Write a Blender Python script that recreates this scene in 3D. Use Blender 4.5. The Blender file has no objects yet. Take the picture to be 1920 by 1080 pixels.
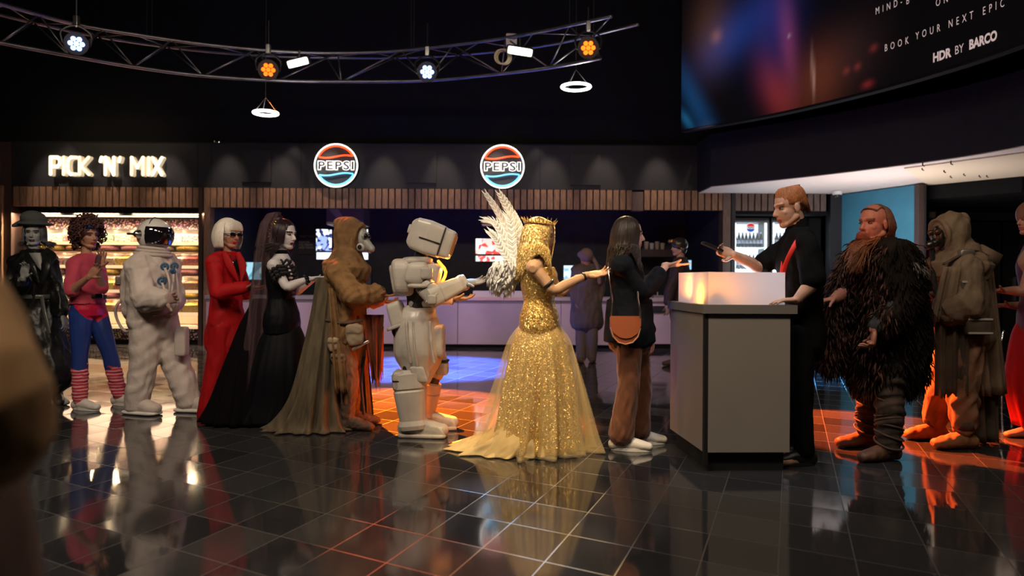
import bpy, math, random
import numpy as np
from mathutils import Vector
random.seed(7)
RNG = np.random.default_rng(11)
S = bpy.context.scene
COL = S.collection
F_PX, CAM_H, HZ, ROLL = 1350.0, 1.2, 524.0, 0.006

# ---------------------------------------------------------------- camera, world, exposure
cam_d = bpy.data.cameras.new('camera')
cam_d.sensor_width = 36; cam_d.lens = F_PX / 1920 * 36
cam_d.shift_y = -(540 - HZ) / 1920
cam_d.clip_start = 0.05; cam_d.clip_end = 100
cam_d.dof.use_dof = True; cam_d.dof.focus_distance = 5.4; cam_d.dof.aperture_fstop = 1.5
cam = bpy.data.objects.new('camera', cam_d); COL.objects.link(cam)
cam.location = (0, 0, CAM_H); cam.rotation_euler = (math.pi / 2, -ROLL, 0)
S.camera = cam
S.view_settings.view_transform = 'Standard'; S.view_settings.look = 'None'
S.view_settings.gamma = 1; S.view_settings.use_curve_mapping = False
S.view_settings.exposure = 0.0
W = bpy.data.worlds.new('world'); S.world = W; W.use_nodes = True
W.node_tree.nodes['Background'].inputs[0].default_value = (0.5, 0.6, 0.8, 1)
W.node_tree.nodes['Background'].inputs[1].default_value = 0.006
S.cycles.max_bounces = 6; S.cycles.diffuse_bounces = 2; S.cycles.glossy_bounces = 3
S.cycles.transmission_bounces = 4; S.cycles.transparent_max_bounces = 12
S.cycles.caustics_reflective = False; S.cycles.caustics_refractive = False
S.cycles.sample_clamp_indirect = 4.0

def P(px, py, d):
    """a point of the place: photo direction and distance in metres"""
    dx, dy = px - 960, py - HZ
    dx, dy = dx + dy * ROLL, dy - dx * ROLL
    return np.array((dx / F_PX * d, d, CAM_H - dy / F_PX * d))
def floor_at(px, py):
    dx, dy = px - 960, py - HZ
    dy2 = dy - dx * ROLL
    d = CAM_H * F_PX / dy2
    return P(px, py, d)

def spot(name, loc, target, color, watts, deg=40, blend=0.4, r=0.06):
    l = bpy.data.lights.new(name, 'SPOT'); l.color = color; l.energy = watts
    l.spot_size = math.radians(deg); l.spot_blend = blend; l.shadow_soft_size = r
    o = bpy.data.objects.new(name, l); COL.objects.link(o); o.location = loc
    o.rotation_euler = (Vector(target) - Vector(loc)).to_track_quat('-Z', 'Y').to_euler()
    return o
def area(name, loc, target, color, watts, sx=1, sy=1):
    l = bpy.data.lights.new(name, 'AREA'); l.color = color; l.energy = watts
    l.shape = 'RECTANGLE'; l.size = sx; l.size_y = sy
    o = bpy.data.objects.new(name, l); COL.objects.link(o); o.location = loc
    o.rotation_euler = (Vector(target) - Vector(loc)).to_track_quat('-Z', 'Y').to_euler()
    return o
def point(name, loc, color, watts, r=0.05):
    l = bpy.data.lights.new(name, 'POINT'); l.color = color; l.energy = watts; l.shadow_soft_size = r
    o = bpy.data.objects.new(name, l); COL.objects.link(o); o.location = loc; return o

ORANGE, BLUE, WARM, COOL = (1, .22, .02), (.04, .12, 1), (1, .82, .62), (.75, .85, 1)
# unseen fill lights added above the view to brighten the queue
for i, (x, y, w) in enumerate(((-3.6, 2.6, 72), (-1.2, 2.2, 72), (1.2, 2.2, 48), (3.6, 2.6, 16))):
    area('unseen_queue_fill', (x, y, 4.3), (x * .95, 6.0, 0.9), WARM, w, 1.2, .5)
spot('added_passerby_spot', (-1.5, -.6, 4.0), (-.62, .85, 1.0), (1, .75, .5), 230, 22, .6, .1)  # unseen spot added to light the near passer-by
# stage lamps on the truss, followed by added tints and spots
spot('stage_beam_orange', P(503, 131, 9.2), floor_at(765, 765), (1, .17, .008), 52000, 27, .15)
spot('stage_beam_blue', P(800, 135, 9.3), floor_at(800, 690), (.08, .17, 1), 52000, 44, .35)
spot('stage_beam_orange', P(1103, 92, 8.3), floor_at(1640, 810), (1, .13, .02), 30000, 22, .3)
spot('stage_beam_blue', P(143, 85, 7.9), P(385, 470, 12.6), (.05, .1, 1), 500, 34, .6)
spot('added_floor_tint_violet', P(143, 85, 7.9), floor_at(170, 990), (.32, .18, 1), 3800, 20, .9)  # extra beam added only to tint the near floor violet
spot('added_floor_tint_cyan', P(801, 135, 9.3), floor_at(925, 985), (.25, .6, 1), 1800, 9, .9)  # added for a cyan tint on the tiles, no cyan lamp exists
spot('added_floor_tint_red', P(503, 131, 9.2), floor_at(820, 1040), (1, .12, .02), 2600, 8, .9)  # extra beam added to redden a patch of near floor
spot('added_gown_key', (-.2, 3.4, 4.2), P(1010, 640, 5.1), (1, .74, .36), 520, 26, .5, .12)  # added spot without a fixture, stands in for the gown's glow
spot('added_gown_rim', (1.1, 8.2, 4.0), P(1000, 600, 5.1), (1, .66, .3), 900, 24, .5, .1)  # added rim spot for the same glow, no real lamp
spot('added_kiosk_spot', (1.4, 4.4, 4.3), P(1390, 560, 4.8), (.85, .9, 1), 130, 34, .6, .1)  # unseen overhead spot added to brighten the kiosk top

# ---------------------------------------------------------------- materials
def mat(name, col, rough=.6, metal=0., var=0., vscale=6., bump=0., bscale=60., emit=None, es=0., alpha=1., coat=0.,
        trans=0., ior=1.45, sheen=0., col2=None, spec=.5, stretch=None):
    m = bpy.data.materials.new(name); m.use_nodes = True
    n, l = m.node_tree.nodes, m.node_tree.links
    b = n['Principled BSDF']
    b.inputs['Base Color'].default_value = (*col, 1); b.inputs['Roughness'].default_value = rough
    b.inputs['Metallic'].default_value = metal; b.inputs['Alpha'].default_value = alpha
    b.inputs['Coat Weight'].default_value = coat; b.inputs['IOR'].default_value = ior
    b.inputs['Transmission Weight'].default_value = trans; b.inputs['Sheen Weight'].default_value = sheen
    b.inputs['Specular IOR Level'].default_value = spec
    if emit: b.inputs['Emission Color'].default_value = (*emit, 1); b.inputs['Emission Strength'].default_value = es
    tc = n.new('ShaderNodeTexCoord'); mp = n.new('ShaderNodeMapping'); l.new(tc.outputs['Object'], mp.inputs[0])
    if stretch: mp.inputs['Scale'].default_value = stretch
    if var or col2:
        t = n.new('ShaderNodeTexNoise'); t.inputs['Scale'].default_value = vscale; t.inputs['Detail'].default_value = 5
        l.new(mp.outputs[0], t.inputs[0])
        r = n.new('ShaderNodeValToRGB'); l.new(t.outputs[0], r.inputs[0]); l.new(r.outputs[0], b.inputs['Base Color'])
        c2 = col2 or tuple(min(1, c * (1 + var)) for c in col)
        c1 = col if col2 else tuple(c * (1 - var) for c in col)
        r.color_ramp.elements[0].color = (*c1, 1); r.color_ramp.elements[1].color = (*c2, 1)
        r.color_ramp.elements[0].position = .35; r.color_ramp.elements[1].position = .65
    if bump:
        t2 = n.new('ShaderNodeTexNoise'); t2.inputs['Scale'].default_value = bscale; t2.inputs['Detail'].default_value = 4
        l.new(mp.outputs[0], t2.inputs[0])
        bm = n.new('ShaderNodeBump'); bm.inputs['Strength'].default_value = bump; bm.inputs['Distance'].default_value = .01
        l.new(t2.outputs[0], bm.inputs['Height']); l.new(bm.outputs[0], b.inputs['Normal'])
    return m
def glow(name, col, s):
    m = bpy.data.materials.new(name); m.use_nodes = True
    n = m.node_tree.nodes; b = n['Principled BSDF']
    b.inputs['Base Color'].default_value = (*col, 1)
    b.inputs['Emission Color'].default_value = (*col, 1); b.inputs['Emission Strength'].default_value = s
    return m

# ---------------------------------------------------------------- shape building
def nz(v):
    v = np.asarray(v, float); k = np.linalg.norm(v); return v / k if k > 1e-9 else v
def cr(pts, rad, k=4):
    """smooth curve through points, radii carried along"""
    pts = [np.asarray(p, float) for p in pts]; rad = [np.atleast_1d(np.asarray(r, float)) for r in rad]
    m = max(len(r) for r in rad); rad = [np.resize(r, m) for r in rad]
    A = [np.concatenate((p, r)) for p, r in zip(pts, rad)]
    A = [2 * A[0] - A[1]] + A + [2 * A[-1] - A[-2]]
    out = []
    for i in range(1, len(A) - 2):
        for j in range(k):
            t = j / k; a, b, c, d = A[i - 1], A[i], A[i + 1], A[i + 2]
            out.append(.5 * (2 * b + (c - a) * t + (2 * a - 5 * b + 4 * c - d) * t * t + (3 * b - a - 3 * c + d) * t ** 3))
    out.append(A[-2])
    return [o[:3] for o in out], [np.maximum(o[3:], 1e-4) for o in out]
class B:
    def __init__(s): s.v = []; s.f = []; s.n = 0; s.mi = []
    def add(s, V, F, mi=0):
        V = np.asarray(V, float); s.v.append(V); s.f += [tuple(i + s.n for i in f) for f in F]
        s.mi += [mi] * len(F); s.n += len(V); return s
    def rings(s, R, caps=True, mi=0):
        n = len(R[0]); V = np.concatenate(R); F = []
        for i in range(len(R) - 1):
            for j in range(n):
                k = (j + 1) % n; F.append((i * n + j, i * n + k, (i + 1) * n + k, (i + 1) * n + j))
        if caps: F.append(tuple(range(n - 1, -1, -1))); F.append(tuple((len(R) - 1) * n + j for j in range(n)))
        return s.add(V, F, mi)
    def ell(s, c, a, b, cc, nu=16, nv=10, e=1., mi=0):
        c, a, b, cc = (np.asarray(x, float) for x in (c, a, b, cc)); R = []
        pw = lambda x: np.sign(x) * np.abs(x) ** e
        u = np.arange(nu) / nu * 2 * math.pi
        for i in range(nv + 1):
            w = -math.pi / 2 + math.pi * (i + .02) / (nv + .04)
            cw, sw = pw(math.cos(w)), pw(math.sin(w))
            R.append(c + np.outer(pw(np.cos(u)) * cw, a) + np.outer(pw(np.sin(u)) * cw, b) + sw * cc)
        return s.rings(R, mi=mi)
    def sph(s, c, r, **k): return s.ell(c, (r, 0, 0), (0, r, 0), (0, 0, r), **k)
    def tube(s, pts, rad, lat=None, n=12, dome=True, smooth=0, mi=0, e=1.):
        if np.isscalar(rad): rad = [rad] * len(pts)
        if smooth: pts, rad = cr(pts, rad, smooth)
        pts = [np.asarray(p, float) for p in pts]; rad = [np.resize(np.atleast_1d(np.asarray(r, float)), 2) for r in rad]
        u = np.arange(n) / n * 2 * math.pi; R = []
        T = [nz(pts[min(i + 1, len(pts) - 1)] - pts[max(i - 1, 0)]) for i in range(len(pts))]
        ref = nz(lat) if lat is not None else (np.array((0, 1., 0)) if abs(T[0][1]) < .8 else np.array((1., 0, 0)))
        fr = []
        for t in T:
            a = ref - t * ref.dot(t); a = nz(a); b = np.cross(t, a); fr.append((a, b))
            if lat is None: ref = a
        pw = lambda x: np.sign(x) * np.abs(x) ** e
        ring = lambda c, a, b, ra, rb: c + np.outer(pw(np.cos(u)) * ra, a) + np.outer(pw(np.sin(u)) * rb, b)
        if dome:
            for q in (.1, .5, .85):
                k = math.sqrt(1 - (1 - q) ** 2) if q < 1 else 1
                R.append(ring(pts[0] - T[0] * min(rad[0]) * (1 - q), *fr[0], rad[0][0] * k, rad[0][1] * k))
        for p, r, f in zip(pts, rad, fr): R.append(ring(p, *f, r[0], r[1]))
        if dome:
            for q in (.85, .5, .1):
                k = math.sqrt(1 - (1 - q) ** 2)
                R.append(ring(pts[-1] + T[-1] * min(rad[-1]) * (1 - q), *fr[-1], rad[-1][0] * k, rad[-1][1] * k))
        return s.rings(R, mi=mi)
    def box(s, c, a, b, cc, mi=0):
        """a box with small chamfered edges: c centre, three half-axis vectors"""
        return s.ell(c, a, b, cc, nu=16, nv=8, e=.22, mi=mi)
    def bx(s, x0, x1, y0, y1, z0, z1, mi=0):
        V = [(x, y, z) for x in (x0, x1) for y in (y0, y1) for z in (z0, z1)]
        return s.add(V, [(0, 1, 3, 2), (4, 6, 7, 5), (0, 4, 5, 1), (2, 3, 7, 6), (0, 2, 6, 4), (1, 5, 7, 3)], mi)
    def prism(s, poly, ex, mi=0):
        """extrude a closed 3-D outline by vector ex"""
        A = np.asarray(poly, float); n = len(A); V = np.concatenate((A, A + np.asarray(ex, float)))
        F = [tuple(range(n)), tuple(range(2 * n - 1, n - 1, -1))] + [(i, i + n, (i + 1) % n + n, (i + 1) % n) for i in range(n)]
        return s.add(V, F, mi)
    def arr(s): return np.concatenate(s.v) if s.v else np.zeros((0, 3))
def mesh_from(V, Fc, origin=(0, 0, 0), smooth=True, mi=None):
    me = bpy.data.meshes.new('m'); V = np.asarray(V, float) - np.asarray(origin, float)
    me.from_pydata([tuple(v) for v in V], [], Fc); 
    if smooth: me.polygons.foreach_set('use_smooth', [True] * len(me.polygons))
    if mi is not None: me.polygons.foreach_set('material_index', list(mi))
    me.update(); return me
def origin_of(o):
    v = np.zeros(3)
    while o is not None: v = v + np.array(o.location); o = o.parent
    return v
def link(name, me, mats, parent=None, at=(0, 0, 0)):
    o = bpy.data.objects.new(name, me); COL.objects.link(o)
    me.name = name
    for m in (mats if isinstance(mats, (list, tuple)) else [mats]): me.materials.append(m)
    if parent: o.parent = parent; o.location = np.asarray(at, float) - origin_of(parent)
    else: o.location = at
    return o
def obj(name, b, mats, parent=None, at=None, smooth=False):
    V = b.arr()
    if at is None: at = origin_of(parent) if parent else ((V.min(0) + V.max(0)) / 2 * (1, 1, 0) + (0, 0, V[:, 2].min()))
    return link(name, mesh_from(V, b.f, at, smooth, b.mi), mats, parent, at)
def tag(o, label, cat, group=None, kind=None):
    o['label'] = label; o['category'] = cat
    if group: o['group'] = group
    if kind: o['kind'] = kind
    return o
def struct(name, b, mats, smooth=False):
    o = obj(name, b, mats, None, None, smooth); o['kind'] = 'structure'; return o
def empty(name, loc, label, cat, group=None):
    o = bpy.data.objects.new(name, None); COL.objects.link(o); o.location = loc; o.empty_display_size = .1
    return tag(o, label, cat, group)
def remesh(b, vox, sm=2, fold=None, fn=None):
    """one continuous surface out of overlapping closed shapes -> (V, F)"""
    me = bpy.data.meshes.new('t'); me.from_pydata([tuple(v) for v in b.arr()], [], b.f); me.update()
    o = bpy.data.objects.new('t', me); COL.objects.link(o)
    m = o.modifiers.new('r', 'REMESH'); m.mode = 'VOXEL'; m.voxel_size = vox; m.adaptivity = 0
    if sm: k = o.modifiers.new('s', 'SMOOTH'); k.factor = .5; k.iterations = sm
    dg = bpy.context.evaluated_depsgraph_get(); r = bpy.data.meshes.new_from_object(o.evaluated_get(dg))
    n = len(r.vertices); V = np.zeros(n * 3); r.vertices.foreach_get('co', V); V = V.reshape(-1, 3)
    N = np.zeros(n * 3); r.vertices.foreach_get('normal', N); N = N.reshape(-1, 3)
    if fold is not None: V = V + N * fold(V)[:, None]
    if fn: V = fn(V, N)
    r.vertices.foreach_set('co', V.ravel()); r.polygons.foreach_set('use_smooth', [True] * len(r.polygons)); r.update()
    bpy.data.objects.remove(o); bpy.data.meshes.remove(me)
    return r
def folds(amp, kh=40, kv=10, n=7, seed=0, z0=None, z1=None):
    """cloth folds: kh = waves per metre around, kv = along the height"""
    g = np.random.default_rng(seed); kh *= 2.3; kv *= 1.5; amp *= 1.25
    K = np.stack((g.normal(0, kh, n), g.normal(0, kh, n), g.normal(0, kv, n)), 1); ph = g.uniform(0, 6.28, n)
    def f(V):
        W_ = V + .035 * np.sin(V[:, [1, 2, 0]] * 9 + ph[:3]) + .012 * np.sin(V[:, [2, 0, 1]] * 31 + ph[3:6])
        a = np.sin(W_ @ K.T + ph); s = (.55 * a + .9 * (.6 - np.abs(np.sin(W_ @ K.T * .5 + ph[::-1])) ** .7)).sum(1) / math.sqrt(n)
        s = np.tanh(s * .9) * amp
        if z0 is not None: s = s * np.clip((V[:, 2] - z0) / (z1 - z0), 0.15, 1)
        return s
    return f
def centers(me):
    n = len(me.polygons); C = np.zeros(n * 3); me.polygons.foreach_get('center', C); return C.reshape(-1, 3)
def rlink(name, me, mats, parent, sel=None):
    """link a world-space remeshed surface under its thing"""
    o0 = origin_of(parent); n = len(me.vertices); V = np.zeros(n * 3); me.vertices.foreach_get('co', V)
    if sel is not None:
        C = centers(me); me.polygons.foreach_set('material_index', np.asarray(sel(C), int))
    V = V.reshape(-1, 3) - o0; me.vertices.foreach_set('co', V.ravel()); me.update()
    return link(name, me, mats, parent, o0)
def tufts(me_or_pts, n, length, width, dirf, seed=0, b=None, mi=0, region=None, droop=.3, nrm=None):
    """thin curved tapering locks rooted on a surface (world space)"""
    g = np.random.default_rng(seed); b = b or B()
    if isinstance(me_or_pts, tuple): Pt, N = me_or_pts
    else:
        me = me_or_pts; k = len(me.vertices); Pt = np.zeros(k * 3); me.vertices.foreach_get('co', Pt); Pt = Pt.reshape(-1, 3)
        N = np.zeros(k * 3); me.vertices.foreach_get('normal', N); N = N.reshape(-1, 3)
    ok = np.arange(len(Pt)) if region is None else np.where(region(Pt))[0]
    if len(ok) == 0: return b
    idx = g.choice(ok, n)
    V = []; Fc = []; c = 0
    for i in idx:
        p = Pt[i] + g.normal(0, .003, 3); nn = nz(N[i]); d = nz(dirf(p, nn) + g.normal(0, .22, 3))
        L = length * g.uniform(.6, 1.3); w = width * g.uniform(.7, 1.3)
        a = nz(np.cross(d, nn + 1e-3)); m1 = p + d * L * .5 + nn * L * .12; t = p + d * L + np.array((0, 0, -droop * L * .4))
        bb = nz(np.cross(a, d))
        V += [p + a * w, p - a * w * .6 + bb * w * .7, p - bb * w * .7 - a * w * .3, m1 + a * w * .75, m1 - a * w * .5 + bb * w * .5, m1 - bb * w * .5, t]
        Fc += [(c, c + 1, c + 4, c + 3), (c + 1, c + 2, c + 5, c + 4), (c + 2, c, c + 3, c + 5), (c + 3, c + 4, c + 6), (c + 4, c + 5, c + 6), (c + 5, c + 3, c + 6)]
        c += 7
    return b.add(V, Fc, mi)
def strands(paths, r=.003, b=None, n=4, mi=0, taper=.3):
    b = b or B()
    for p in paths:
        k = len(p); rr = [r * (1 - (1 - taper) * i / (k - 1)) for i in range(k)]
        b.tube(p, rr, n=n, dome=False, mi=mi)
    return b
def text_mesh(s, size=1., ext=0., bevel=0., offset=0., res=3, fill='BOTH', align='LEFT', space=1.):
    c = bpy.data.curves.new('t', 'FONT'); c.body = s; c.size = size; c.extrude = ext; c.bevel_depth = bevel; c.offset = offset
    c.resolution_u = res; c.align_x = align; c.space_character = space
    if fill == 'NONE': c.fill_mode = 'NONE'
    c.bevel_resolution = 2
    o = bpy.data.objects.new('t', c); COL.objects.link(o)
    dg = bpy.context.evaluated_depsgraph_get(); me = bpy.data.meshes.new_from_object(o.evaluated_get(dg))
    V = np.array([v.co[:] for v in me.vertices]); Fc = [tuple(p.vertices) for p in me.polygons]
    bpy.data.objects.remove(o); bpy.data.meshes.remove(me); bpy.data.curves.remove(c)
    return V, Fc
# ================================================================= THE PLACE
D = 12.8
sx = lambda px: (px - 960) / F_PX * D                      # photo column -> metres along the back front
sz = lambda py, px=200: CAM_H - (py - (px - 960) * ROLL - HZ) / F_PX * D
sc = lambda py: sz(py, 850)
m_black = mat('black_wall_paint', (.0035, .004, .005), .8, var=.15, spec=.2)
m_fascia = mat('charcoal_fascia_panel', (.019, .020, .024), .5, var=.08, vscale=2, spec=.3)
m_seam = mat('panel_seam', (.006, .006, .007), .8)
m_metal = mat('brushed_steel', (.5, .5, .52), .3, 1)
m_darkmetal = mat('dark_metal', (.04, .04, .045), .4, .7)
m_chrome = mat('chrome', (.8, .8, .82), .15, 1)

def wood(name, c1, c2, sc=(30, 30, 2)):
    m = mat(name, c1, .5, col2=c2, vscale=3, stretch=sc, bump=.2, bscale=8); return m
m_wood = wood('walnut_slat', (.13, .070, .042), (.28, .16, .10))
m_wood2 = wood('grey_walnut_slat', (.075, .05, .04), (.15, .10, .085))
m_post = mat('dark_brown_post', (.05, .03, .026), .5, var=.2, vscale=3, stretch=(20, 20, 1))

# ---- floor: polished charcoal tiles laid diagonally
def floor_mat():
    m = bpy.data.materials.new('polished_charcoal_tiles'); m.use_nodes = True
    n, l = m.node_tree.nodes, m.node_tree.links; b = n['Principled BSDF']
    tc = n.new('ShaderNodeTexCoord'); mp = n.new('ShaderNodeMapping'); l.new(tc.outputs['Object'], mp.inputs[0])
    mp.inputs['Rotation'].default_value = (0, 0, math.radians(25))
    mp.inputs['Scale'].default_value = (1 / .30, 1 / .36, 1)
    fl = n.new('ShaderNodeVectorMath'); fl.operation = 'FLOOR'; l.new(mp.outputs[0], fl.inputs[0])
    fr = n.new('ShaderNodeVectorMath'); fr.operation = 'FRACTION'; l.new(mp.outputs[0], fr.inputs[0])
    wn = n.new('ShaderNodeTexWhiteNoise'); l.new(fl.outputs[0], wn.inputs['Vector'])
    sp = n.new('ShaderNodeSeparateXYZ'); l.new(fr.outputs[0], sp.inputs[0])
    def mt(op, a, bb):
        q = n.new('ShaderNodeMath'); q.operation = op
        for i, v in enumerate((a, bb)):
            if isinstance(v, (int, float)): q.inputs[i].default_value = v
            else: l.new(v, q.inputs[i])
        return q.outputs[0]
    mx = mt('MINIMUM', mt('MINIMUM', sp.outputs[0], mt('SUBTRACT', 1, sp.outputs[0])), mt('MINIMUM', sp.outputs[1], mt('SUBTRACT', 1, sp.outputs[1])))
    grout = mt('LESS_THAN', mx, .008)
    big = n.new('ShaderNodeTexNoise'); big.inputs['Scale'].default_value = 1.3; big.inputs['Detail'].default_value = 6; l.new(tc.outputs['Object'], big.inputs[0])
    # tile colour
    r = n.new('ShaderNodeValToRGB'); l.new(wn.outputs['Value'], r.inputs[0])
    r.color_ramp.elements[0].color = (.022, .022, .025, 1); r.color_ramp.elements[1].color = (.046, .045, .048, 1)
    mix = n.new('ShaderNodeMix'); mix.data_type = 'RGBA'; l.new(grout, mix.inputs[0]); l.new(r.outputs[0], mix.inputs[6]); mix.inputs[7].default_value = (.058, .056, .055, 1)
    l.new(mix.outputs[2], b.inputs['Base Color'])
    # every tile lies a hair out of level, so neighbouring tiles mirror different things
    sub = n.new('ShaderNodeVectorMath'); sub.operation = 'SUBTRACT'; l.new(wn.outputs['Color'], sub.inputs[0]); sub.inputs[1].default_value = (.5, .5, .5)
    scl = n.new('ShaderNodeVectorMath'); scl.operation = 'MULTIPLY'; l.new(sub.outputs[0], scl.inputs[0]); scl.inputs[1].default_value = (.016, .016, 0)
    geo = n.new('ShaderNodeNewGeometry')
    w2 = n.new('ShaderNodeTexNoise'); w2.inputs['Scale'].default_value = 5; l.new(tc.outputs['Object'], w2.inputs[0])
    s2 = n.new('ShaderNodeVectorMath'); s2.operation = 'SUBTRACT'; l.new(w2.outputs['Color'], s2.inputs[0]); s2.inputs[1].default_value = (.5, .5, .5)
    s3 = n.new('ShaderNodeVectorMath'); s3.operation = 'MULTIPLY'; l.new(s2.outputs[0], s3.inputs[0]); s3.inputs[1].default_value = (.012, .012, 0)
    ad = n.new('ShaderNodeVectorMath'); ad.operation = 'ADD'; l.new(scl.outputs[0], ad.inputs[0]); l.new(s3.outputs[0], ad.inputs[1])
    ad2 = n.new('ShaderNodeVectorMath'); ad2.operation = 'ADD'; l.new(ad.outputs[0], ad2.inputs[0]); l.new(geo.outputs['Normal'], ad2.inputs[1])
    nm = n.new('ShaderNodeVectorMath'); nm.operation = 'NORMALIZE'; l.new(ad2.outputs[0], nm.inputs[0]); l.new(nm.outputs[0], b.inputs['Normal'])
    rr = mt('ADD', mt('MULTIPLY', wn.outputs['Value'], .05), mt('MULTIPLY', big.outputs[0], .12))
    rr = mt('ADD', rr, mt('MULTIPLY', grout, .4)); l.new(rr, b.inputs['Roughness'])
    b.inputs['IOR'].default_value = 2.0
    return m
b = B(); b.bx(-14, 14, -3, 22, -.1, 0); struct('floor', b, floor_mat())

# ---- big dark shell
b = B(); b.bx(-14, 14, -3, 22, 7.2, 7.3); struct('ceiling', b, m_black)
b = B(); b.bx(-14, sx(1372), D + .02, D + .3, sz(268), 7.2); struct('wall_back', b, m_black)
b = B(); b.bx(-14, -13.8, -3, 22, 0, 7.2); struct('wall_left', b, m_black)
b = B(); b.bx(13.8, 14, -3, 22, 0, 7.2); struct('wall_right', b, m_black)
b = B(); b.bx(-14, 14, 21.8, 22, 0, 7.2); struct('wall_far', b, m_black)
b = B(); b.bx(-14, 14, -3.2, -3, 0, 7.2); struct('wall_front', b, m_black)
b = B(); b.bx(-14, sx(24), D - .05, D + .3, 0, sz(268)); struct('wall_corner', b, m_post)
m_navy = mat('dark_kitchen_wall', (.022, .024, .05), .6, var=.2)
b = B(); b.bx(sx(376), sx(1372), D + 2.6, D + 2.8, 0, 4); struct('wall_kitchen', b, m_navy)
b = B(); b.bx(sx(376), sx(398), D + .1, D + 2.6, 0, 4); struct('wall_divider', b, m_navy)
b = B(); b.bx(sx(1350), sx(1372), D + .1, D + 2.6, 0, 4); struct('wall_divider', b, m_navy)
b = B(); b.bx(sx(24), sx(1372), D + .12, D + 2.8, sz(350), sz(348) + .04); struct('ceiling_kitchen', b, m_black)

# ---- charcoal fascia with seams and access panels
b = B(); b.bx(sx(26), sx(1372), D - .06, D + .12, sz(351), sz(269))
for px in (26, 372, 398, 565, 1011): b.bx(sx(px) - .006, sx(px) + .006, D - .064, D - .05, sz(351), sz(269), 1)
b.bx(sx(26), sx(1372), D - .075, D + .12, sz(269), sz(269) + .02, 1)
struct('trim_1', b, [m_fascia, m_seam])
for k, (x0, x1, y0, y1, nm) in enumerate(((455, 510, 280, 341, 'dark square access panel in the fascia left of the first neon sign'),
                                      (762, 818, 282, 341, 'dark square access panel in the fascia between the two neon signs'),
                                      (1067, 1124, 284, 343, 'dark square access panel in the fascia right of the second neon sign'))):
    b = B(); b.bx(sx(x0), sx(x1), D - .10, D - .062, sz(y1), sz(y0)); tag(obj('access_panel', b, m_fascia), nm, 'access panel', 'fascia access panels')

# ---- vertical slats
def slats(x0, x1, pitch, name, m, y0=352, y1=388):
    b = B(); n = int(round((x1 - x0) / pitch))
    b.bx(sx(x0), sx(x1), D + .0, D + .05, sz(y1), sz(y0), 1)
    for i in range(n):
        a = sx(x0 + i * pitch) ; e = sx(x0 + (i + .80) * pitch)
        b.bx(a, e, D - .08, D + .01, sz(y1 + .3), sz(y0 - .3))
    struct(name, b, [m, m_seam])
slats(30, 376, 12.4, 'trim_2', m_wood)
slats(398, 1182, 12.3, 'trim_3', m_wood)
slats(1206, 1352, 12.6, 'trim_4', m_wood)
slats(1376, 1552, 12.2, 'trim_5', m_wood2)
for i, (x0, x1, top, m) in enumerate(((0, 10, 350, m_wood), (376, 383, 352, m_post), (386, 397, 352, m_wood), (1183, 1203, 355, m_wood2), (1352, 1366, 355, m_wood2), (1368, 1375, 355, m_darkmetal), (1552, 1562, 355, m_darkmetal))):
    low = 0 if i != 3 else sz(390)
    b = B(); b.bx(sx(x0), sx(x1), D - .1, D + .1, low, sz(top)); struct('trim_%d' % (6 + i), b, m)

# ---- PICK 'N' MIX
m_cream = glow('cream_sign_face', (1, .86, .62), 1.15); m_creamside = mat('cream_sign_return', (.75, .62, .42), .4, emit=(1, .8, .5), es=.5)
sign = empty('pick_and_mix_sign', (sx(204), D - .2, sz(331)), "cream glowing letters reading PICK 'N' MIX on the fascia above the sweets", 'sign')
def stroke_letters(word, x0, h, t, parent, y):
    G = {'P': (.72, [[(0, 0), (0, 1), (.5, 1), (.68, .86), (.68, .6), (.5, .45), (0, .45)]]), 'I': (.2, [[(.08, 0), (.08, 1)]]),
         'C': (.72, [[(.66, 1), (.25, 1), (.05, .85), (0, .5), (.05, .15), (.25, 0), (.66, 0)]]),
         'K': (.75, [[(0, 0), (0, 1)], [(.66, 1), (.1, .48), (.7, 0)]]), 'N': (.78, [[(0, 0), (0, 1), (.62, 0), (.62, 1)]]),
         'M': (1.0, [[(0, 0), (0, 1), (.42, .42), (.84, 1), (.84, 0)]]), 'X': (.8, [[(0, 1), (.7, 0)], [(.7, 1), (0, 0)]]),
         "'": (.26, [[(.14, 1), (.06, .78)]]), ' ': (.4, [])}
    x = x0
    for ch in word:
        w, st = G[ch]; bf = B()
        for line in st:
            for q in range(len(line) - 1):
                p0 = np.array((x + line[q][0] * h * .80, 0, line[q][1] * h)); p1 = np.array((x + line[q + 1][0] * h * .80, 0, line[q + 1][1] * h))
                d = nz(p1 - p0); s_ = np.array((d[2], 0, -d[0])); hw = t / 2; poly = []
                for a in np.linspace(-90, 90, 7): poly.append(p1 + d * hw * math.cos(math.radians(a)) - s_ * hw * math.sin(math.radians(-a)))
                for a in np.linspace(90, 270, 7): poly.append(p0 + d * hw * math.cos(math.radians(a)) + s_ * hw * math.sin(math.radians(a)))
                poly = [pp + (0, y, z0) for pp in poly]; bf.prism(poly, (0, .10, 0))
                n = len(poly); bf.mi[-(n + 2) + 2:] = [1] * n
        if st: obj('letter', bf, [m_cream, m_creamside], parent)
        x += (w * .80 + .135) * h
    return x
z0 = sz(330)
end = stroke_letters("PICK 'N' MIX", sx(107), .295, .060, sign, D - .2)
area('sign_wash', (sx(204), D - .9, sz(268) + .3), (sx(204), D, sz(300)), (1, .75, .45), 5, 2.0, .1)

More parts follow.
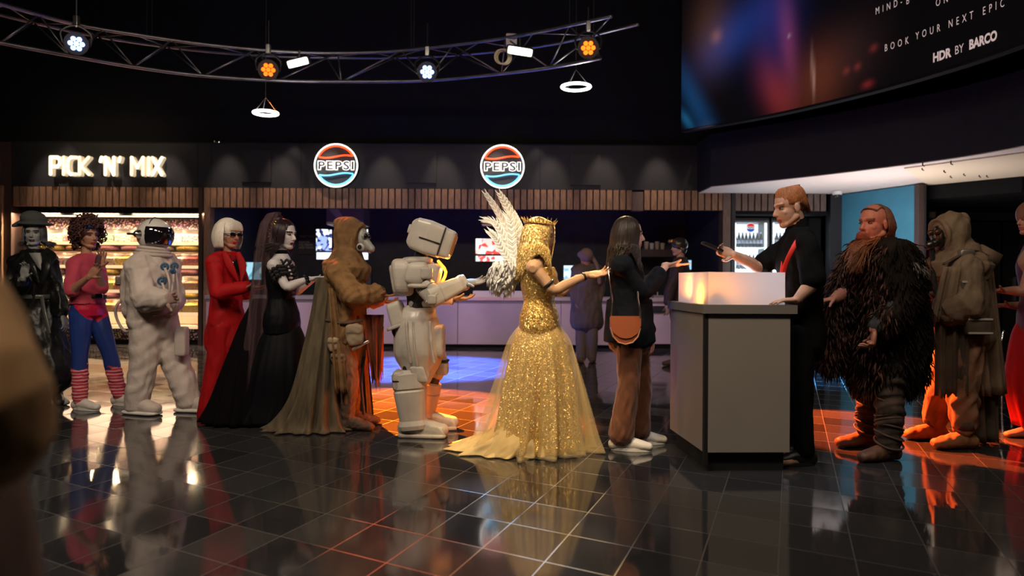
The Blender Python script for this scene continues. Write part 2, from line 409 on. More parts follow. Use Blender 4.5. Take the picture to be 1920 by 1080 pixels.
# ---- round neon PEPSI signs
m_neonw = glow('neon_white', (1, .93, .86), 3.0); m_neonr = glow('neon_red', (1, .06, .01), 3.2); m_neonb = glow('neon_blue', (.12, .55, .9), 2.2)
def wave(r, s, off, n=24):
    xs = np.linspace(-1, 1, n); xm = math.sqrt(max(0, r * r - off * off)) * .97
    return [(x * xm, off + s * math.sin(x * 2.6) * r * .07) for x in xs]
def neon(px, py, label):
    c = np.array((sx(px), D - .17, sz(py, px))); e = empty('neon_sign', c - (0, 0, .385), label, 'sign', 'round neon signs')
    T = lambda pts: [c + (x, 0, z) for x, z in pts]
    ring = [(.375 * math.cos(a), .375 * math.sin(a)) for a in np.linspace(0, 2 * math.pi, 49)]
    b = B(); b.tube(T(ring), .011, n=8); obj('outer_ring', b, m_neonw, e, smooth=True)
    w = wave(.335, 1, .155); a0 = math.atan2(w[-1][1], w[-1][0]); a1 = math.atan2(w[0][1], w[0][0])
    arc = [(.34 * math.cos(a), .34 * math.sin(a)) for a in np.linspace(a0, a1, 24)]
    b = B(); b.tube(T(w + arc + w[:1]), .012, n=8); obj('red_tube', b, m_neonr, e, smooth=True)
    w = wave(.335, 1, -.155); a0 = math.atan2(w[-1][1], w[-1][0]); a1 = math.atan2(w[0][1], w[0][0]) % (2 * math.pi) - 2 * math.pi
    arc = [(.34 * math.cos(a), .34 * math.sin(a)) for a in np.linspace(a0, a1, 24)]
    b = B(); b.tube(T(w + arc + w[:1]), .012, n=8); obj('blue_tube', b, m_neonb, e, smooth=True)
    V, Fc = text_mesh('PEPSI', .235, 0, .0042, .012, 3, 'NONE', 'CENTER', 1.2)
    V[:, 0] -= (V[:, 0].max() + V[:, 0].min()) / 2; V[:, 1] -= (V[:, 1].max() + V[:, 1].min()) / 2; V[:, 0] *= .64 / (V[:, 0].max() - V[:, 0].min()) ; V[:, 1] *= .165 / (V[:, 1].max() - V[:, 1].min())
    b = B(); b.add(np.stack((V[:, 0] + c[0], V[:, 2] + c[1], V[:, 1] + c[2]), 1), Fc); obj('lettering', b, m_neonw, e, smooth=True)
    b = B(); b.tube([c + (0, .03, 0), c + (0, .06, 0)], .385, n=48, dome=False); obj('back_disc', b, mat('neon_back', (.04, .05, .055), .5), e)
    for sx_, sz_ in ((-.25, .2), (.25, .2), (0, -.3)):
        b = B(); b.tube([c + (sx_, .055, sz_), c + (sx_, .11, sz_)], .015, n=8, dome=False); obj('standoff', b, m_darkmetal, e)
neon(633, 313, 'round neon sign reading PEPSI above the counter, nearer the sweets')
neon(941, 315, 'round neon sign reading PEPSI above the golden winged woman')
for px in (552, 1005, 130): spot('fascia_downlight', (sx(px), D - .30, sz(250)), (sx(px), D - .05, sz(330)), (1, .78, .62), 9, 62, .8, .03)

# ---- truss, curved, three chords
def on_plane(px, py, z):
    dy = (py - HZ) - (px - 960) * ROLL
    return P(px, py, (z - CAM_H) * F_PX / -dy)
truss = empty('lighting_truss', on_plane(640, 153, 3.8), 'curved three-chord metal lighting truss hanging below the black ceiling', 'truss')
m_truss = mat('truss_alloy', (.17, .17, .19), .35, .9, var=.2)
ch = [[on_plane(x, y, 3.8) for x, y in ((-60, 66), (0, 80), (130, 104), (250, 125), (380, 142), (520, 151), (640, 153), (800, 151), (940, 138), (1030, 127), (1125, 109))],
      [on_plane(x, y, 4.22) for x, y in ((-60, -8), (10, 10), (140, 45), (250, 64), (400, 85), (560, 98), (700, 98), (800, 90), (900, 78), (1000, 62), (1145, 31))],
      [on_plane(x, y, 4.22) for x, y in ((-60, 12), (0, 27), (130, 57), (240, 77), (390, 96), (540, 106), (680, 108), (800, 106), (920, 97), (1040, 82), (1195, 46))]]
sm = [cr(c, [.02] * len(c), 4)[0] for c in ch]
for c in sm: b = B(); b.tube(c, .024, n=8); obj('chord', b, m_truss, truss, smooth=True)
N_ = len(sm[0]); k = 0
for i in range(0, N_ - 2, 2):
    for a, c in ((0, 1), (0, 2), (1, 2)):
        p, q = (sm[a][i], sm[c][i + 2]) if (k % 2 == 0) else (sm[a][i + 2], sm[c][i])
        b = B(); b.tube([p, q], .010, n=6, dome=False); obj('brace', b, m_truss, truss, smooth=True)
    k += 1
for i in (0, N_ // 3, 2 * N_ // 3, N_ - 3):
    for c_ in (1, 2):
        b = B(); b.tube([sm[c_][i], sm[c_][i] + (0, 0, 3.0)], .004, n=5, dome=False); obj('suspension_wire', b, m_darkmetal, truss)

def par_can(px, py, z, col, s, label, tgt):
    c = on_plane(px, py, z); e = empty('stage_lamp', c, label, 'stage lamp', 'coloured stage lamps on the truss')
    d = nz(np.asarray((0, 0, 1.4)) - c); a = nz(np.cross(d, (0, 0, 1))); u = np.cross(a, d)
    b = B(); b.tube([c - d * .24, c - d * .2, c - d * .02, c + d * .015], [.07, .10, .115, .12], n=20, dome=False); obj('can', b, m_darkmetal, e, smooth=False)
    g = glow('lamp_' + label[:6], col, s)
    for k in range(7):
        o_ = np.zeros(3) if k == 6 else a * .055 * math.cos(k * math.pi / 3) + u * .055 * math.sin(k * math.pi / 3)
        b = B(); b.tube([c + d * .012 + o_, c + d * .028 + o_], .026, n=10); obj('lens', b, g, e, smooth=True)
    b = B(); b.tube([c + a * .13 - d * .1, c + a * .14 - d * .1 + (0, 0, .12), c + (0, 0, .2) - d * .1, c - a * .14 - d * .1 + (0, 0, .12), c - a * .13 - d * .1], .012, n=6, smooth=3); obj('yoke', b, m_darkmetal, e)
    b = B(); b.box(c + (0, 0, .25) - d * .1, (.025, 0, 0), (0, .03, 0), (0, 0, .06)); obj('clamp', b, m_metal, e)
    b = B(); b.tube([c + (0, 0, .2) - d * .1, c * (1, 1, 0) - d * (.1, .1, 0) + (0, 0, 4.27)], .009, n=6); obj('hanger_rod', b, m_darkmetal, e)
par_can(143, 82, 3.72, (.20, .38, 1), 7, 'blue glowing stage lamp at the left end of the truss', 0)
par_can(503, 131, 3.66, (1, .095, .005), 4, 'orange-red stage lamp hung above the left ring light', 0)
par_can(801, 135, 3.66, (.20, .38, 1), 7, 'blue glowing stage lamp hung near the middle of the truss', 0)
par_can(1103, 90, 3.78, (1, .11, .006), 4, 'orange-red stage lamp at the right end of the truss', 0)
def flood(px, py, z, L, tilt, label):
    c = on_plane(px, py, z); e = empty('work_light', c, label, 'work light', 'white bar lights on the truss')
    a = nz((math.cos(tilt), .1, math.sin(tilt))); u = nz(np.cross(a, (0, 1, 0))) * -1
    f = nz(np.array((0, -1, -.5))); u = nz(np.cross(f, a))
    b = B(); b.box(c - f * .03, a * L, u * .055, f * .03); obj('housing', b, m_darkmetal, e)
    b = B(); b.box(c + f * .012, a * (L - .02), u * .045, f * .01); obj('diffuser', b, glow('bar_white', (1, .93, .68), 5), e)
    b = B(); b.tube([c - f * .05, c - f * .05 + (0, 0, .14)], .012, n=6); obj('bracket', b, m_metal, e)
flood(559, 117, 3.95, .15, .28, 'white bar light beside the left orange lamp on the truss')
flood(975, 96, 3.98, .17, -.12, 'white bar light beside the pale box on the truss')
c = on_plane(959, 76, 4.2); b = B(); b.box(c, (.07, .01, 0), (0, .06, 0), (0, 0, .075)); e = empty('junction_box', c - (0, 0, .1), 'pale grey square box clamped on top of the truss', 'junction box')
obj('housing', b, mat('pale_grey', (.5, .45, .5), .5), e); b = B(); b.tube([c - (0, 0, .07), c - (0, 0, .13)], .02, n=8); obj('clamp', b, m_metal, e)
b = B()
for q in range(4):
    cc = on_plane(940 + q * 2, 106, 3.95); b.tube([cc + (.085 * math.cos(a), .012 * q, .09 * math.sin(a) + .01 * math.sin(q)) for a in np.linspace(0, 6.28, 20)], .008, n=5)
tag(obj('cable_coil', b, mat('pale_cable', (.5, .45, .3), .5), smooth=True), 'coil of pale cable hanging on the truss beside the bar light', 'cable')
def ring_light(px, py, wpx, topy, label):
    d = 8.8; c = P(px, py, d); r = wpx / 2 / F_PX * d - .02; e = empty('ring_pendant', c, label, 'pendant light', 'ring pendant lights')
    b = B(); b.tube([c + (r * math.cos(a), r * math.sin(a), 0) for a in np.linspace(0, 2 * math.pi, 41)], [(.022, .018)] * 41, n=8, dome=False); obj('light_ring', b, glow('ring_white', (1, .93, .88), 9), e, smooth=True)
    ap = P(px, topy, d)
    for k, a in enumerate((.05, 2.2, 4.0)):
        b = B(); b.tube([ap, c + (r * math.cos(a), r * math.sin(a), .01)], .004, n=5, dome=False); obj('wire', b, m_darkmetal, e)
    b = B(); b.tube([ap, ap * (1, 1, 0) + (0, 0, 7.2)], .004, n=5, dome=False); obj('drop_cable', b, m_darkmetal, e)
    point('ring_light', c - (0, 0, .06), (1, .93, .85), 14, .12)
ring_light(498, 212, 48, 183, 'white glowing ring pendant under the left orange lamp')
ring_light(1080, 163, 58, 130, 'white glowing ring pendant under the right orange lamp')
c = P(408, 266, D - .1); b = B(); b.box(c, (.05, 0, 0), (0, .04, 0), (0, 0, .02)); tag(obj('small_lamp', b, m_chrome), 'tiny metal lamp perched on the fascia edge above the post', 'lamp')

# ---- pick and mix shelving
m_white = mat('cream_laminate', (.62, .46, .32), .4); m_lit = glow('lit_acrylic', (1, .68, .38), .75); m_strip = glow('led_strip', (1, .76, .48), 3)
def dots_mat(name, base, scale=34):
    m = mat(name, base, .4); n, l = m.node_tree.nodes, m.node_tree.links; b_ = n['Principled BSDF']
    tc = n.new('ShaderNodeTexCoord'); v = n.new('ShaderNodeTexVoronoi'); v.inputs['Scale'].default_value = scale; l.new(tc.outputs['Object'], v.inputs[0])
    r = n.new('ShaderNodeMath'); r.operation = 'LESS_THAN'; r.inputs[1].default_value = .36; l.new(v.outputs['Distance'], r.inputs[0])
    hs = n.new('ShaderNodeMix'); hs.data_type = 'RGBA'; l.new(r.outputs[0], hs.inputs[0]); hs.inputs[6].default_value = (*base, 1)
    mx = n.new('ShaderNodeMix'); mx.data_type = 'RGBA'; mx.inputs[0].default_value = .5; l.new(v.outputs['Color'], mx.inputs[6]); mx.inputs[7].default_value = (.9, .5, .3, 1); l.new(mx.outputs[2], hs.inputs[7])
    l.new(hs.outputs[2], b_.inputs['Base Color']); return m
m_dots = dots_mat('sweet_dot_print', (.03, .012, .02)); 
cab = empty('sweet_shelving', (sx(210), D + .3, 0), 'long lit pick and mix shelving wall full of sweet bins', 'display shelving')
x0, x1 = sx(44), sx(375)
b = B(); b.bx(x0, x1, D + .62, D + .68, 0.05, sz(404)); obj('back_panel', b, m_white, cab)
b = B(); b.bx(x0, x0 + .04, D + .02, D + .62, 0.02, sz(404)); obj('side_panel', b, m_post, cab)
b = B(); b.bx(x1 - .04, x1, D + .02, D + .62, 0.02, sz(404)); obj('side_panel', b, m_post, cab)
b = B(); b.bx(x0, x1, D, D + .66, sz(404), sz(388)); obj('top_panel', b, m_black, cab)
b = B(); b.bx(x0 + .04, x1 - .04, D + .25, D + .3, sz(428), sz(408)); obj('printed_header', b, m_dots, cab)
b = B(); b.bx(x0 + .04, x1 - .04, D + .03, D + .08, .09, sz(614)); obj('printed_kick_panel', b, m_dots, cab)
b = B(); b.bx(x0, x1, D + .06, D + .6, 0, .09); obj('plinth', b, m_black, cab)
b = B(); b.bx(x0 + .04, x1 - .04, D + .05, D + .07, sz(406), sz(404)); obj('light_strip', b, m_strip, cab)
rows = [(453, 430), (497, 474), (543, 519), (585, 563), (610, 604)]
cols_ = [(.80, .10, .02), (.85, .50, .30), (.95, .60, .04), (.60, .03, .04), (.80, .22, .30), (.25, .12, .3), (.85, .7, .5), (.12, .3, .12), (.6, .25, .1), (.8, .3, .05), (.7, .55, .5)]
cn = ['orange', 'peach', 'yellow', 'dark red', 'pink', 'purple', 'cream', 'green', 'brown', 'amber', 'pale pink']
m_sw = []
for i, c in enumerate(cols_):
    m = mat('sweets_' + cn[i].replace(' ', '_'), c, .35, coat=.4); n, l = m.node_tree.nodes, m.node_tree.links
    tc = n.new('ShaderNodeTexCoord'); v = n.new('ShaderNodeTexVoronoi'); v.inputs['Scale'].default_value = 38; l.new(tc.outputs['Object'], v.inputs[0])
    mx = n.new('ShaderNodeMix'); mx.data_type = 'RGBA'; mx.inputs[0].default_value = .2; mx.inputs[6].default_value = (*c, 1); l.new(v.outputs['Color'], mx.inputs[7]); l.new(mx.outputs[2], n['Principled BSDF'].inputs['Base Color'])
    bp = n.new('ShaderNodeBump'); bp.inputs['Distance'].default_value = .02; l.new(v.outputs['Distance'], bp.inputs['Height']); bp.invert = True; l.new(bp.outputs[0], n['Principled BSDF'].inputs['Normal']); m_sw.append(m)
m_clear = mat('clear_acrylic', (.95, .9, .85), .08, alpha=.05)
rown = ['top', 'second', 'middle', 'fourth', 'lowest']
nb = 10; bw = (x1 - x0 - .1) / nb
for r_, (yb, yt) in enumerate(rows):
    zb, zt = sz(yb), sz(yt)
    b = B(); b.bx(x0 + .04, x1 - .04, D + .04, D + .62, zb - .03, zb - .005); obj('shelf', b, m_white, cab)
    b = B(); b.bx(x0 + .04, x1 - .04, D + .015, D + .04, zb - .055, zb + .0); obj('shelf_edge', b, m_lit, cab)
    b = B(); b.bx(x0 + .05, x1 - .05, D + .09, D + .13, zb - .05, zb - .032); obj('light_strip', b, m_strip, cab)
    if r_ == 4: continue
    order = np.random.default_rng(30 + r_).permutation(11)
    for k in range(nb):
        ax = x0 + .05 + k * bw; ci = order[k % 11]; cx = ax + bw / 2
        e = empty('sweet_bin', (cx, D + .2, zb), f'clear bin of {cn[ci]} sweets on the {rown[r_]} shelf, number {k + 1} from the left end', 'sweet bin', 'clear bins on the pick and mix shelves')
        b = B(); b.bx(ax + .01, ax + bw - .01, D + .055, D + .063, zb, zt + .0); b.bx(ax + .006, ax + .012, D + .055, D + .5, zb, zt); b.bx(ax + bw - .012, ax + bw - .006, D + .055, D + .5, zb, zt); b.bx(ax + .01, ax + bw - .01, D + .06, D + .5, zb, zb + .008)
        obj('tray', b, m_clear, e)
        b = B(); nx = 8; H = np.random.default_rng(k + 17 * r_).uniform(0, .02, (nx + 1, 7)); V = []
        for i in range(nx + 1):
            for j in range(7): V.append((ax + .015 + (bw - .03) * i / nx, D + .07 + .42 * j / 6, zb + .12 + .07 * j / 6 + H[i, j] * .5))
        Fc = [(i * 7 + j, (i + 1) * 7 + j, (i + 1) * 7 + j + 1, i * 7 + j + 1) for i in range(nx) for j in range(6)]
        b.add(V, Fc)
        b.bx(ax + .015, ax + bw - .015, D + .07, D + .49, zb + .01, zb + .125)
        o = obj('sweets', b, m_sw[ci], e, smooth=False); o['kind'] = 'stuff'
        # scoop cup of yellow / pale sweets hung above the tray
tc_ = [('yellow', 2), ('white', 6), ('pink', 4), ('amber', 9)]
for r_ in range(3):
    zl = sz(rows[r_ + 1][1] - 3)
    b = B(); b.bx(x0 + .04, x1 - .04, D + .10, D + .62, zl - .012, zl); obj('ledge', b, m_white, cab)
    for k in range(6):
        w_ = (x1 - x0 - .16) / 6; ax = x0 + .08 + k * w_; nm, ci = tc_[(k * 3 + r_ * 2 + (k > 2)) % 4]
        e = empty('sweet_tray', (ax + w_ / 2, D + .3, zl), f'open tray of {nm} sweets, number {k + 1} from left, under the {rown[r_]} row of bins', 'sweet tray', 'open trays between the bins')
        b = B(); b.bx(ax + .02, ax + w_ - .02, D + .11, D + .115, zl, zl + .05); b.bx(ax + .02, ax + w_ - .02, D + .11, D + .5, zl, zl + .006); obj('tray', b, m_clear, e)
        b = B(); b.ell(((2 * ax + w_) / 2, D + .3, zl + .062), (w_ / 2 - .03, 0, 0), (0, .17, 0), (0, 0, .052), 20, 10, .7); o = obj('sweets', b, m_sw[ci], e, smooth=True); o['kind'] = 'stuff'
c = P(225, 527, D + .005); e = empty('price_board', c, 'small black notice with white writing on the sweet shelves', 'notice')
b = B(); b.box(c, (.085, 0, 0), (0, .012, 0), (0, 0, .08)); obj('board', b, mat('notice_black', (.02, .02, .02), .5), e)
b = B()
for q in range(4): b.bx(c[0] - .06, c[0] + .06 - .015 * (q % 2), c[1] - .016, c[1] - .012, c[2] + .045 - .03 * q, c[2] + .055 - .03 * q)
obj('lettering', b, mat('notice_white', (.7, .7, .7), .5), e)
for k, zz_ in enumerate([sz(y_) for y_ in (429, 472.5, 517, 561, 600)]): area('under_shelf_led', (sx(210), D + .09, zz_ - .022 if k else zz_ + .02), (sx(210), D + .33, zz_ - .22), (1, .70, .42), 21, 2.8, .025)
for k, px in enumerate((70, 180, 290, 350)):
    area('shelf_light', (sx(px), D - .02, sz(400)), (sx(px), D + .1, 0), (1, .70, .42), 60, .8, .05)
area('sweets_spill', (sx(205), D - .05, 1.4), (sx(205), 5, .6), (1, .62, .4), 16, 2.9, .6)

# ---- concession counter
m_mauve = mat('mauve_grey_laminate', (.40, .33, .36), .45, var=.05, vscale=2); m_top = mat('steel_worktop', (.55, .53, .55), .3, .6)
cnt = empty('counter', (sx(860), D + .2, 0), 'long grey laminate food counter behind the queue', 'counter')
for i, (a, e_) in enumerate(((398, 640), (641, 860), (861, 1050), (1051, 1210))):
    b = B(); b.bx(sx(a), sx(e_), D - .25, D - .21, sc(643), sc(562)); obj('front_panel', b, m_mauve, cnt)
b = B(); b.bx(sx(398), sx(1210), D - .20, D + .5, sc(643), sc(562)); obj('carcass', b, m_navy, cnt)
b = B(); b.bx(sx(397), sx(1211), D - .29, D + .52, sc(562), sc(556)); obj('worktop', b, m_top, cnt)
b = B(); b.bx(sx(398), sx(1210), D - .15, D + .5, 0, sc(643)); obj('plinth', b, m_seam, cnt)
cnt2 = empty('serving_unit', (sx(1235), D - .1, 0), 'lower grey serving unit with dark oven slot between customer and kiosk', 'counter')
b = B(); b.bx(sx(1213), sx(1300), D - .35, D + .4, .1, sc(562)); obj('carcass', b, m_mauve, cnt2)
b = B(); b.bx(sx(1213), sx(1300), D - .38, D + .42, sc(562), sc(556)); obj('worktop', b, m_top, cnt2)
b = B(); b.bx(sx(1217), sx(1243), D - .37, D - .34, sc(582), sc(570)); obj('oven_slot', b, m_seam, cnt2)
b = B(); b.bx(sx(1213), sx(1300), D - .3, D + .4, 0, .1); obj('plinth', b, m_seam, cnt2)
b = B(); b.bx(sx(1222), sx(1240), D - .2, D, sc(556), sc(551)); b.tube([(sx(1231), D - .1, sc(551)), (sx(1231), D - .1, sc(546))], .012, n=8); tag(obj('soap_pump', b, m_metal), 'small metal pump on the lower serving unit', 'pump')
b = B(); b.bx(sx(888), sx(985), D - .2, D + .1, sc(556), sc(545)); tag(obj('steel_tray', b, mat('pale_tray', (.6, .56, .56), .4)), 'low pale steel tray on the counter behind the winged woman', 'tray')
# lit screens and machines behind the counter
def screen_mat(name, c1, c2, c3, s, sc=5):
    m = bpy.data.materials.new(name); m.use_nodes = True; n, l = m.node_tree.nodes, m.node_tree.links; b_ = n['Principled BSDF']
    tc = n.new('ShaderNodeTexCoord'); t = n.new('ShaderNodeTexVoronoi'); t.inputs['Scale'].default_value = sc; l.new(tc.outputs['Object'], t.inputs[0])
    r = n.new('ShaderNodeValToRGB'); l.new(t.outputs['Color'], r.inputs[0]); r.color_ramp.interpolation = 'CONSTANT'
    r.color_ramp.elements[0].color = (*c1, 1); r.color_ramp.elements[1].color = (*c2, 1); r.color_ramp.elements[1].position = .45
    q = r.color_ramp.elements.new(.65); q.color = (*c3, 1)
    l.new(r.outputs[0], b_.inputs['Emission Color']); b_.inputs['Emission Strength'].default_value = s; b_.inputs['Base Color'].default_value = (.02, .02, .02, 1); return m
def bg_screen(x0, x1, y0, y1, d, m, label, name='menu_screen', cat='screen'):
    a, c = P(x0, y1, d), P(x1, y0, d); e = empty(name, ((a[0] + c[0]) / 2, d, a[2]), label, cat)
    b = B(); b.bx(a[0] - .012, c[0] + .012, d, d + .06, a[2] - .012, c[2] + .012); obj('housing', b, m_darkmetal, e)
    b = B(); b.bx(a[0], c[0], d - .012, d, a[2], c[2]); obj('display', b, m, e)
    if d < D + 2: xm = (a[0] + c[0]) / 2; b = B(); b.bx(xm - .05, xm + .05, d + .01, d + .05, sc(556) if d < D + 1 else 0, a[2]); obj('stand', b, m_darkmetal, e)
    return e
DB = D + 2.535
bg_screen(593, 622, 430, 470, DB, screen_mat('screen_blue', (.02, .03, .12), (.3, .4, .9), (.9, .95, 1), 1.6, 16), 'bright blue and white menu screen left of the hooded masked figure')
bg_screen(594, 690, 474, 486, DB, glow('screen_strip', (.75, .85, 1), 2.0), 'white glowing strip screen behind the hooded masked figure')
bg_screen(668, 690, 430, 470, DB, screen_mat('screen_blue2', (.02, .03, .10), (.2, .3, .6), (.9, .95, 1), 1.3, 20), 'blue menu screen right of the hooded masked figure')
bg_screen(892, 975, 448, 476, DB, screen_mat('screen_red', (.9, .06, .05), (.95, .55, .5), (1, .95, .92), 1.6, 9), 'red and white menu screen behind the feathered wings')
bg_screen(892, 975, 480, 490, DB, screen_mat('screen_food', (.6, .75, .7), (1, .95, .9), (.8, .1, .1), 1.5, 14), 'narrow pale menu strip under the red and white screen')
bg_screen(440, 490, 492, 524, D + .30, screen_mat('screen_teal', (.1, .4, .5), (.4, .75, .9), (.8, .95, 1), 1.0, 8), 'teal lit display case between red suit and black veil', 'display_case', 'display case')
bg_screen(1057, 1078, 498, 524, D + .3, screen_mat('screen_pale', (.25, .45, .7), (.6, .8, 1), (.9, .97, 1), 1.5, 12), 'small pale blue lit till screen by the golden woman')
bg_screen(1282, 1296, 488, 505, D + .3, glow('screen_cyan', (.3, .6, .9), 1.1), 'small cyan lit till screen behind the capped figure')
e = empty('extractor_hood', P(646, 420, D + .9), 'pale metal extractor hood high behind the hooded masked figure', 'extractor hood')
a, c = P(612, 421, D + .9), P(682, 389, D + .9); b = B(); b.bx((a[0] + c[0]) / 2 - .1, (a[0] + c[0]) / 2 + .1, D + 1.1, D + 1.3, c[2], sz(350)); obj('duct', b, m_darkmetal, e); b = B(); b.bx(a[0], c[0], D + .9, D + 1.5, a[2], c[2]); obj('canopy', b, mat('hood_metal', (.35, .28, .27), .35, .5), e)
b = B(); p0, p1, p2 = P(616, 392, D + .89), P(634, 392, D + .89), P(650, 419, D + .89); b.prism([p0, p1, p2, P(640, 419, D + .89)], (0, .01, 0)); obj('painted_glint', b, mat('hood_glint_cream', (.7, .6, .5), .4), e)  # last sheet is a highlight on the canopy, painted as a cream shape
b = B(); a, c = P(903, 420, D + .9), P(971, 392, D + .9); b.bx(a[0], c[0], D + .9, D + 1.4, a[2], c[2]); b.bx((a[0] + c[0]) / 2 - .1, (a[0] + c[0]) / 2 + .1, D + 1.1, D + 1.3, c[2], sz(350)); tag(obj('extractor_hood', b, mat('hood_dark', (.08, .06, .06), .4, .5)), 'dark metal extractor hood above the red and white screen', 'extractor hood')
# dark menu board with lines of writing
c = P(573, 452, DB); e = empty('notice_board', c, 'dark notice with small white writing between veiled and hooded figures', 'notice')
b = B(); b.bx(c[0] - .16, c[0] + .16, DB, DB + .03, c[2] - .28, c[2] + .22); obj('board', b, mat('board_black', (.03, .028, .03), .6), e)
V, Fc = text_mesh('TREAT YOU\n\nSNACKS,\nICE CREAM\nHOT FOOD', .06)
b = B(); b.add(np.stack((V[:, 0] + c[0] - .14, V[:, 2] + DB - .006, V[:, 1] + c[2] + .08), 1), Fc); obj('lettering', b, mat('board_white', (.5, .5, .5), .5), e)
# till on the counter near trooper, cups etc.
c = P(683, 522, D + .4); e = empty('till', c, 'small dark till with a white light beside the hooded figure', 'till')
b = B(); b.bx(c[0] - .12, c[0] + .12, c[1], c[1] + .15, sc(556) + .003, c[2] + .2); obj('body', b, m_darkmetal, e)
b = B(); b.sph(c + (.03, -.01, .06), .022); obj('indicator', b, glow('till_light', (.8, .9, 1), 3), e)
for k, px in enumerate((1212, 1222, 1232, 1242)):
    c = P(px, 468, D + 1.6); b = B(); b.tube([c, c + (0, 0, .16 - .03 * (k % 2))], [.038, .048], n=14, dome=False)
    tag(obj('paper_cup', b, mat('cup_%d' % k, ((.5, .42, .34), (.6, .6, .6), (.45, .36, .28), (.55, .45, .36))[k], .6)), 'paper cup number %d from the left on the dark shelf by the capped figure' % (k + 1), 'cup', 'paper cups on the shelf')
c = P(1228, 480, D + 1.6); b = B(); b.bx(c[0] - .3, c[0] + .35, D + 1.45, D + 2.62, c[2] - .02 + .0, P(1228, 468, D + 1.6)[2]); tag(obj('cup_shelf', b, m_post), 'dark shelf holding paper cups behind the customer', 'shelf')
for px in (450, 600, 760, 930, 1090, 1230): area('kitchen_light', (sx(px), D + 1.3, 3.3), (sx(px), D + 1.6, 0), (.35, .4, 1) if px < 700 else (1, .7, .6), 1.6, .5, .3)
for px in (480, 640, 800, 960, 1120, 1250): spot('added_counter_spot', (sx(px), D - 2.6, 4.0), (sx(px), D - .3, .45), (.95, .66, .85), 300, 34, .7, .1)  # unseen spots added to brighten the counter front
for px in (100, 210, 320, 430, 530, 620, 720, 830, 930, 1030, 1130, 1230, 1320): spot('slat_downlight', (sx(px), D - .75, 4.1), (sx(px), D, 2.62), (1, .76, .6), 120, 36, .9, .04)

# ---- drinks fridges
def fridge(x0, x1, label, pos, full=True):
    d = D + .35; a, c = P(x0, 640, d), P(x1, 414, d); e = empty('drinks_fridge', ((a[0] + c[0]) / 2, d, 0), label, 'fridge', 'glass door drinks fridges')
    zt = c[2]
    b = B(); b.bx(a[0], a[0] + .03, d, d + .6, 0, zt); b.bx(c[0] - .03, c[0], d, d + .6, 0, zt); b.bx(a[0], c[0], d, d + .6, zt - .03, zt + .05); b.bx(a[0], c[0], d, d + .6, 0, .3); b.bx(a[0], c[0], d + .56, d + .6, 0, zt)
    obj('cabinet', b, m_darkmetal, e)
    b = B(); b.bx(a[0] + .03, c[0] - .03, d + .5, d + .55, .3, zt - .03); obj('back_light', b, glow('fridge_white', (.75, .9, 1), 1.6), e)
    for q in (a[0] + .035, c[0] - .06):
        b = B(); b.bx(q, q + .025, d + .02, d + .06, .3, zt - .04); obj('light_tube', b, glow('fridge_tube', (.8, .95, 1), 3.5), e)
    zs = [P(0, y, d)[2] for y in (455, 496, 537, 577, 610)]
    for z in zs: b = B(); b.bx(a[0] + .03, c[0] - .03, d + .06, d + .5, z - .015, z); obj('shelf', b, glow('fridge_shelf', (.75, .9, 1), 1.0), e)
    b = B(); b.bx(a[0], c[0], d - .02, d - .01, .3, zt); obj('glass_door', b, mat('fridge_glass', (.8, .9, 1), .05, alpha=.07), e)
    b = B(); b.bx(c[0] - .05, c[0] - .02, d - .06, d - .02, .9, 1.5); obj('door_handle', b, m_metal, e)
    cc = P((x0 + x1) / 2, 427, d - .03)
    r = .085; b = B(); b.tube([cc, cc + (0, .01, 0)], r, n=32, dome=False); bd = obj('round_badge', b, mat('badge_white', (.8, .8, .8), .4, emit=(1, 1, 1), es=.5), e)
    for sgn, col in ((1, (.8, .02, .03)), (-1, (.01, .08, .5))):
        poly = [cc + (r * .9 * math.cos(t), -.006, sgn * r * .9 * math.sin(t)) for t in np.linspace(.32, math.pi - .32, 16)]
        b = B(); b.prism(poly, (0, .005, 0)); obj('badge_half', b, mat('badge_c', col, .4, emit=col, es=.4), bd)
    V, Fc = text_mesh('PEPSI', .052, .001, 0, .001, align='CENTER'); b = B(); b.add(np.stack((V[:, 0] + cc[0], V[:, 2] + cc[1] - .008, V[:, 1] + cc[2] - .018), 1), Fc); obj('badge_lettering', b, mat('badge_ink', (.01, .02, .1), .5), bd)
    return a[0], c[0], d, zs, pos
m_cola = mat('cola_bottle', (.02, .012, .01), .12, coat=.5); m_lab = mat('bottle_label', (.35, .4, .5), .5, var=.5, vscale=40); m_cap = mat('bottle_cap', (.7, .8, .9), .4)
def bottle_proto(name):
    e = bpy.data.objects.new(name, None); COL.objects.link(e)
    b = B(); b.tube([(0, 0, 0), (0, 0, .02), (0, 0, .15), (0, 0, .2), (0, 0, .24), (0, 0, .26)], [.028, .033, .033, .026, .013, .013], n=12, dome=False); obj('bottle_body', b, m_cola, e, (0, 0, 0), True)
    b = B(); b.tube([(0, 0, .07), (0, 0, .14)], .034, n=12, dome=False); obj('bottle_label', b, m_lab, e, (0, 0, 0), True)
    b = B(); b.tube([(0, 0, .26), (0, 0, .28)], .015, n=10, dome=False); obj('bottle_cap', b, m_cap, e, (0, 0, 0), True)
    return e
proto = bottle_proto('cola_bottle'); first = True
sn = ['top', 'second', 'third', 'fourth', 'lowest']
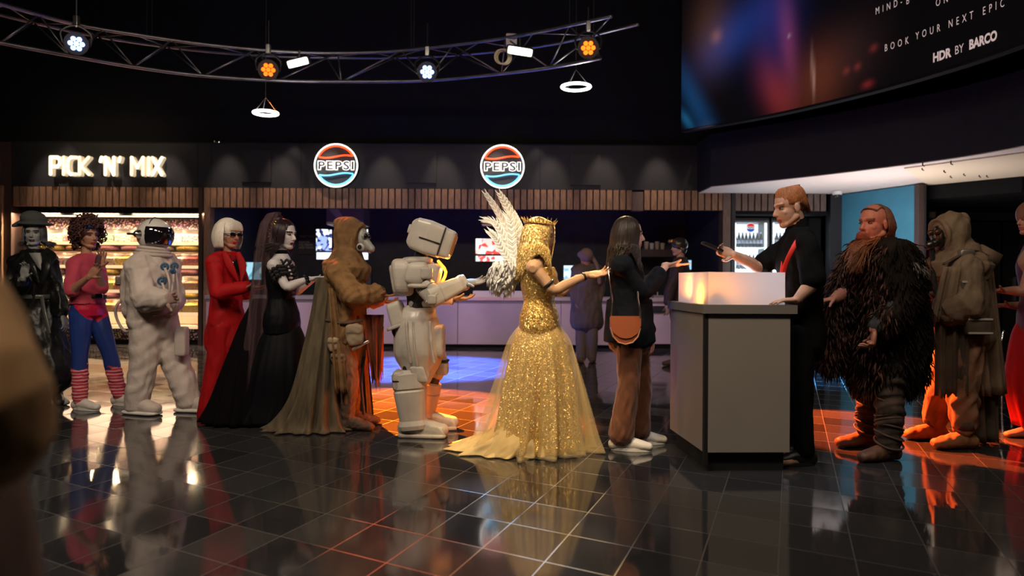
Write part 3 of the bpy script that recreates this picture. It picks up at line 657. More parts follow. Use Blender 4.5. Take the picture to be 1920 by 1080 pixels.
for fx in (fridge(1373, 1442, 'left glass door drinks fridge with round PEPSI badge', 'left'), fridge(1445, 1512, 'right glass door drinks fridge partly behind the employee', 'right')):
    xa, xb, d, zs, pos = fx
    for si, z in enumerate(zs[:3]):
        for k in range(8):
            if first: o = proto; first = False
            else:
                o = proto.copy(); COL.objects.link(o)
                for chd in list(proto.children): q = chd.copy(); COL.objects.link(q); q.parent = o
            o.location = (xa + .06 + (xb - xa - .12) * (k + .5) / 8, d + .16, z + .001)
            tag(o, f'dark cola bottle on the {sn[si]} shelf of the {pos} drinks fridge', 'bottle', f'bottles on the {sn[si]} shelf of the {pos} fridge')
point('fridge_spill', P(1410, 500, D - .2), (.7, .9, 1), 10, .2)

# ---- right side: soffit, curved fascia, poster screen, blue wall
HC = 2.76
cur = [(3.27, 11.9), (4.2, 10.9), (4.89, 10.0), (5.57, 8.9), (5.85, 7.8), (5.95, 6.2), (5.95, 3.0)]
cp, _ = cr([(x, y, 0) for x, y in cur], [1] * len(cur), 5)
m_soft = mat('pale_plaster', (.72, .66, .64), .6, var=.03); m_soft2 = mat('beige_plaster', (.75, .66, .52), .6)
def curved_slab(name, cp, z0, z1, inset, m, back=13.5):
    V = []; n = len(cp)
    for c in cp: V += [(c[0] + inset, c[1] + inset * .5, z0), (c[0] + inset, c[1] + inset * .5, z1)]
    V += [(13.5, cp[-1][1], z0), (13.5, cp[-1][1], z1), (13.5, back, z0), (13.5, back, z1), (cp[0][0] + inset, back, z0), (cp[0][0] + inset, back, z1)]
    k = len(V) // 2; Fc = [tuple(2 * i for i in range(k)), tuple(2 * i + 1 for i in range(k - 1, -1, -1))]
    Fc += [(2 * i, 2 * i + 1, 2 * ((i + 1) % k) + 1, 2 * ((i + 1) % k)) for i in range(k)]
    b = B(); b.add(V, Fc); return struct(name, b, m)
m_fas2 = mat('dark_soffit_face', (.012, .013, .016), .6, var=.1, spec=.3)
curved_slab('wall_soffit_face', cp, HC, 3.62, 0, m_fas2, 13.0)
curved_slab('ceiling_soffit', cp, HC - .012, HC - .002, .02, m_soft, 12.75)
# lower beige band
V = []; far = [P(1742, 340, 10.9)[:2], P(1920, 323, 10.3)[:2], (13.0, 9.2)]
b = B(); poly = [(5.3, 9.75, HC - .03), (6.6, 7.6, HC - .03), (13, 7.0, HC - .03), (13, 9.6, HC - .03), (P(1920, 323, 10.35)[0], 10.35, HC - .03), (P(1740, 341, 11.4)[0], 11.4, HC - .03)]
b.prism(poly, (0, 0, .016)); struct('ceiling_band', b, m_soft2)
b = B(); b.prism([(P(1745, 341, 11.3)[0], 11.45, HC - .25), (P(1921, 323, 10.35)[0], 10.4, HC - .25), (13, 9.7, HC - .25), (13, 21, HC - .25), (P(1745, 341, 11.3)[0], 21, HC - .25)], (0, 0, .235)); struct('ceiling_corridor', b, m_black)
# screen
scur = [(2.57, 11.0), (3.47, 10.0), (4.13, 8.95), (4.6, 7.87), (4.86, 6.84), (4.95, 5.6), (4.9, 4.0)]
sp_, _ = cr([(x, y, 0) for x, y in scur], [1] * len(scur), 8)
arc = np.concatenate(([0], np.cumsum([np.linalg.norm(sp_[i + 1] - sp_[i]) for i in range(len(sp_) - 1)])))
def on_screen(u, z, off=0.):
    u = min(max(u, 0), arc[-1]); i = min(np.searchsorted(arc, u, 'right') - 1, len(arc) - 2); i = max(i, 0); t = (u - arc[i]) / (arc[i + 1] - arc[i])
    p = sp_[i] * (1 - t) + sp_[i + 1] * t; d = nz(sp_[i + 1] - sp_[i]); nrm = np.array((d[1], -d[0], 0)) ; 
    if nrm[0] > 0: nrm = -nrm
    return np.array((p[0], p[1], z)) + nrm * off
def poster_mat():
    m = bpy.data.materials.new('poster_display'); m.use_nodes = True; n, l = m.node_tree.nodes, m.node_tree.links; b_ = n['Principled BSDF']
    at = n.new('ShaderNodeAttribute'); at.attribute_name = 'paint'
    l.new(at.outputs['Color'], b_.inputs['Emission Color']); b_.inputs['Emission Strength'].default_value = .32; b_.inputs['Specular IOR Level'].default_value = .05; b_.inputs['Base Color'].default_value = (.002, .002, .002, 1); b_.inputs['Roughness'].default_value = .5
    return m
scr = empty('curved_poster_screen', (4.2, 8.9, 3.5), 'large curved dark poster screen with glowing red and blue nebula', 'screen')
nu, nv = 220, 90; ZB, ZT = 3.50, 6.2; V = []; C_ = []
# picture on the display: soft coloured glows, given along the screen (u, z)
def u_at(px):
    best = min(range(len(sp_) * 10), key=lambda k: abs(960 + on_screen(arc[-1] * k / (len(sp_) * 10), 0)[0] / on_screen(arc[-1] * k / (len(sp_) * 10), 0)[1] * F_PX - px)); return arc[-1] * best / (len(sp_) * 10)
def uz(px, py): u = u_at(px); d = on_screen(u, 0)[1]; return u, P(px, py, d)[2]
blobs = [(1300, 190, .12, .5, (.01, .10, .30), .5), (1330, 60, .22, .4, (.15, .06, .02), 0), (1340, 68, .06, .07, (.35, .13, .04), 0), (1370, 70, .3, .28, (.01, .06, .35), -.6), (1450, 40, .22, .5, (.04, .03, .22), 0),
         (1475, 80, .09, .42, (.32, .05, .12), .1), (1455, 175, .16, .32, (.42, .04, .03), .35), (1530, 150, .25, .3, (.24, .05, .02), 0), (1590, 100, .3, .3, (.05, .02, .02), 0), (1420, 20, .5, .5, (.01, .015, .08), 0),
         (1635, 90, .035, .03, (.3, .03, .03), 0), (1605, 125, .03, .03, (.3, .04, .03), 0), (1585, 133, .03, .03, (.28, .04, .03), 0), (1625, 158, .05, .03, (.4, .03, .03), 0), (1523, 138, .013, .17, (.75, .5, .42), .05), (1478, 67, .012, .02, (.6, .5, .5), 0), (1285, 225, .05, .12, (.02, .22, .5), .6)]
blobs = [(*uz(px, py), su, sv, c, sh) for px, py, su, sv, c, sh in blobs]
g = np.random.default_rng(5)
for i in range(nu + 1):
    for j in range(nv + 1):
        u = arc[-1] * i / nu; z = ZB + (ZT - ZB) * j / nv; V.append(on_screen(u, z)); c = np.array((.006, .005, .006))
        for bu, bz, su, sv, col, sh in blobs:
            du = (u - bu) + sh * (z - bz); k_ = math.exp(-.5 * ((du / su) ** 2 + ((z - bz) / sv) ** 2))
            if k_ > .01: c = c + np.array(col) * k_
        C_.append((*c, 1))
Fc = [(i * (nv + 1) + j, (i + 1) * (nv + 1) + j, (i + 1) * (nv + 1) + j + 1, i * (nv + 1) + j + 1) for i in range(nu) for j in range(nv)]
b = B(); b.add(V, Fc); o = obj('display', b, poster_mat(), scr, smooth=True)
ca = o.data.color_attributes.new('paint', 'FLOAT_COLOR', 'POINT'); ca.data.foreach_set('color', np.array(C_).ravel())
b = B(); R = []
for i in range(nu + 1):
    u = arc[-1] * i / nu; R.append([on_screen(u, ZB - .03, -.004), on_screen(u, ZT, -.004), on_screen(u, ZT, -.12), on_screen(u, ZB - .03, -.12)])
b.rings([np.array(r) for r in R]); obj('backing_box', b, m_black, scr)
m_txt = glow('poster_text', (.62, .50, .50), .55)
def screen_text(s, px, py, size, space, name, offs=0., xs=.8):
    V, Fc = text_mesh(s, size, 0, 0, offs, 3, space=space); V[:, 0] *= xs; u0, zz = uz(px, py)
    VV = [on_screen(u0 + v[0], zz + v[1], .012) for v in V]; b = B(); b.add(VV, Fc); obj(name, b, m_txt, scr)
screen_text('MIND-', 1640, 28, .118, 2.0, 'lettering', 0, .62); screen_text('B', 1696, 9, .118, 2.0, 'lettering', 0, .62)
screen_text('ON', 1752, 13, .118, 2.0, 'lettering', 0, .62)
for w_, px_, py_ in (('BOOK', 1657, 97), ('YOUR', 1716, 75), ('NEXT', 1777, 53), ('EPIC', 1840, 29)): screen_text(w_, px_, py_, .118, 2.0, 'lettering', 0, .62)
screen_text('HDR', 1747, 117, .135, 1.0, 'lettering', .006, .78)
screen_text('BY', 1789, 103, .13, 1.0, 'lettering', 0, .72)
screen_text('BARCO', 1815, 93, .135, 1.0, 'lettering', .006, .72)
V_ = []; 
# blue wall, frame post, corridor
m_blue = mat('teal_blue_wall', (.035, .16, .24), .55, var=.05)
pw0, pw1 = P(1574, 400, 12.75), P(1722, 400, 11.3)
def wall_seg(name, p, q, z0, z1, th, m):
    p, q = np.array(p[:2]), np.array(q[:2]); d = nz(q - p); nn = np.array((-d[1], d[0])) * th
    b = B(); b.prism([(*p, z0), (*q, z0), (*(q + nn), z0), (*(p + nn), z0)], (0, 0, z1 - z0)); return struct(name, b, m)
wall_seg('wall_blue', pw0, pw1, 0, HC - .03, .12, m_blue)
b = B(); b.bx(sx(1562), sx(1575), D - .1, D + .2, 0, HC - .02); struct('trim_20', b, m_darkmetal)
q = P(1731, 400, 11.25); b = B(); b.bx(q[0] - .075, q[0] + .0, q[1] - .02, q[1] + .2, 0, HC - .03); struct('trim_21', b, m_post)
b = B(); b.bx(q[0], q[0] + .03, q[1] - .03, q[1] + .2, 0, HC - .03); struct('trim_22', b, m_fascia)
b = B(); b.bx(sx(1376), sx(1562), D + 1.1, D + 1.3, 0, 4); struct('wall_fridge_bay', b, m_black)
b = B(); b.bx(sx(1376), sx(1552), D + .0, D + 1.1, sz(395), sz(350)); struct('ceiling_fridge_bay', b, m_black)
b = B(); b.bx(5.40, sx(1552), D + .3, D + .9, 0, sz(398)); tag(obj('tall_cabinet', b, m_black), 'tall plain black cabinet right of the drinks fridges', 'cabinet')
# corridor wall with doors
cw = P(1830, 400, 13.5)
m_corr = mat('corridor_wall', (.030, .026, .026), .6, var=.2)
b = B(); b.bx(P(1735, 0, 13.5)[0], 13.6, 13.5, 13.6, 0, HC); struct('wall_corridor', b, m_corr)
for i, (xa, xb) in enumerate(((1768, 1868), (1872, 1990))):
    a, c = P(xa, 412, 13.5)[0], P(xb, 412, 13.5)[0]; zt = P(0, 412, 13.5)[2]
    b = B(); b.bx(a, c, 13.42, 13.48, 0, zt); o = struct('door_%d' % (i + 1), b, mat('dark_door', (.016, .015, .016), .45))
    b = B(); b.bx(a - .05, a, 13.38, 13.5, 0, zt + .05); b.bx(c, c + .05, 13.38, 13.5, 0, zt + .05); b.bx(a - .05, c + .05, 13.38, 13.5, zt, zt + .05); obj('door_frame', b, m_fascia, o)
    b = B(); b.bx(a + .25, a + .31, 13.37, 13.42, .85, 1.3); obj('door_handle', b, m_metal, o)
    b = B(); b.bx(a + .35, a + .6, 13.405, 13.42, .5, 2.0); obj('vision_panel', b, mat('brown_glass', (.05, .035, .03), .2), o)
b = B(); c = P(1748, 392, 13.46); b.box(c, (.05, 0, 0), (0, .03, 0), (0, 0, .17)); tag(obj('wall_notice', b, mat('notice_cream', (.4, .33, .26), .5)), 'small cream notice on the corridor wall beside the column', 'notice')
c = P(1746, 470, 13.4); b = B(); b.tube([c - (0, 0, .45), c - (0, 0, .2), c + (0, 0, .2), c + (0, 0, .26)], [.07, .075, .075, .03], n=16); tag(obj('fire_extinguisher', b, mat('extinguisher_red', (.35, .02, .02), .3)), 'red cylinder on the corridor wall behind the fur clad man', 'fire extinguisher')
# security dome
c = P(1570, 366, 12.3); c[2] = HC - .02; e = empty('security_camera', c - (0, 0, .1), 'white dome security camera under the pale soffit', 'security camera')
b = B(); b.tube([c, c - (0, 0, .06)], .075, n=20, dome=False); obj('mount', b, mat('cam_white', (.7, .7, .7), .4), e)
b = B(); b.sph(c - (0, 0, .065), .055); obj('dome', b, mat('smoked_dome', (.02, .02, .02), .05), e, smooth=True)
# sprinkler-like ceiling hooks
g = np.random.default_rng(3)
for k, (px, py) in enumerate(((1730, 310), (1783, 307), (1770, 322), (1807, 328), (1782, 332), (1836, 331), (1850, 331), (1729, 318))):
    c = on_plane(px, py, HC - .05); b = B(); b.tube([c + (0, 0, .06), c, c + (.02, 0, -.01)], .008, n=6)
    tag(obj('ceiling_hook', b, m_darkmetal), 'small dark hook in the pale curved ceiling at the right edge', 'hook', 'small hooks in the curved ceiling')
area('soffit_uplight', (5.2, 10.3, 1.0), (5.6, 10.6, HC), (1, .84, .78), 60, 1.6, .6)
spot('blue_wall_wash', P(1640, 350, 10.5) * (1, 1, 0) + (0, 0, 2.6), P(1640, 480, 12.2), (.45, .8, 1), 34, 90, .8, .1)
spot('blue_floor_wash', P(1560, 380, 11.5) * (1, 1, 0) + (0, 0, 2.6), floor_at(1560, 690), (.1, .45, 1), 1500, 50, .4, .1)
# ================================================================= PEOPLE
def skin_mat(name, col, r=.55): return mat(name, col, r, var=.08, vscale=20, sheen=.05)
m_eyew = mat('eye_white', (.38, .35, .32), .2, coat=.5); m_iris = mat('iris_dark', (.02, .015, .012), .15)
m_lip = mat('lip_rose', (.35, .08, .07), .4)
class Person:
    """a figure posed from joints; near side = camera side"""
    def __init__(s, d, px, label, look=(1, 0, 0), up=(0, 0, 1), hs=1., shoes=0.):
        s.d = d; p = P(px, 600, d); s.base = np.array((p[0], d, 0.)); s.e = empty('person', s.base, label, 'person')
        s.F = nz(look); s.U0 = nz(up); s.R = nz(np.cross(s.F, s.U0)); s.U = np.cross(s.R, s.F); s.hs = hs; s.b = B(); s.J = {}
    def p(s, x, y, o=0.): return P(x, y, s.d + o)
    def j(s, **k):
        for n, v in k.items(): s.J[n] = s.p(*v)
        return s
    def H(s, f=0, r=0, u=0): return s.J['head'] + (s.F * f + s.R * r + s.U * u) * s.hs
    def head(s, ears=True):
        F, R, U, b, h = s.F, s.R, s.U, s.b, s.hs
        b.ell(s.H(-.018, 0, .035), R * .076 * h, F * .098 * h, U * .088 * h, 20, 14)
        b.ell(s.H(.018, 0, -.03), R * .062 * h, F * .070 * h, U * .082 * h, 20, 14)
        b.ell(s.H(.055, 0, -.098), R * .026 * h, F * .026 * h, U * .022 * h)
        for q in (-1, 1):
            b.tube([s.H(-.01, q * .055, -.06), s.H(.05, q * .02, -.097)], .020 * h)
            b.ell(s.H(.05, q * .036, -.025), R * .022 * h, F * .022 * h, U * .022 * h)
            if ears: b.ell(s.H(-.012, q * .077, -.01), R * .007 * h, F * .018 * h, U * .030 * h)
        b.tube([s.H(.062, -.04, .025), s.H(.079, 0, .022), s.H(.062, .04, .025)], .013 * h)
        b.tube([s.H(.078, 0, .012), s.H(.100, 0, -.03)], [.008 * h, .012 * h])
        b.ell(s.H(.088, 0, -.035), R * .017 * h, F * .012 * h, U * .008 * h)
        b.ell(s.H(.078, 0, -.062), R * .024 * h, F * .013 * h, U * .007 * h)
        b.ell(s.H(.076, 0, -.074), R * .020 * h, F * .013 * h, U * .008 * h)
    def neck(s, r=.052):
        s.b.tube([s.H(-.025, 0, -.03), s.J['neck']], [r * .95, r * 1.1])
    def torso(s, b=None, g=0., sh=.19, ch=(.155, .11), wa=(.13, .095), hp=(.165, .115), top=True, low=0.):
        """loft hips-waist-chest-shoulders; needs neck, pelvis, sN, sF"""
        b = b or s.b; J = s.J; lat = nz(J['sN'] - J['sF']); a, c = J['pelvis'], J['neck']; up = nz(c - a); lat = nz(lat - up * lat.dot(up)); fr = np.cross(up, lat); L = np.linalg.norm(c - a); u = np.arange(28) / 28 * 2 * math.pi
        mid = (J['sN'] + J['sF']) / 2; t_ch = .68
        prof = [(-.16 - low, hp[0] * .55, hp[1] * .6), (-.10 - low, hp[0] * .93, hp[1] * .95), (0, hp[0], hp[1]), (.14, hp[0] * .92, hp[1] * .95), (.36, wa[0], wa[1]), (.6, ch[0] * .95, ch[1]), (.76, ch[0], ch[1] * 1.02), (.88, ch[0] * .98, ch[1] * .85)]
        if top: prof += [(.97, sh * .62, .07), (1.03, .06, .055)]
        R = []
        for t, ra, rb in prof:
            cc = a + (c - a) * t + (mid - (a + (c - a) * .9)) * max(0, min(1, (t - .3) / .6)) * (.6 if t < .95 else 0)
            R.append(cc + np.outer(np.cos(u) * (ra + g), lat) + np.outer(np.sin(u) * (rb + g), fr))
        b.rings(R); s.lat, s.fr = lat, fr
        for q in (('sN', 'sF') if top else ()): b.tube([c + (J[q] - c) * .3 - up * .03, J[q]], [.06 + g, .058 + g])
        return b
    def arm(s, q, b=None, g=0., t1=1., r=(.055, .043, .030), t0=0., pts=None, flare=0.):
        """q: 'N' or 'F'; t1 = how far down (1 shoulder..elbow, 2 wrist)"""
        b = b or s.b; J = s.J; S_, E, W_ = J['s' + q], J['e' + q], J['w' + q]
        p = [S_, S_ * .5 + E * .5, E, E * .65 + W_ * .35, W_]; rr = [r[0], r[0] * .9, r[1], r[1] * 1.02, r[2]]
        p, rr = cr(p, rr, 4); n = int(round((len(p) - 1) * t1 / 2)) + 1; p, rr = p[:n], [float(x[0]) + g + flare * i / len(p) for i, x in enumerate(rr[:n])]
        b.tube(p, rr, n=14); return b
    def hand(s, q, Dd, Nn, curl=.25, thumb=1, b=None, sz=1., spread=1., tcurl=.3, curls=None):
        b = b or s.b; W_ = s.J['w' + q]; Dd = nz(Dd); Nn = nz(np.asarray(Nn, float) - Dd * Dd.dot(Nn)); Sd = np.cross(Dd, Nn) * thumb; h = sz
        b.tube([W_ - Dd * .02, W_ + Dd * .03 * h], [(.026 * h, .020 * h), (.032 * h, .018 * h)], lat=Sd)
        b.ell(W_ + Dd * .052 * h, Dd * .052 * h, Sd * .041 * h, Nn * .016 * h, 16, 10, .8)
        for i, (off, L) in enumerate(((.030, .070), (.010, .079), (-.010, .073), (-.029, .057))):
            c = W_ + Dd * (.090 - abs(off - .005) * .2) * h + Sd * off * h; d = nz(Dd + Sd * off * 3.5 * spread); pts = [c]; cu = curls[i] if curls else curl * (1 + .25 * i)
            for k, f in enumerate((.45, .32, .23)):
                th = cu * (1 if k else .6); d = nz(d * math.cos(th) + Nn * math.sin(th)) ; pts.append(pts[-1] + d * L * f * h)
            b.tube(pts, [.0092 * h, .0088 * h, .0078 * h, .0066 * h], n=8)
        c = W_ + Dd * .018 * h + Sd * .026 * h; d = nz(Dd * .62 + Sd * .75 + Nn * .25); p1 = c + d * .045 * h; d2 = nz(d + Dd * tcurl + Nn * tcurl * .8); b.tube([c, p1, p1 + d2 * .03 * h, p1 + d2 * .03 * h + nz(d2 + Nn * tcurl) * .022 * h], [.015 * h, .0115 * h, .010 * h, .0085 * h], n=8)
    def leg(s, q, b=None, g=0., toe=None, r=(.082, .055, .035), t0=0., t1=2., foot=True, fl=.25):
        b = b or s.b; J = s.J; H_, K, A = J['h' + q], J['k' + q], J['a' + q]
        p = [H_, H_ * .5 + K * .5, K, K * .7 + A * .3, A]; rr = [r[0], r[0] * .86, r[1], r[1] * 1.03, r[2]]
        p, rr = cr(p, rr, 4); i0 = int(round((len(p) - 1) * t0 / 2)); i1 = int(round((len(p) - 1) * t1 / 2)) + 1
        b.tube(p[i0:i1], [float(x[0]) + g for x in rr[i0:i1]], n=14)
        if foot and toe is not None: s.foot(q, toe, b)
        return b
    def foot(s, q, toe, b=None, g=0., L=.255, h=.0, e=1.):
        b = b or s.b; A = s.J['a' + q]; t = nz(np.array((toe[0], toe[1], 0))); z = np.array((0, 0, 1.)); gr = lambda f, u: np.array((A[0], A[1], 0)) + t * f * L + z * u
        pts = [gr(-.22, .034 + g), gr(0, .045 + g), gr(.3, .040 + g), gr(.55, .030 + g), gr(.75, .024 + g)]
        b.tube(pts, [(.030 + g, .034 + g), (.034 + g, .045 + g), (.038 + g, .040 + g), (.042 + g, .030 + g), (.034 + g, .022 + g)], lat=np.cross(t, z), n=14, e=e)
        b.tube([A, gr(.05, .05 + g)], [.034 + g, .04 + g]); return b
    def finish(s, skin, lips=m_lip, brow=None, vox=.0045, eyes=True, extra=None, sm=2, iris=m_iris):
        Hh, F, R, U, h = s.J['head'], s.F, s.R, s.U, s.hs
        def dent(V, N):
            L = V - Hh; f, r, u = L @ F / h, L @ R / h, L @ U / h; m = f > .03; D_ = np.zeros(len(V))
            for q in (-1, 1): D_ -= .013 * np.exp(-(((r - q * .032) / .017) ** 2 + ((u - .004) / .011) ** 2))
            D_ -= .005 * np.exp(-((r / .024) ** 2 + ((u + .0675) / .003) ** 2))
            return V + np.outer(D_ * m * h, F)
        me = remesh(s.b, vox, sm, fn=dent); mats = [skin, lips, brow or skin] + ([m for m, _ in extra] if extra else [])
        def sel(C):
            L = C - Hh; f, r, u = L @ F / h, L @ R / h, L @ U / h; k = np.zeros(len(C), int)
            k[(f > .072) & (np.abs(r) < .021) & (u < -.0575) & (u > -.0795)] = 1
            k[(f > .045) & (np.abs(r) > .012) & (np.abs(r) < .053) & (u > .019 - np.abs(r) * .0) & (u < .030)] = 2
            if extra:
                for i, (_, fn) in enumerate(extra): k[fn(C)] = 3 + i
            return k
        s.body = rlink('body', me, mats, s.e, sel)
        if eyes:
            for q in (-1, 1):
                b = B(); c = s.H(.066, q * .031, .003); b.ell(c, R * .0115 * h, F * .012 * h, U * .0062 * h, 14, 10)
                b.ell(c + F * .0095 * h, R * .0060 * h, F * .004 * h, U * .0050 * h, 10, 6, mi=1)
                b.tube([c + R * .013 * h + F * .006 * h, c + U * .0068 * h + F * .011 * h, c - R * .013 * h + F * .006 * h], .0022 * h, n=5, mi=1); obj('eye', b, [m_eyew, iris], s.e, smooth=True)
        return s
    def cloth(s, name, b, m, vox=.009, sm=3, fold=None, sel=None): return rlink(name, remesh(b, vox, sm, fold), m, s.e, sel)
    def solid(s, name, b, m, smooth=True): return obj(name, b, m, s.e, smooth=smooth)
    def scalp(s, n=3000, lo=-.02, face=.035):
        """points of a scalp (world) with outward normals"""
        g = np.random.default_rng(1); th = g.uniform(0, 2 * math.pi, n); ph = np.arcsin(g.uniform(-.35, 1, n))
        l = np.stack((np.cos(th) * np.cos(ph), np.sin(th) * np.cos(ph), np.sin(ph)), 1); P_ = l * (.104, .082, .094) * s.hs
        keep = ~((l[:, 0] > .45) & (l[:, 2] < .45)); l, P_ = l[keep], P_[keep]; M = np.stack((s.F, s.R, s.U))
        return (s.J['head'] + (np.array((-.018, 0, .035)) * s.hs + P_) @ M, l @ M)
    def hoodshape(s, b, g=0., sh=(.19, .22)):
        """a roomy hood with a rolled opening that spreads over the shoulders"""
        h = s.hs; b.ell(s.H(-.032, 0, .035), s.R * (.108 + g) * h, s.F * (.118 + g) * h, s.U * (.128 + g) * h, 24, 16)
        b.tube([s.H(-.035, 0, .0), s.H(-.035, 0, -.09), s.J['neck'] + Z * .02, s.J['neck'] - Z * .055], [(.105 + g, .112 + g), (.10 + g, .108 + g), (.13 + g, .145 + g), sh], lat=nz(s.F * (1, 1, 0)), n=24, smooth=3)
        b.ell(s.H(-.10, 0, .10), s.R * .06, s.F * .07, s.U * .06)
        rim = [s.H(.058 + .018 * math.cos(a) + g, .088 * math.sin(a), .005 + .108 * math.cos(a)) for a in np.linspace(0, 2 * math.pi, 30)]
        b.tube(rim, .017, n=8, dome=False); return b
    def cap(s, b, g=.012, back=-.02, low=-.02):
        """hair mass: shell round the skull, open at the face"""
        h = s.hs; b.ell(s.H(-.026, 0, .042), s.R * (.078 + g) * h, s.F * (.094 + g) * h, s.U * (.086 + g) * h, 20, 14)
        return b
def skirt(rings, pleats=14, amp=.05, seed=0, n=120, k=6, hem=.0, pw=1.5):
    """a pleated hanging cloth: rings = (centre, rx, ry, strength)"""
    g = np.random.default_rng(seed); pts, rr = cr([r[0] for r in rings], [(r[1], r[2], r[3] if len(r) > 3 else 1) for r in rings], k)
    u = np.arange(n) / n * 2 * math.pi; f = [(pleats * (1 + .35 * i), g.uniform(0, 6.28), 1 / (1 + .5 * i)) for i in range(4)]; R = []
    for i, (c, r) in enumerate(zip(pts, rr)):
        t = i / (len(pts) - 1); w = sum(a * np.sin(np.round(m) * u + p + .5 * math.sin(2.2 * t + p)) for m, p, a in f) / 2
        s = 1 + amp * w * r[2] * (.25 + t ** pw)
        R.append(np.stack((c[0] + np.cos(u) * r[0] * s, c[1] + np.sin(u) * r[1] * s, np.full(n, c[2]) + (hem * w if i == len(pts) - 1 else 0)), 1))
    b = B(); b.rings(R); return b
def hanging(top, bottom, w0, w1, th=.012, waves=4, amp=.02, n=28, k=12, seed=0, tatter=0., lat=(1, 0, 0)):
    """a free hanging cloth panel with thickness"""
    g = np.random.default_rng(seed); top, bottom, lat = np.asarray(top, float), np.asarray(bottom, float), nz(lat); out = nz(np.cross(lat, (0, 0, 1))); ph = g.uniform(0, 6, 3); V = []; tt = g.uniform(0, 1, n + 1)
    for sd in (0, 1):
        for i in range(k + 1):
            t = i / k; c = top * (1 - t) + bottom * t; w = w0 * (1 - t) + w1 * t
            for q in range(n + 1):
                x = q / n - .5; o = amp * (.3 + t) * (math.sin(waves * 6.28 * x + ph[0]) + .5 * math.sin(2.7 * waves * x * 6.28 + ph[1] + t)); V.append(c + lat * w * x + out * (o + th * sd) + np.array((0, 0, -tatter * tt[q] * (t ** 4))))
    m = (n + 1) * (k + 1); Fc = []
    for i in range(k):
        for q in range(n):
            a = i * (n + 1) + q; Fc += [(a, a + 1, a + n + 2, a + n + 1), (a + m, a + m + n + 1, a + m + n + 2, a + m + 1)]
    for q in range(n): Fc += [(q, q + m, q + 1 + m, q + 1), (k * (n + 1) + q, k * (n + 1) + q + 1, k * (n + 1) + q + 1 + m, k * (n + 1) + q + m)]
    for i in range(k): Fc += [(i * (n + 1), (i + 1) * (n + 1), (i + 1) * (n + 1) + m, i * (n + 1) + m), (i * (n + 1) + n, i * (n + 1) + n + m, (i + 1) * (n + 1) + n + m, (i + 1) * (n + 1) + n)]
    b = B(); b.add(V, Fc); return b
sk_fair = skin_mat('fair_skin', (.52, .30, .22)); sk_warm = skin_mat('warm_skin', (.42, .20, .13)); sk_grey = skin_mat('grey_skin', (.30, .30, .30)); sk_pale = skin_mat('powdered_pale_skin', (.60, .56, .58)); sk_glove = mat('dark_glove', (.05, .035, .03), .6)
lip_dark = mat('lip_dark', (.08, .01, .015), .35); lip_red = mat('lip_red', (.4, .02, .03), .35); lip_grey = mat('lip_charcoal', (.03, .03, .03), .4)
Z = np.array((0, 0, 1.)); X = np.array((1., 0, 0)); Y = np.array((0, 1., 0))
def gz(p): return np.array((p[0], p[1], 0.))

# ---- customer with brown bag ------------------------------------------------
q = Person(5.15, 1180, 'person with long dark hair, navy cardigan and rust trousers, palm held out to the kiosk', look=(1, .05, -.03))
q.j(head=(1181, 440), neck=(1172, 480, .0), sN=(1166, 498, -.15), sF=(1176, 497, .16), eN=(1206, 548, -.12), wN=(1250, 497, .02), eF=(1190, 555, .2), wF=(1222, 632, .16), pelvis=(1183, 625), hN=(1180, 632, -.085), hF=(1188, 632, .085), kN=(1178, 725, -.08), kF=(1202, 722, .10), aN=(1165, 818, -.07), aF=(1196, 808, .12))
q.head(); q.neck(.045); q.torso(ch=(.14, .10), wa=(.115, .09), sh=.17)
q.arm('N', t1=2, r=(.048, .036, .024)); q.arm('F', t1=2, r=(.048, .036, .024)); q.hand('N', X + Z * .04, Z, .04, 1, tcurl=.15); q.hand('F', -Z + X * .1, X * -1, .3, 1, sz=.9)
q.leg('N', toe=(1, -.15)); q.leg('F', toe=(1, .1)); q.finish(sk_fair, brow=mat('brow_dark', (.08, .04, .03), .7))
m_navy2 = mat('navy_knit', (.005, .007, .012), .9, var=.3, vscale=30, spec=.15)
b = B(); q.torso(b, .022, ch=(.14, .105), wa=(.13, .105), hp=(.17, .13), low=.06, sh=.17); q.arm('N', b, .017, 1.72, r=(.040, .044, .044)); q.arm('F', b, .02, 1.9, r=(.05, .042, .035))
b.tube([q.p(1180, 560), q.p(1180, 600), q.p(1180, 641)], [(.165, .13), (.175, .15), (.188, .165)], lat=X, n=24, dome=False)
q.cloth('cardigan', b, m_navy2, sm=5, fold=folds(.006, 20, 12, seed=1))
m_rust = mat('rust_velvet', (.15, .050, .022), .6, var=.15, sheen=.25, vscale=15)
b = B(); q.torso(b, .014, top=False, low=0); b = B(); b.tube([q.p(1183, 600), q.p(1182, 640)], [(.16, .12), (.165, .125)], lat=X, n=20)
for k_, (h_, kk, a_) in enumerate((('hN', 'kN', 'aN'), ('hF', 'kF', 'aF'))):
    A = q.J[a_] + Z * .015; b.tube([q.J[h_], q.J[h_] * .5 + q.J[kk] * .5, q.J[kk], q.J[kk] * .5 + A * .5, A], [.095, .085, .078, .082, .092], n=18, smooth=3)
q.cloth('trousers', b, m_rust, fold=folds(.005, 24, .6, seed=3))
m_sneak = mat('white_leather', (.72, .66, .60), .45); m_sole = mat('white_rubber', (.78, .74, .70), .5)
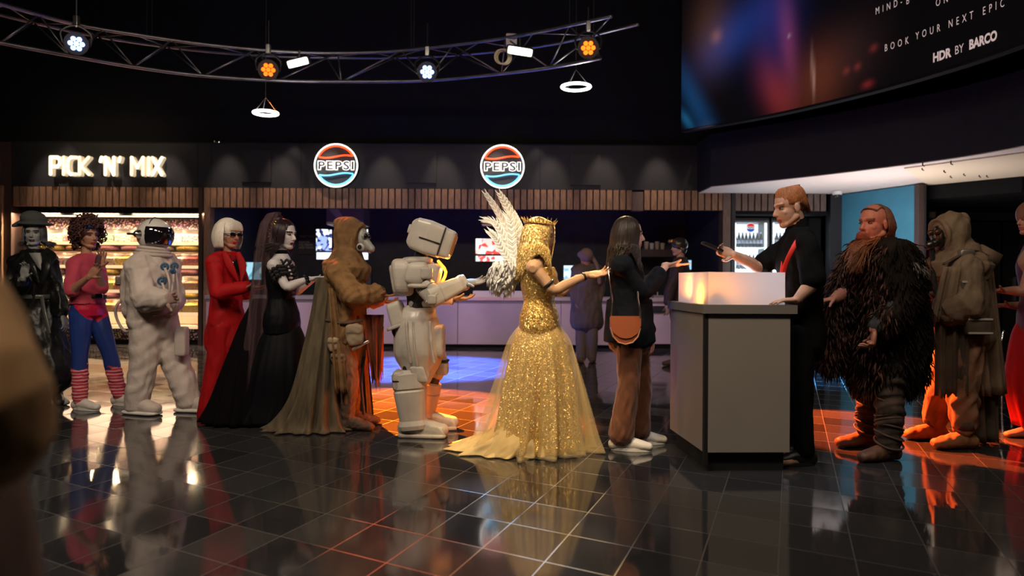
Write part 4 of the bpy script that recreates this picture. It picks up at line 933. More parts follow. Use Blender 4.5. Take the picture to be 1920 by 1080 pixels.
def sneaker(q, s_, toe, m=m_sneak, ms=m_sole, g=.008, name='shoe', L=.255):
    b = B(); q.foot(s_, toe, b, g, L); me = remesh(b, .006, 2); V = centers(me); o = rlink(name, me, m, q.e)
    A = q.J['a' + s_]; t = nz((toe[0], toe[1], 0)); sd = np.cross(t, Z); b = B(); out = []
    for a in np.linspace(0, 2 * math.pi, 28)[:-1]:
        f = .27 + .555 * math.cos(a); w = .045 * (1 if math.cos(a) > -.3 else .85) * abs(math.sin(a)) ** .6 * np.sign(math.sin(a)); out.append(gz(A) + t * f * L + sd * w)
    b.rings([np.array(out) + Z * .002, np.array(out) + Z * .024]); so = obj('sole', b, ms, o, at=origin_of(q.e))
    b = B()
    for k in range(4): c = gz(A) + t * (.16 + .08 * k) * L + Z * (.098 - .012 * k + g); b.tube([c - sd * .024, c + Z * .004, c + sd * .024], .004, n=6)
    obj('laces', b, ms, o, at=origin_of(q.e), smooth=True); return o
sneaker(q, 'N', (1, -.15)); sneaker(q, 'F', (1, .1))
m_hair = mat('dark_brown_hair', (.030, .016, .011), .45, var=.4, vscale=8, stretch=(30, 30, 2), spec=.6)
def long_hair(q, m, length, n=420, back=.02, seed=0, wav=.015, spread=.05, r=.004, cover=True, front=True, mass=None):
    g = np.random.default_rng(seed); b = B(); paths = []
    for i in range(n):
        th = g.uniform(-2.35, 2.35) if front else g.uniform(-2.0, 2.0)  # 0 = back
        root = q.H(-.018 + math.cos(g.uniform(0, 1)) * -.02, 0, .125) + q.R * g.normal(0, .018)
        side = -q.F * math.cos(th) * .095 + q.R * math.sin(th) * .082; side = side * q.hs
        p1 = q.H(-.022, 0, .10) + side * .75; p2 = q.H(-.022, 0, .03) + side * 1.16; p3 = q.H(-.03, 0, -.07) + side * 1.18
        L = length * g.uniform(.8, 1.05) * (1 - .72 * abs(math.sin(th)) ** 4); dr = -q.F * back + q.R * math.sin(th) * .01; ph = g.uniform(0, 6.28)
        pts = [root, p1, p2, p3]
        for k in range(1, 6): pts.append(p3 - Z * L * k / 5 + dr * k + nz(side) * spread * .2 * k * g.uniform(.4, 1) * (.5) + np.array((math.sin(k * 1.6 + ph), math.cos(k * 1.4 + ph), 0)) * wav)
        pp, _ = cr(pts, [1] * len(pts), 2); paths.append(pp)
    strands(paths, r, b, 4)
    if cover: q.cap(b, .006)
    return q.solid('hair', b, m)
long_hair(q, m_hair, .27, 460, back=.0, seed=2, wav=.012)
# bag
m_tan = mat('cognac_leather', (.32, .085, .035), .45, var=.1)
c = q.p(1173, 616, -.24); e = empty('crossbody_bag', c - Z * .1, 'cognac half-moon leather bag hanging at the hip of the dark haired customer', 'bag')
prof = [c + X * .1 * x + Z * z for x, z in ((-1, .075), (1, .075), (1.0, .0), (.85, -.055), (.5, -.095), (0, -.108), (-.5, -.095), (-.85, -.055), (-1, 0))]
b = B(); b.prism(prof, (0, .065, 0)); obj('pouch', b, m_tan, e)
b = B(); b.prism([c + (x * .104, -.008, z) for x, z in ((-1, .085), (1, .085), (1, .02), (.8, -.03), (.4, -.06), (0, -.068), (-.4, -.06), (-.8, -.03), (-1, .02))], (0, .01, 0)); obj('flap', b, mat('cognac_flap', (.36, .10, .045), .4), e)
b = B(); b.tube([p_ + (0, -.002, 0) for p_ in prof[2:]], .005, n=6); obj('piping', b, mat('pale_edge', (.5, .25, .15), .5), e, smooth=True)
b = B(); b.tube([c + (.098, 0, .06), c + (.095, -.02, .12), q.p(1196, 560, -.25), q.p(1196, 548, -.24)], .0055, n=6); obj('chain_strap', b, m_chrome, e, smooth=True)
b = B(); b.tube([c + (-.098, .03, .06), q.p(1148, 560, -.22), q.p(1140, 500, -.15), q.p(1146, 482, -.06), q.p(1160, 478, .02)], .004, n=6, smooth=3); obj('shoulder_strap', b, m_chrome, e, smooth=True)

# ---- kiosk -------------------------------------------------------------------
A_ = floor_at(1322, 885); Dk = A_[1]; Bk = floor_at(1478, 884) ; Ck = floor_at(1259, 836)
Bk = np.array((Bk[0], Dk + .02, 0)); back = Ck - A_
m_kio = mat('warm_grey_laminate', (.30, .265, .235), .5, var=.04, vscale=1.5); m_kt = mat('grey_kiosk_top', (.20, .18, .17), .45)
e = empty('kiosk', (A_ + Bk + back) / 2 * (1, 1, 0), 'grey laminate service kiosk on a black plinth between customer and employee', 'kiosk')
kx = nz(Bk - A_); kb = nz(back); Lx = np.linalg.norm(Bk - A_); Lb = np.linalg.norm(back)
def kbox(name, x0, x1, b0, b1, z0, z1, m, bv=0):
    pts = [A_ + kx * x + kb * q_ + Z * z0 for x, q_ in ((x0, b0), (x1, b0), (x1, b1), (x0, b1))]; b = B(); b.prism(pts, Z * (z1 - z0)); return obj(name, b, m, e)
TOP = 1.05
kbox('plinth', .03, Lx - .02, .03, Lb - .03, 0, .13, m_seam)
kbox('carcass', .012, Lx - .012, .012, Lb, .13, TOP - .06, m_seam)
kbox('front_panel', .012, Lx, -.012, .012, .125, TOP - .06, m_kio); kbox('side_panel', -.012, .012, .02, Lb, .125, TOP - .06, m_kio); kbox('side_panel', Lx - .012, Lx + .0, .0, Lb, .125, TOP - .06, m_kio)
kbox('corner_post', -.012, .012, -.012, .02, .05, TOP - .06, m_seam)
kbox('countertop', -.03, Lx + .035, -.035, Lb + .02, TOP - .055, TOP, m_kt)
m_fr = bpy.data.materials.new('frosted_acrylic'); m_fr.use_nodes = True; n, l = m_fr.node_tree.nodes, m_fr.node_tree.links
n.remove(n['Principled BSDF']); o_ = n['Material Output']; tr = n.new('ShaderNodeBsdfTranslucent'); df = n.new('ShaderNodeBsdfDiffuse'); gl = n.new('ShaderNodeBsdfGlossy'); mx = n.new('ShaderNodeMixShader'); m2 = n.new('ShaderNodeMixShader')
tr.inputs[0].default_value = (.9, .9, .92, 1); df.inputs[0].default_value = (.75, .72, .74, 1); gl.inputs['Roughness'].default_value = .3; mx.inputs[0].default_value = .5; m2.inputs[0].default_value = .06
l.new(tr.outputs[0], mx.inputs[1]); l.new(df.outputs[0], mx.inputs[2]); l.new(mx.outputs[0], m2.inputs[1]); l.new(gl.outputs[0], m2.inputs[2]); l.new(m2.outputs[0], o_.inputs[0])
s0 = A_ + kx * .02 + kb * .02
e2 = empty('acrylic_screen', s0 + Z * TOP, 'frosted white acrylic screen glowing orange at its corner on the kiosk top', 'screen')
def panel(p, r_, h, th, m, name, par):
    b = B(); b.add([p + (r_ - p) * t + Z * z_ for t in np.linspace(0, 1, 9) for z_ in (0, h / 2, h)], [(3 * i + k, 3 * i + 3 + k, 3 * i + 4 + k, 3 * i + 1 + k) for i in range(8) for k in (0, 1)]); o = obj(name, b, m, par); return o
p0 = s0 + Z * TOP; p1 = s0 + kx * (Lx - .04) + Z * TOP; p2 = s0 + kb * (Lb - .10) + Z * TOP
panel(p0, p1, .205, .006, m_fr, 'front_sheet', e2); panel(p2, p0, .205, .006, m_fr, 'side_sheet', e2); panel(p1, p1 + kb * .06, .205, .006, m_fr, 'end_sheet', e2)
c = p0 + kx * .06 + kb * .10 ; el = empty('table_lamp', c, 'small orange glowing lamp behind the frosted screen', 'lamp')
b = B(); b.tube([c + Z * .008, c + Z * .02], .035, n=16); obj('base', b, m_darkmetal, el)
b = B(); b.sph(c + Z * .045, .022); obj('bulb', b, glow('amber_bulb', (1, .3, .02), 14), el, smooth=True)
point('amber_lamp', c + Z * .05 + kb * .04, (1, .30, .02), 3.2, .02)
point('added_screen_fill', c + kx * .33 + kb * .25 + Z * .18, (.85, .85, 1), 3.4, .03)  # unseen light added inside so the frosted sheets read white
spot('kiosk_underlight', c + kb * .2 + Z * .02, q.p(1300, 470, 0), (1, .22, .03), 26, 110, .6, .03)

# ---- employee -----------------------------------------------------------------
q = Person(4.78, 1500, 'person with short ginger hair, black polo shirt and red lanyard standing behind the kiosk', look=(-1, -.12, -.22), up=(-.0, 0, 1), hs=1.08)
q.j(head=(1479, 389), neck=(1496, 432), sN=(1514, 462, -.18), sF=(1478, 462, .17), eN=(1524, 530, -.25), wN=(1494, 562, -.25), eF=(1420, 500, .10), wF=(1376, 478, .0), pelvis=(1503, 625), hN=(1503, 625, -.09), hF=(1500, 625, .09), kN=(1502, 745, -.09), kF=(1500, 740, .09), aN=(1507, 848, -.08), aF=(1500, 838, .1))
q.head(); q.neck(.056); q.torso(ch=(.16, .115), wa=(.14, .1))
q.arm('N', t1=2, r=(.054, .042, .028)); q.arm('F', t1=2, r=(.052, .042, .028)); q.hand('F', -X + Z * .30, -Y + Z * .3, .8, -1, tcurl=.9); q.hand('N', -X + Z * -.05, -Z, .15, -1)
q.leg('N', toe=(-1, -.2)); q.leg('F', toe=(-1, 0)); q.finish(sk_fair, brow=mat('brow_ginger', (.30, .13, .06), .7))
m_blk = mat('black_jersey', (.004, .004, .0045), .9, spec=.12)
b = B(); q.torso(b, .020, ch=(.165, .12), wa=(.155, .115), hp=(.165, .125), low=.03); q.arm('N', b, .022, .86, flare=.03); q.arm('F', b, .020, .80, flare=.03); q.cloth('polo_shirt', b, m_blk, fold=folds(.007, 18, 14, seed=5))
b = B(); b.tube([q.J['neck'] + Z * .035 + X * .005, q.J['neck'] - Z * .0], [(.062, .066), (.075, .085)], lat=X, n=20); q.solid('collar', b, m_blk)
b = B(); b.tube([q.p(1503, 615), q.p(1503, 655)], [(.16, .125), (.15, .12)], lat=X, n=20)
for h_, kk, a_ in (('hN', 'kN', 'aN'), ('hF', 'kF', 'aF')): b.tube([q.J[h_], q.J[kk], q.J[a_] + Z * .02], [.095, .075, .07], n=16, smooth=3)
q.cloth('trousers', b, m_blk, fold=folds(.006, 25, 4, seed=6))
for s_ in ('N', 'F'): sneaker(q, s_, (-1, -.1), mat('black_shoe', (.01, .01, .01), .4), mat('black_sole', (.012, .012, .012), .6))
m_red = mat('red_lanyard', (.75, .03, .02), .5)
b = B(); up_ = q.p(1494, 446, -.13); b.tube([q.p(1503, 440, -.12), q.p(1489, 462, -.19), q.p(1473, 496, -.19), q.p(1466, 530, -.16)], [(.016, .004)] * 4, n=8, smooth=3, lat=X); b.tube([q.p(1482, 440, .02), q.p(1474, 460, -.02), q.p(1466, 500, -.06), q.p(1465, 525, -.06)], [(.010, .003)] * 4, n=8, smooth=3, lat=X); q.solid('lanyard', b, m_red)
m_gin = mat('ginger_hair', (.34, .12, .045), .5, var=.35, vscale=10, stretch=(20, 20, 6))
def short_hair(q, m, n=900, fringe=.055, seed=3, name='hair', sweep=.0):
    g = np.random.default_rng(seed); b = B(); b.ell(q.H(-.022, 0, .050), q.R * .086, q.F * .102, q.U * .084); b.ell(q.H(-.066, 0, .0), q.R * .066, q.F * .050, q.U * .055); paths = []
    for i in range(n):
        th = g.uniform(-math.pi, math.pi); e = -q.F * math.cos(th) + q.R * math.sin(th) * .80; fr = max(0, -math.cos(th)); L = g.uniform(.45, 1.0)
        lo = .002 + .030 * fr if fr > 0 else .005 - .07 * math.cos(th); c0 = q.H(-.05 + g.normal(0, .015), g.normal(0, .012), .121); rx = .104 if fr < .5 else .098
        c1 = q.H(-.02, 0, .112 + .008 * L) + e * (.055 * L + .01); c2 = q.H(-.02, 0, .078) + e * rx * (.88 + .08 * L); c3 = q.H(-.018 - .02 * (fr == 0), 0, lo * L + .03 * (1 - L)) + e * rx * (.99 if fr else .90)
        paths.append(cr([c0, c1, c2, c3], [1] * 4, 3)[0])
    strands(paths, .0050, b, 4); return q.solid(name, b, m)
short_hair(q, m_gin)
# scanner
c = q.J['wF'] + nz(-X + Z * .3) * .09 + np.array((-.03, -.03, .01)); dd = nz((-1, 0, .42)); e = empty('handheld_scanner', c - Z * .05, 'black handheld scanner gripped in the hand of the ginger employee', 'scanner')
b = B(); b.box(c + dd * .04, dd * .075, np.array((0, .034, 0)), np.cross(dd, Y) * .009); obj('housing', b, mat('scanner_black', (.012, .012, .014), .3), e)
b = B(); b.box(c + dd * .04 + np.cross(dd, Y) * -.0095, dd * .06, np.array((0, .028, 0)), np.cross(dd, Y) * .0015); obj('display', b, mat('scanner_glass', (.02, .02, .03), .08), e)

# ---- woman in gold with wings ----------------------------------------------------
q = Person(5.1, 1012, 'person in a long golden sequin gown with gold hair and white feathered wings', look=(1, .12, -.10))
q.j(head=(1014, 442), neck=(1008, 482), sN=(1001, 502, -.165), sF=(1020, 502, .16), eN=(1038, 544, -.18), wN=(1103, 515, -.05), eF=(1050, 548, .18), wF=(1085, 520, .22), pelvis=(1012, 610), hN=(1010, 620, -.085), hF=(1014, 620, .085), kN=(1010, 715, -.08), kF=(1016, 715, .08), aN=(1010, 812, -.08), aF=(1016, 805, .08))
q.head(); q.neck(.046); q.torso(ch=(.138, .105), wa=(.105, .085), hp=(.16, .115), sh=.165); q.arm('N', t1=2, r=(.046, .035, .023)); q.arm('F', t1=2, r=(.046, .035, .023)); q.hand('N', X + Z * .10, Z * .9 - Y * .5, .35, 1); q.hand('F', X + Z * .05, Z, .3, 1)
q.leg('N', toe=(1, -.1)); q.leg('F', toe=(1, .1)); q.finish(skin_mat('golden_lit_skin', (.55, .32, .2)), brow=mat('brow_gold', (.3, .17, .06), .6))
def sequin_mat(name, c1, c2, scale=170):
    m = mat(name, c1, .28, .85); n, l = m.node_tree.nodes, m.node_tree.links; b_ = n['Principled BSDF']
    tc = n.new('ShaderNodeTexCoord'); v = n.new('ShaderNodeTexVoronoi'); v.inputs['Scale'].default_value = scale; l.new(tc.outputs['Object'], v.inputs[0])
    su = n.new('ShaderNodeVectorMath'); su.operation = 'SUBTRACT'; l.new(v.outputs['Color'], su.inputs[0]); su.inputs[1].default_value = (.5, .5, .5)
    sc_ = n.new('ShaderNodeVectorMath'); sc_.operation = 'SCALE'; l.new(su.outputs[0], sc_.inputs[0]); sc_.inputs['Scale'].default_value = 1.1
    ge = n.new('ShaderNodeNewGeometry'); ad = n.new('ShaderNodeVectorMath'); ad.operation = 'ADD'; l.new(ge.outputs['Normal'], ad.inputs[0]); l.new(sc_.outputs[0], ad.inputs[1])
    no = n.new('ShaderNodeVectorMath'); no.operation = 'NORMALIZE'; l.new(ad.outputs[0], no.inputs[0]); l.new(no.outputs[0], b_.inputs['Normal'])
    mx = n.new('ShaderNodeMix'); mx.data_type = 'RGBA'; se = n.new('ShaderNodeSeparateColor'); l.new(v.outputs['Color'], se.inputs[0]); l.new(se.outputs[0], mx.inputs[0]); mx.inputs[6].default_value = (*c1, 1); mx.inputs[7].default_value = (*c2, 1); l.new(mx.outputs[2], b_.inputs['Base Color'])
    return m
m_seq = sequin_mat('gold_sequins', (.62, .34, .07), (.95, .66, .25)); m_seq.node_tree.nodes['Principled BSDF'].inputs['Metallic'].default_value = .55
b = B(); q.torso(b, .016, ch=(.14, .115), wa=(.11, .09), hp=(.165, .13), sh=.10, top=False, low=.05); b.tube([q.J['neck'] - Z * .13, q.J['neck'] - Z * .20], [(.115, .10), (.14, .12)], lat=Y, n=20); q.cloth('bodice', b, m_seq, .008, fold=folds(.004, 30, 20, seed=2))
f = lambda x, y, o=0: q.p(x, y, o)
b = skirt([(f(1012, 606), .135, .125, .2), (f(1012, 640), .19, .18, .5), (f(1012, 710), .24, .22, 1), (f(1010, 780), .27, .25, 1), (gz(f(1008, 840)) + Z * .02, .30, .28, 1)], 15, .14, 4, n=180); q.solid('underskirt', b, m_seq)
m_org = mat('pale_gold_organza', (.85, .62, .28), .5, alpha=.30, sheen=.3, var=.15, vscale=5, stretch=(8, 8, .6))
b = skirt([(f(1012, 608), .14, .13, .2), (f(1012, 640), .22, .20, .6), (f(1012, 700), .28, .25, 1), (f(1010, 760), .335, .29, 1), (f(1006, 810), .38, .33, 1), (gz(f(1000, 845)) + Z * .012, .42, .36, 1)], 13, .17, 9, hem=.0, n=200); q.solid('organza_overskirt', b, m_org)
m_tr = mat('gold_train', (.85, .62, .3), .5, var=.2, vscale=8, alpha=.75)
b = skirt([(f(990, 770), .14, .13, .3), (f(986, 800), .22, .19, .8), (gz(f(976, 830)) + Z * .09, .30, .26, 1), (gz(f(966, 835, .02)) + Z * .035, .40, .30, 1), (gz(f(958, 838, .02)) + Z * .008, .44, .32, 1)], 11, .12, 19, n=160); q.solid('train', b, m_tr)
un = np.linspace(-1, 1, 30)
m_goldh = sequin_mat('glittering_gold_hair', (.60, .33, .08), (.95, .72, .32), 120); m_goldh.node_tree.nodes['Principled BSDF'].inputs['Metallic'].default_value = .4
long_hair(q, m_goldh, .26, 700, back=.0, seed=8, wav=.010, r=.0042, spread=.06)
b = B(); g = np.random.default_rng(9); strands([cr([q.H(.02, 0, .12), q.H(.075, r_ * .7, .085), q.H(.088, r_, .0), q.H(.085, r_ * 1.1, -.10), q.H(.07, r_ * 1.3, -.24)], [1] * 5, 3)[0] for r_ in list(g.uniform(.035, .075, 60)) + list(g.uniform(-.075, -.035, 60))], .0042, b, 4); q.solid('fringe_hair', b, m_goldh)
b = B(); g = np.random.default_rng(2)
for k in range(26):
    a = k / 26 * 6.28; c = q.H(-.02, 0, .085) + q.F * math.cos(a) * .108 + q.R * math.sin(a) * .09; b.tube([c, c + Z * g.uniform(.004, .028) + nz(c - q.H()) * .03], [.006, .001], n=5)
b.tube([q.H(-.02, 0, .083) + q.F * math.cos(a) * .106 + q.R * math.sin(a) * .089 for a in np.linspace(0, 6.28, 30)], .008, n=6); q.solid('crown', b, m_seq)
m_band = mat('dark_armband', (.02, .018, .02), .4)
def band(q, p, d, r, w, m, name): b = B(); d = nz(d); b.tube([p - d * w, p + d * w], r, n=18, dome=False); return q.solid(name, b, m)
E_, W_, S_ = q.J['eN'], q.J['wN'], q.J['sN']
band(q, S_ * .25 + E_ * .75, E_ - S_, .046, .010, m_band, 'armband'); band(q, E_ * .15 + W_ * .85, W_ - E_, .031, .008, m_band, 'bracelet')
# wings
m_fea = mat('white_feather', (.9, .86, .82), .8, alpha=.85); rt = q.p(978, 500, .05)
def feather(pts, w, name='feather'):
    pp, rr = cr([q.p(*p_) for p_ in pts], [1] * len(pts), 5); n_ = len(pp); b = B(); rad = [(.004 + w * math.sin(math.pi * min(1, (i + .6) / n_)) ** .7 * (1 - .35 * i / n_), .006) for i in range(n_)]
    b.tube(pp, rad, lat=nz((pp[-1] - pp[0])[[2, 1, 0]] * (1, 0, -1)), n=12, dome=False); o = q.solid(name, b, m_fea)
    b2 = B(); g = np.random.default_rng(n_ + int(w * 1000))
    for i in range(2, n_ - 1):
        t = nz(pp[i + 1] - pp[i]); sd = nz(np.cross(t, Y))
        for s_ in (-1, 1):
            for k in range(2):
                c = pp[i] + (pp[i + 1] - pp[i]) * k / 3 + np.array((0, -.004, 0)); b2.tube([c, c + sd * s_ * rad[i][0] * 1.0 + t * .03, c + sd * s_ * rad[i][0] * 1.25 + t * .055], [.005, .004, .001], n=4, dome=False)
    obj('barbs', b2, m_fea, o, at=origin_of(q.e), smooth=True)
for pts, w in (([(978, 500, .05), (972, 440, .10), (955, 395, .12), (936, 362, .14)], .030), ([(976, 500, .10), (958, 445, .16), (935, 400, .2), (910, 362, .22)], .022), ([(976, 502, .02), (950, 455, .08), (930, 420, .1), (908, 412, .12)], .024), ([(974, 500, .0), (962, 470, .04), (958, 420, .06), (950, 402, .08)], .03), ([(978, 500, .12), (985, 460, .18), (975, 430, .2), (966, 405, .22)], .026),
               ([(974, 505, -.02), (950, 480, .02), (932, 450, .04), (918, 435, .05)], .024), ([(976, 505, .05), (975, 470, .12), (968, 440, .15), (958, 425, .16)], .03)): feather(pts, w)
b = B(); c = q.p(942, 515, .03); b.ell(c, (.095, 0, 0), (0, .06, 0), (0, 0, .115)); b.ell(q.p(965, 500, .03), (.06, 0, 0), (0, .04, 0), (0, 0, .06)); me = remesh(b, .012, 2); b2 = tufts(me, 420, .06, .012, lambda p_, n_: n_ * .08 + np.array((-.12, 0, -1.0)), 4); 
o = rlink('down_plume', me, m_fea, q.e); obj('plume_barbs', b2, m_fea, o, at=origin_of(q.e), smooth=True)
spot('added_wing_spot', P(900, 60, 7.2), q.p(950, 470), (1, .86, .78), 500, 14, .6, .08)  # this and the next: unseen spots added to whiten the feathers
spot('added_wing_spot', np.array((-1.2, 2.6, 4.2)), q.p(940, 470), (1, .92, .88), 260, 9, .6, .08)
# ---- armoured figure with box helmet --------------------------------------------
q = Person(5.6, 785, 'person in chunky off-white armour with a square block helmet, arm stretched forward', look=(1, 0, -.38))
q.j(head=(806, 448), neck=(788, 486), sN=(780, 515, -.22), sF=(790, 515, .2), eN=(812, 556, -.24), wN=(868, 530, -.16), eF=(810, 556, .2), wF=(850, 560, .2), pelvis=(786, 610), hN=(782, 615, -.10), hF=(790, 615, .10), kN=(768, 690, -.11), kF=(815, 695, .12), aN=(775, 790, -.12), aF=(796, 770, .14))
q.b.sph(q.H(), .09); q.neck(.05); q.torso(); q.arm('N', t1=2); q.arm('F', t1=2); q.leg('N', toe=(1, -.15)); q.leg('F', toe=(1, .2)); 
q.finish(m_undersuit := mat('black_undersuit', (.012, .012, .013), .6), lips=m_undersuit, vox=.009, eyes=False)
m_arm = mat('off_white_armour', (.58, .53, .47), .38, var=.10, vscale=5, coat=.15); m_arm2 = mat('weathered_armour', (.50, .45, .40), .45, var=.2, vscale=12)
def plate(name, c, a, b_, cc, e=.45, m=None, par=None, nu=28, nv=16):
    b = B(); b.ell(c, a, b_, cc, nu, nv, e); o = obj(name, b, m or m_arm, par or q.e, at=origin_of(q.e), smooth=False)
    md = o.modifiers.new('bevel', 'BEVEL'); md.width = .004; md.segments = 1; md.limit_method = 'ANGLE'; md.angle_limit = .5; return o
F2 = nz((1, 0, -.32)); U2 = nz((.32, 0, 1))
c = q.p(808, 447, -.0); b = B(); hr = []
for t, hu, hy in ((-.165, .085, .08), (-.15, .105, .10), (-.12, .125, .125), (-.02, .134, .135), (.09, .125, .130), (.098, .119, .124), (.165, .112, .118), (.18, .104, .110)):
    k = np.array([(math.copysign(abs(math.cos(a)) ** .3, math.cos(a)), math.copysign(abs(math.sin(a)) ** .3, math.sin(a))) for a in np.linspace(0, 2 * math.pi, 40)[:-1] + .04]); hr.append(c + F2 * t + np.outer(k[:, 0] * hy, Y) + np.outer(k[:, 1] * hu, U2) + U2 * (-.012 * (t + .1)))
b.rings(hr); o = q.solid('helmet', b, m_arm, smooth=False)
b = B(); b.ell(c + F2 * .182, Y * .098, U2 * .085, F2 * .008, e=.3); obj('visor', b, mat('amber_visor', (.10, .03, .01), .1, coat=.6, emit=(1, .3, .04), es=.25), o, at=origin_of(q.e))
b = B(); b.box(c + F2 * .01 + Y * -.135 + U2 * -.02, F2 * .085, Y * .008, U2 * .004); b.box(c + F2 * .10 - Y * .128, F2 * .004, Y * .006, U2 * .115); obj('groove', b, m_seam, o, at=origin_of(q.e))
b = B(); b.box(c - F2 * .168 + U2 * .02, F2 * .02, Y * .05, U2 * .035); obj('rear_vent', b, m_arm2, o, at=origin_of(q.e))
# collar, back, chest
plate('collar_plate', q.p(782, 490), X * .115, Y * .17, Z * .035 + X * .01, .6, m_arm2)
o = plate('back_plate', q.p(760, 520, .0), X * .085, Y * .20, Z * .145 - X * .02, .5)
plate('backpack', q.p(748, 525, 0), X * .045, Y * .15, Z * .115 - X * .02, .3, m_arm2, o)
o = plate('chest_plate', q.p(806, 518, .02), X * .085, Y * .18, Z * .10 + X * .02, .5); plate('rib_plate', q.p(792, 575, 0), X * .10, Y * .125, Z * .065, .4, m_arm2)
plate('rib_groove', q.p(792, 575, 0), X * .103, Y * .128, Z * .005, .4, m_seam)
plate('waist_belt', q.p(788, 596, 0), X * .125, Y * .15, Z * .022, .5, m_seam)
plate('hip_pack', q.p(745, 590, -.05), X * .055 + Z * .02, Y * .10, Z * .10 - X * .028, .35)
plate('hip_pack_edge', q.p(743, 612, -.05), X * .062 + Z * .024, Y * .105, Z * .014 - X * .004, .35, m_arm2)
plate('shoulder_plate', q.p(781, 512, -.24), X * .082, Y * .07, Z * .085 + X * .015, .6); plate('shoulder_rim', q.p(786, 536, -.25), X * .085, Y * .074, Z * .018, .6, m_arm2); plate('shoulder_ridge', q.p(800, 512, -.27), X * .045, Y * .045, Z * .045, .35, m_arm2)
plate('shoulder_plate', q.p(800, 505, .22), X * .07, Y * .06, Z * .07, .6)
A_, E_ = q.J['eN'], q.J['wN']; dd = nz(E_ - A_); uu = nz(np.cross(Y, dd))
def gaunt(a, e_, r0, r1, name, m=None):
    d = nz(e_ - a); sd = nz(np.cross(d, Z)); up = np.cross(sd, d); R = []
    for t, k in ((0, .7), (.06, 1.0), (.30, 1.05), (.33, .97), (.36, 1.05), (.85, .95), (.93, 1.1), (1, 1.05), (1.02, .7)):
        r = (r0 + (r1 - r0) * t) * k; kk = np.array([(math.copysign(abs(math.cos(a_)) ** .55, math.cos(a_)), math.copysign(abs(math.sin(a_)) ** .55, math.sin(a_))) for a_ in np.linspace(0, 6.283, 25)[:-1]]); R.append(a + (e_ - a) * t + np.outer(kk[:, 0] * r, sd) + np.outer(kk[:, 1] * r, up))
    b = B(); b.rings(R); return q.solid(name, b, m or m_arm, smooth=False)
gaunt(q.J['sN'] * .6 + A_ * .4, A_ + nz(A_ - q.J['sN']) * .02, .068, .066, 'upper_arm_plate'); gaunt(A_ - dd * .05, E_ + dd * .02, .080, .056, 'forearm_plate'); plate('elbow_plate', A_ + (0, -.07, -.02), X * .035, Y * .025, Z * .035, .35, m_arm2)
gaunt(q.J['eF'], q.J['wF'], .066, .05, 'forearm_plate')
h = B(); q.hand('N', X + Z * .06, Z * .8 - Y * .4, .22, 1, b=h, sz=1.12, tcurl=-.1); q.cloth('glove', h, mat('grey_glove', (.24, .22, .20), .6, var=.2), .005, 1)
h = B(); q.hand('F', X + Z * .0, Z, .3, 1, b=h, sz=1.1); q.cloth('glove', h, mat('grey_glove', (.24, .22, .20), .6), .005, 1)
# baggy thigh armour
b = B(); b.tube([q.p(784, 600, -.02), q.p(784, 630, -.02), q.p(786, 668, -.03), q.p(784, 700, -.06)], [(.155, .17), (.19, .20), (.19, .19), (.12, .13)], lat=X, n=24, smooth=3)
b.tube([q.p(800, 640, .12), q.p(818, 680, .13), q.p(815, 700, .13)], [.12, .10, .075], smooth=3); q.cloth('thigh_armour', b, m_arm, .009, 2, folds(.006, 14, 5, seed=9))
for k_, (x, y, w) in enumerate(((762, 640, .012), (775, 650, .010), (806, 640, .011))): b = B(); b.tube([q.p(x, 605, -.19), q.p(x + 2, y, -.225), q.p(x + 8, y + 40, -.21)], w, n=6, smooth=3); q.solid('thigh_ridge', b, m_arm2)
plate('knee_plate', q.p(786, 702, -.2), X * .055, Y * .03, Z * .06 - X * .02, .35, m_arm2); plate('knee_plate', q.p(829, 690, .10), X * .05, Y * .07, Z * .055, .45, m_arm2); plate('knee_rim', q.p(829, 676, .10), X * .056, Y * .075, Z * .008, .45, m_seam)
plate('front_thigh_plate', q.p(823, 640, -.02), X * .045, Y * .13, Z * .13, .4, m_arm2)
gaunt(q.p(766, 692, -.11), q.p(776, 802, -.11), .128, .100, 'shin_plate'); plate('calf_box', q.p(750, 712, -.13), X * .045, Y * .10, Z * .075, .3, m_arm2); plate('calf_strap', q.p(750, 712, -.13), X * .048, Y * .104, Z * .007, .3, m_seam)
gaunt(q.p(806, 715, .14), q.p(796, 782, .15), .088, .075, 'shin_plate', mat('orange_lit_armour', (.60, .46, .34), .4))  # orange stage light put into the colour of the far shin
for s_, o_, y_ in (('N', (800, 808), -.14), ('F', (826, 783), .15)):
    b = B(); q.foot(s_, (1, -.1 if s_ == 'N' else .1), b, .028, .30, e=.7); q.cloth('boot', b, m_arm2, .008, 2); A = q.J['a' + s_]; b = B(); t = nz((1, -.1 if s_ == 'N' else .1, 0)); b.box(gz(A) + t * .075 + Z * .016, t * .185, np.cross(t, Z) * .075, Z * .016); q.solid('boot_sole', b, m_arm2)
    b = B(); b.box(gz(A) + t * .19 + Z * .055, t * .055, np.cross(t, Z) * .062, Z * .034 - t * .012); q.solid('toe_cap', b, m_arm)
point('armour_glow', q.p(842, 505, .05), (1, .3, .03), 7, .03)
b = B(); b.tube([q.p(822, 490, -.02), q.p(836, 510, -.03), q.p(826, 535, -.04)], .012, n=8, smooth=3); q.solid('glowing_tube', b, glow('amber_tube', (1, .32, .03), 3))
b = B(); b.tube([q.p(746, 600, -.05), q.p(737, 618, -.06), q.p(746, 634, -.08), q.p(756, 622, -.05)], .014, n=8, smooth=4); q.solid('hose', b, m_darkmetal)

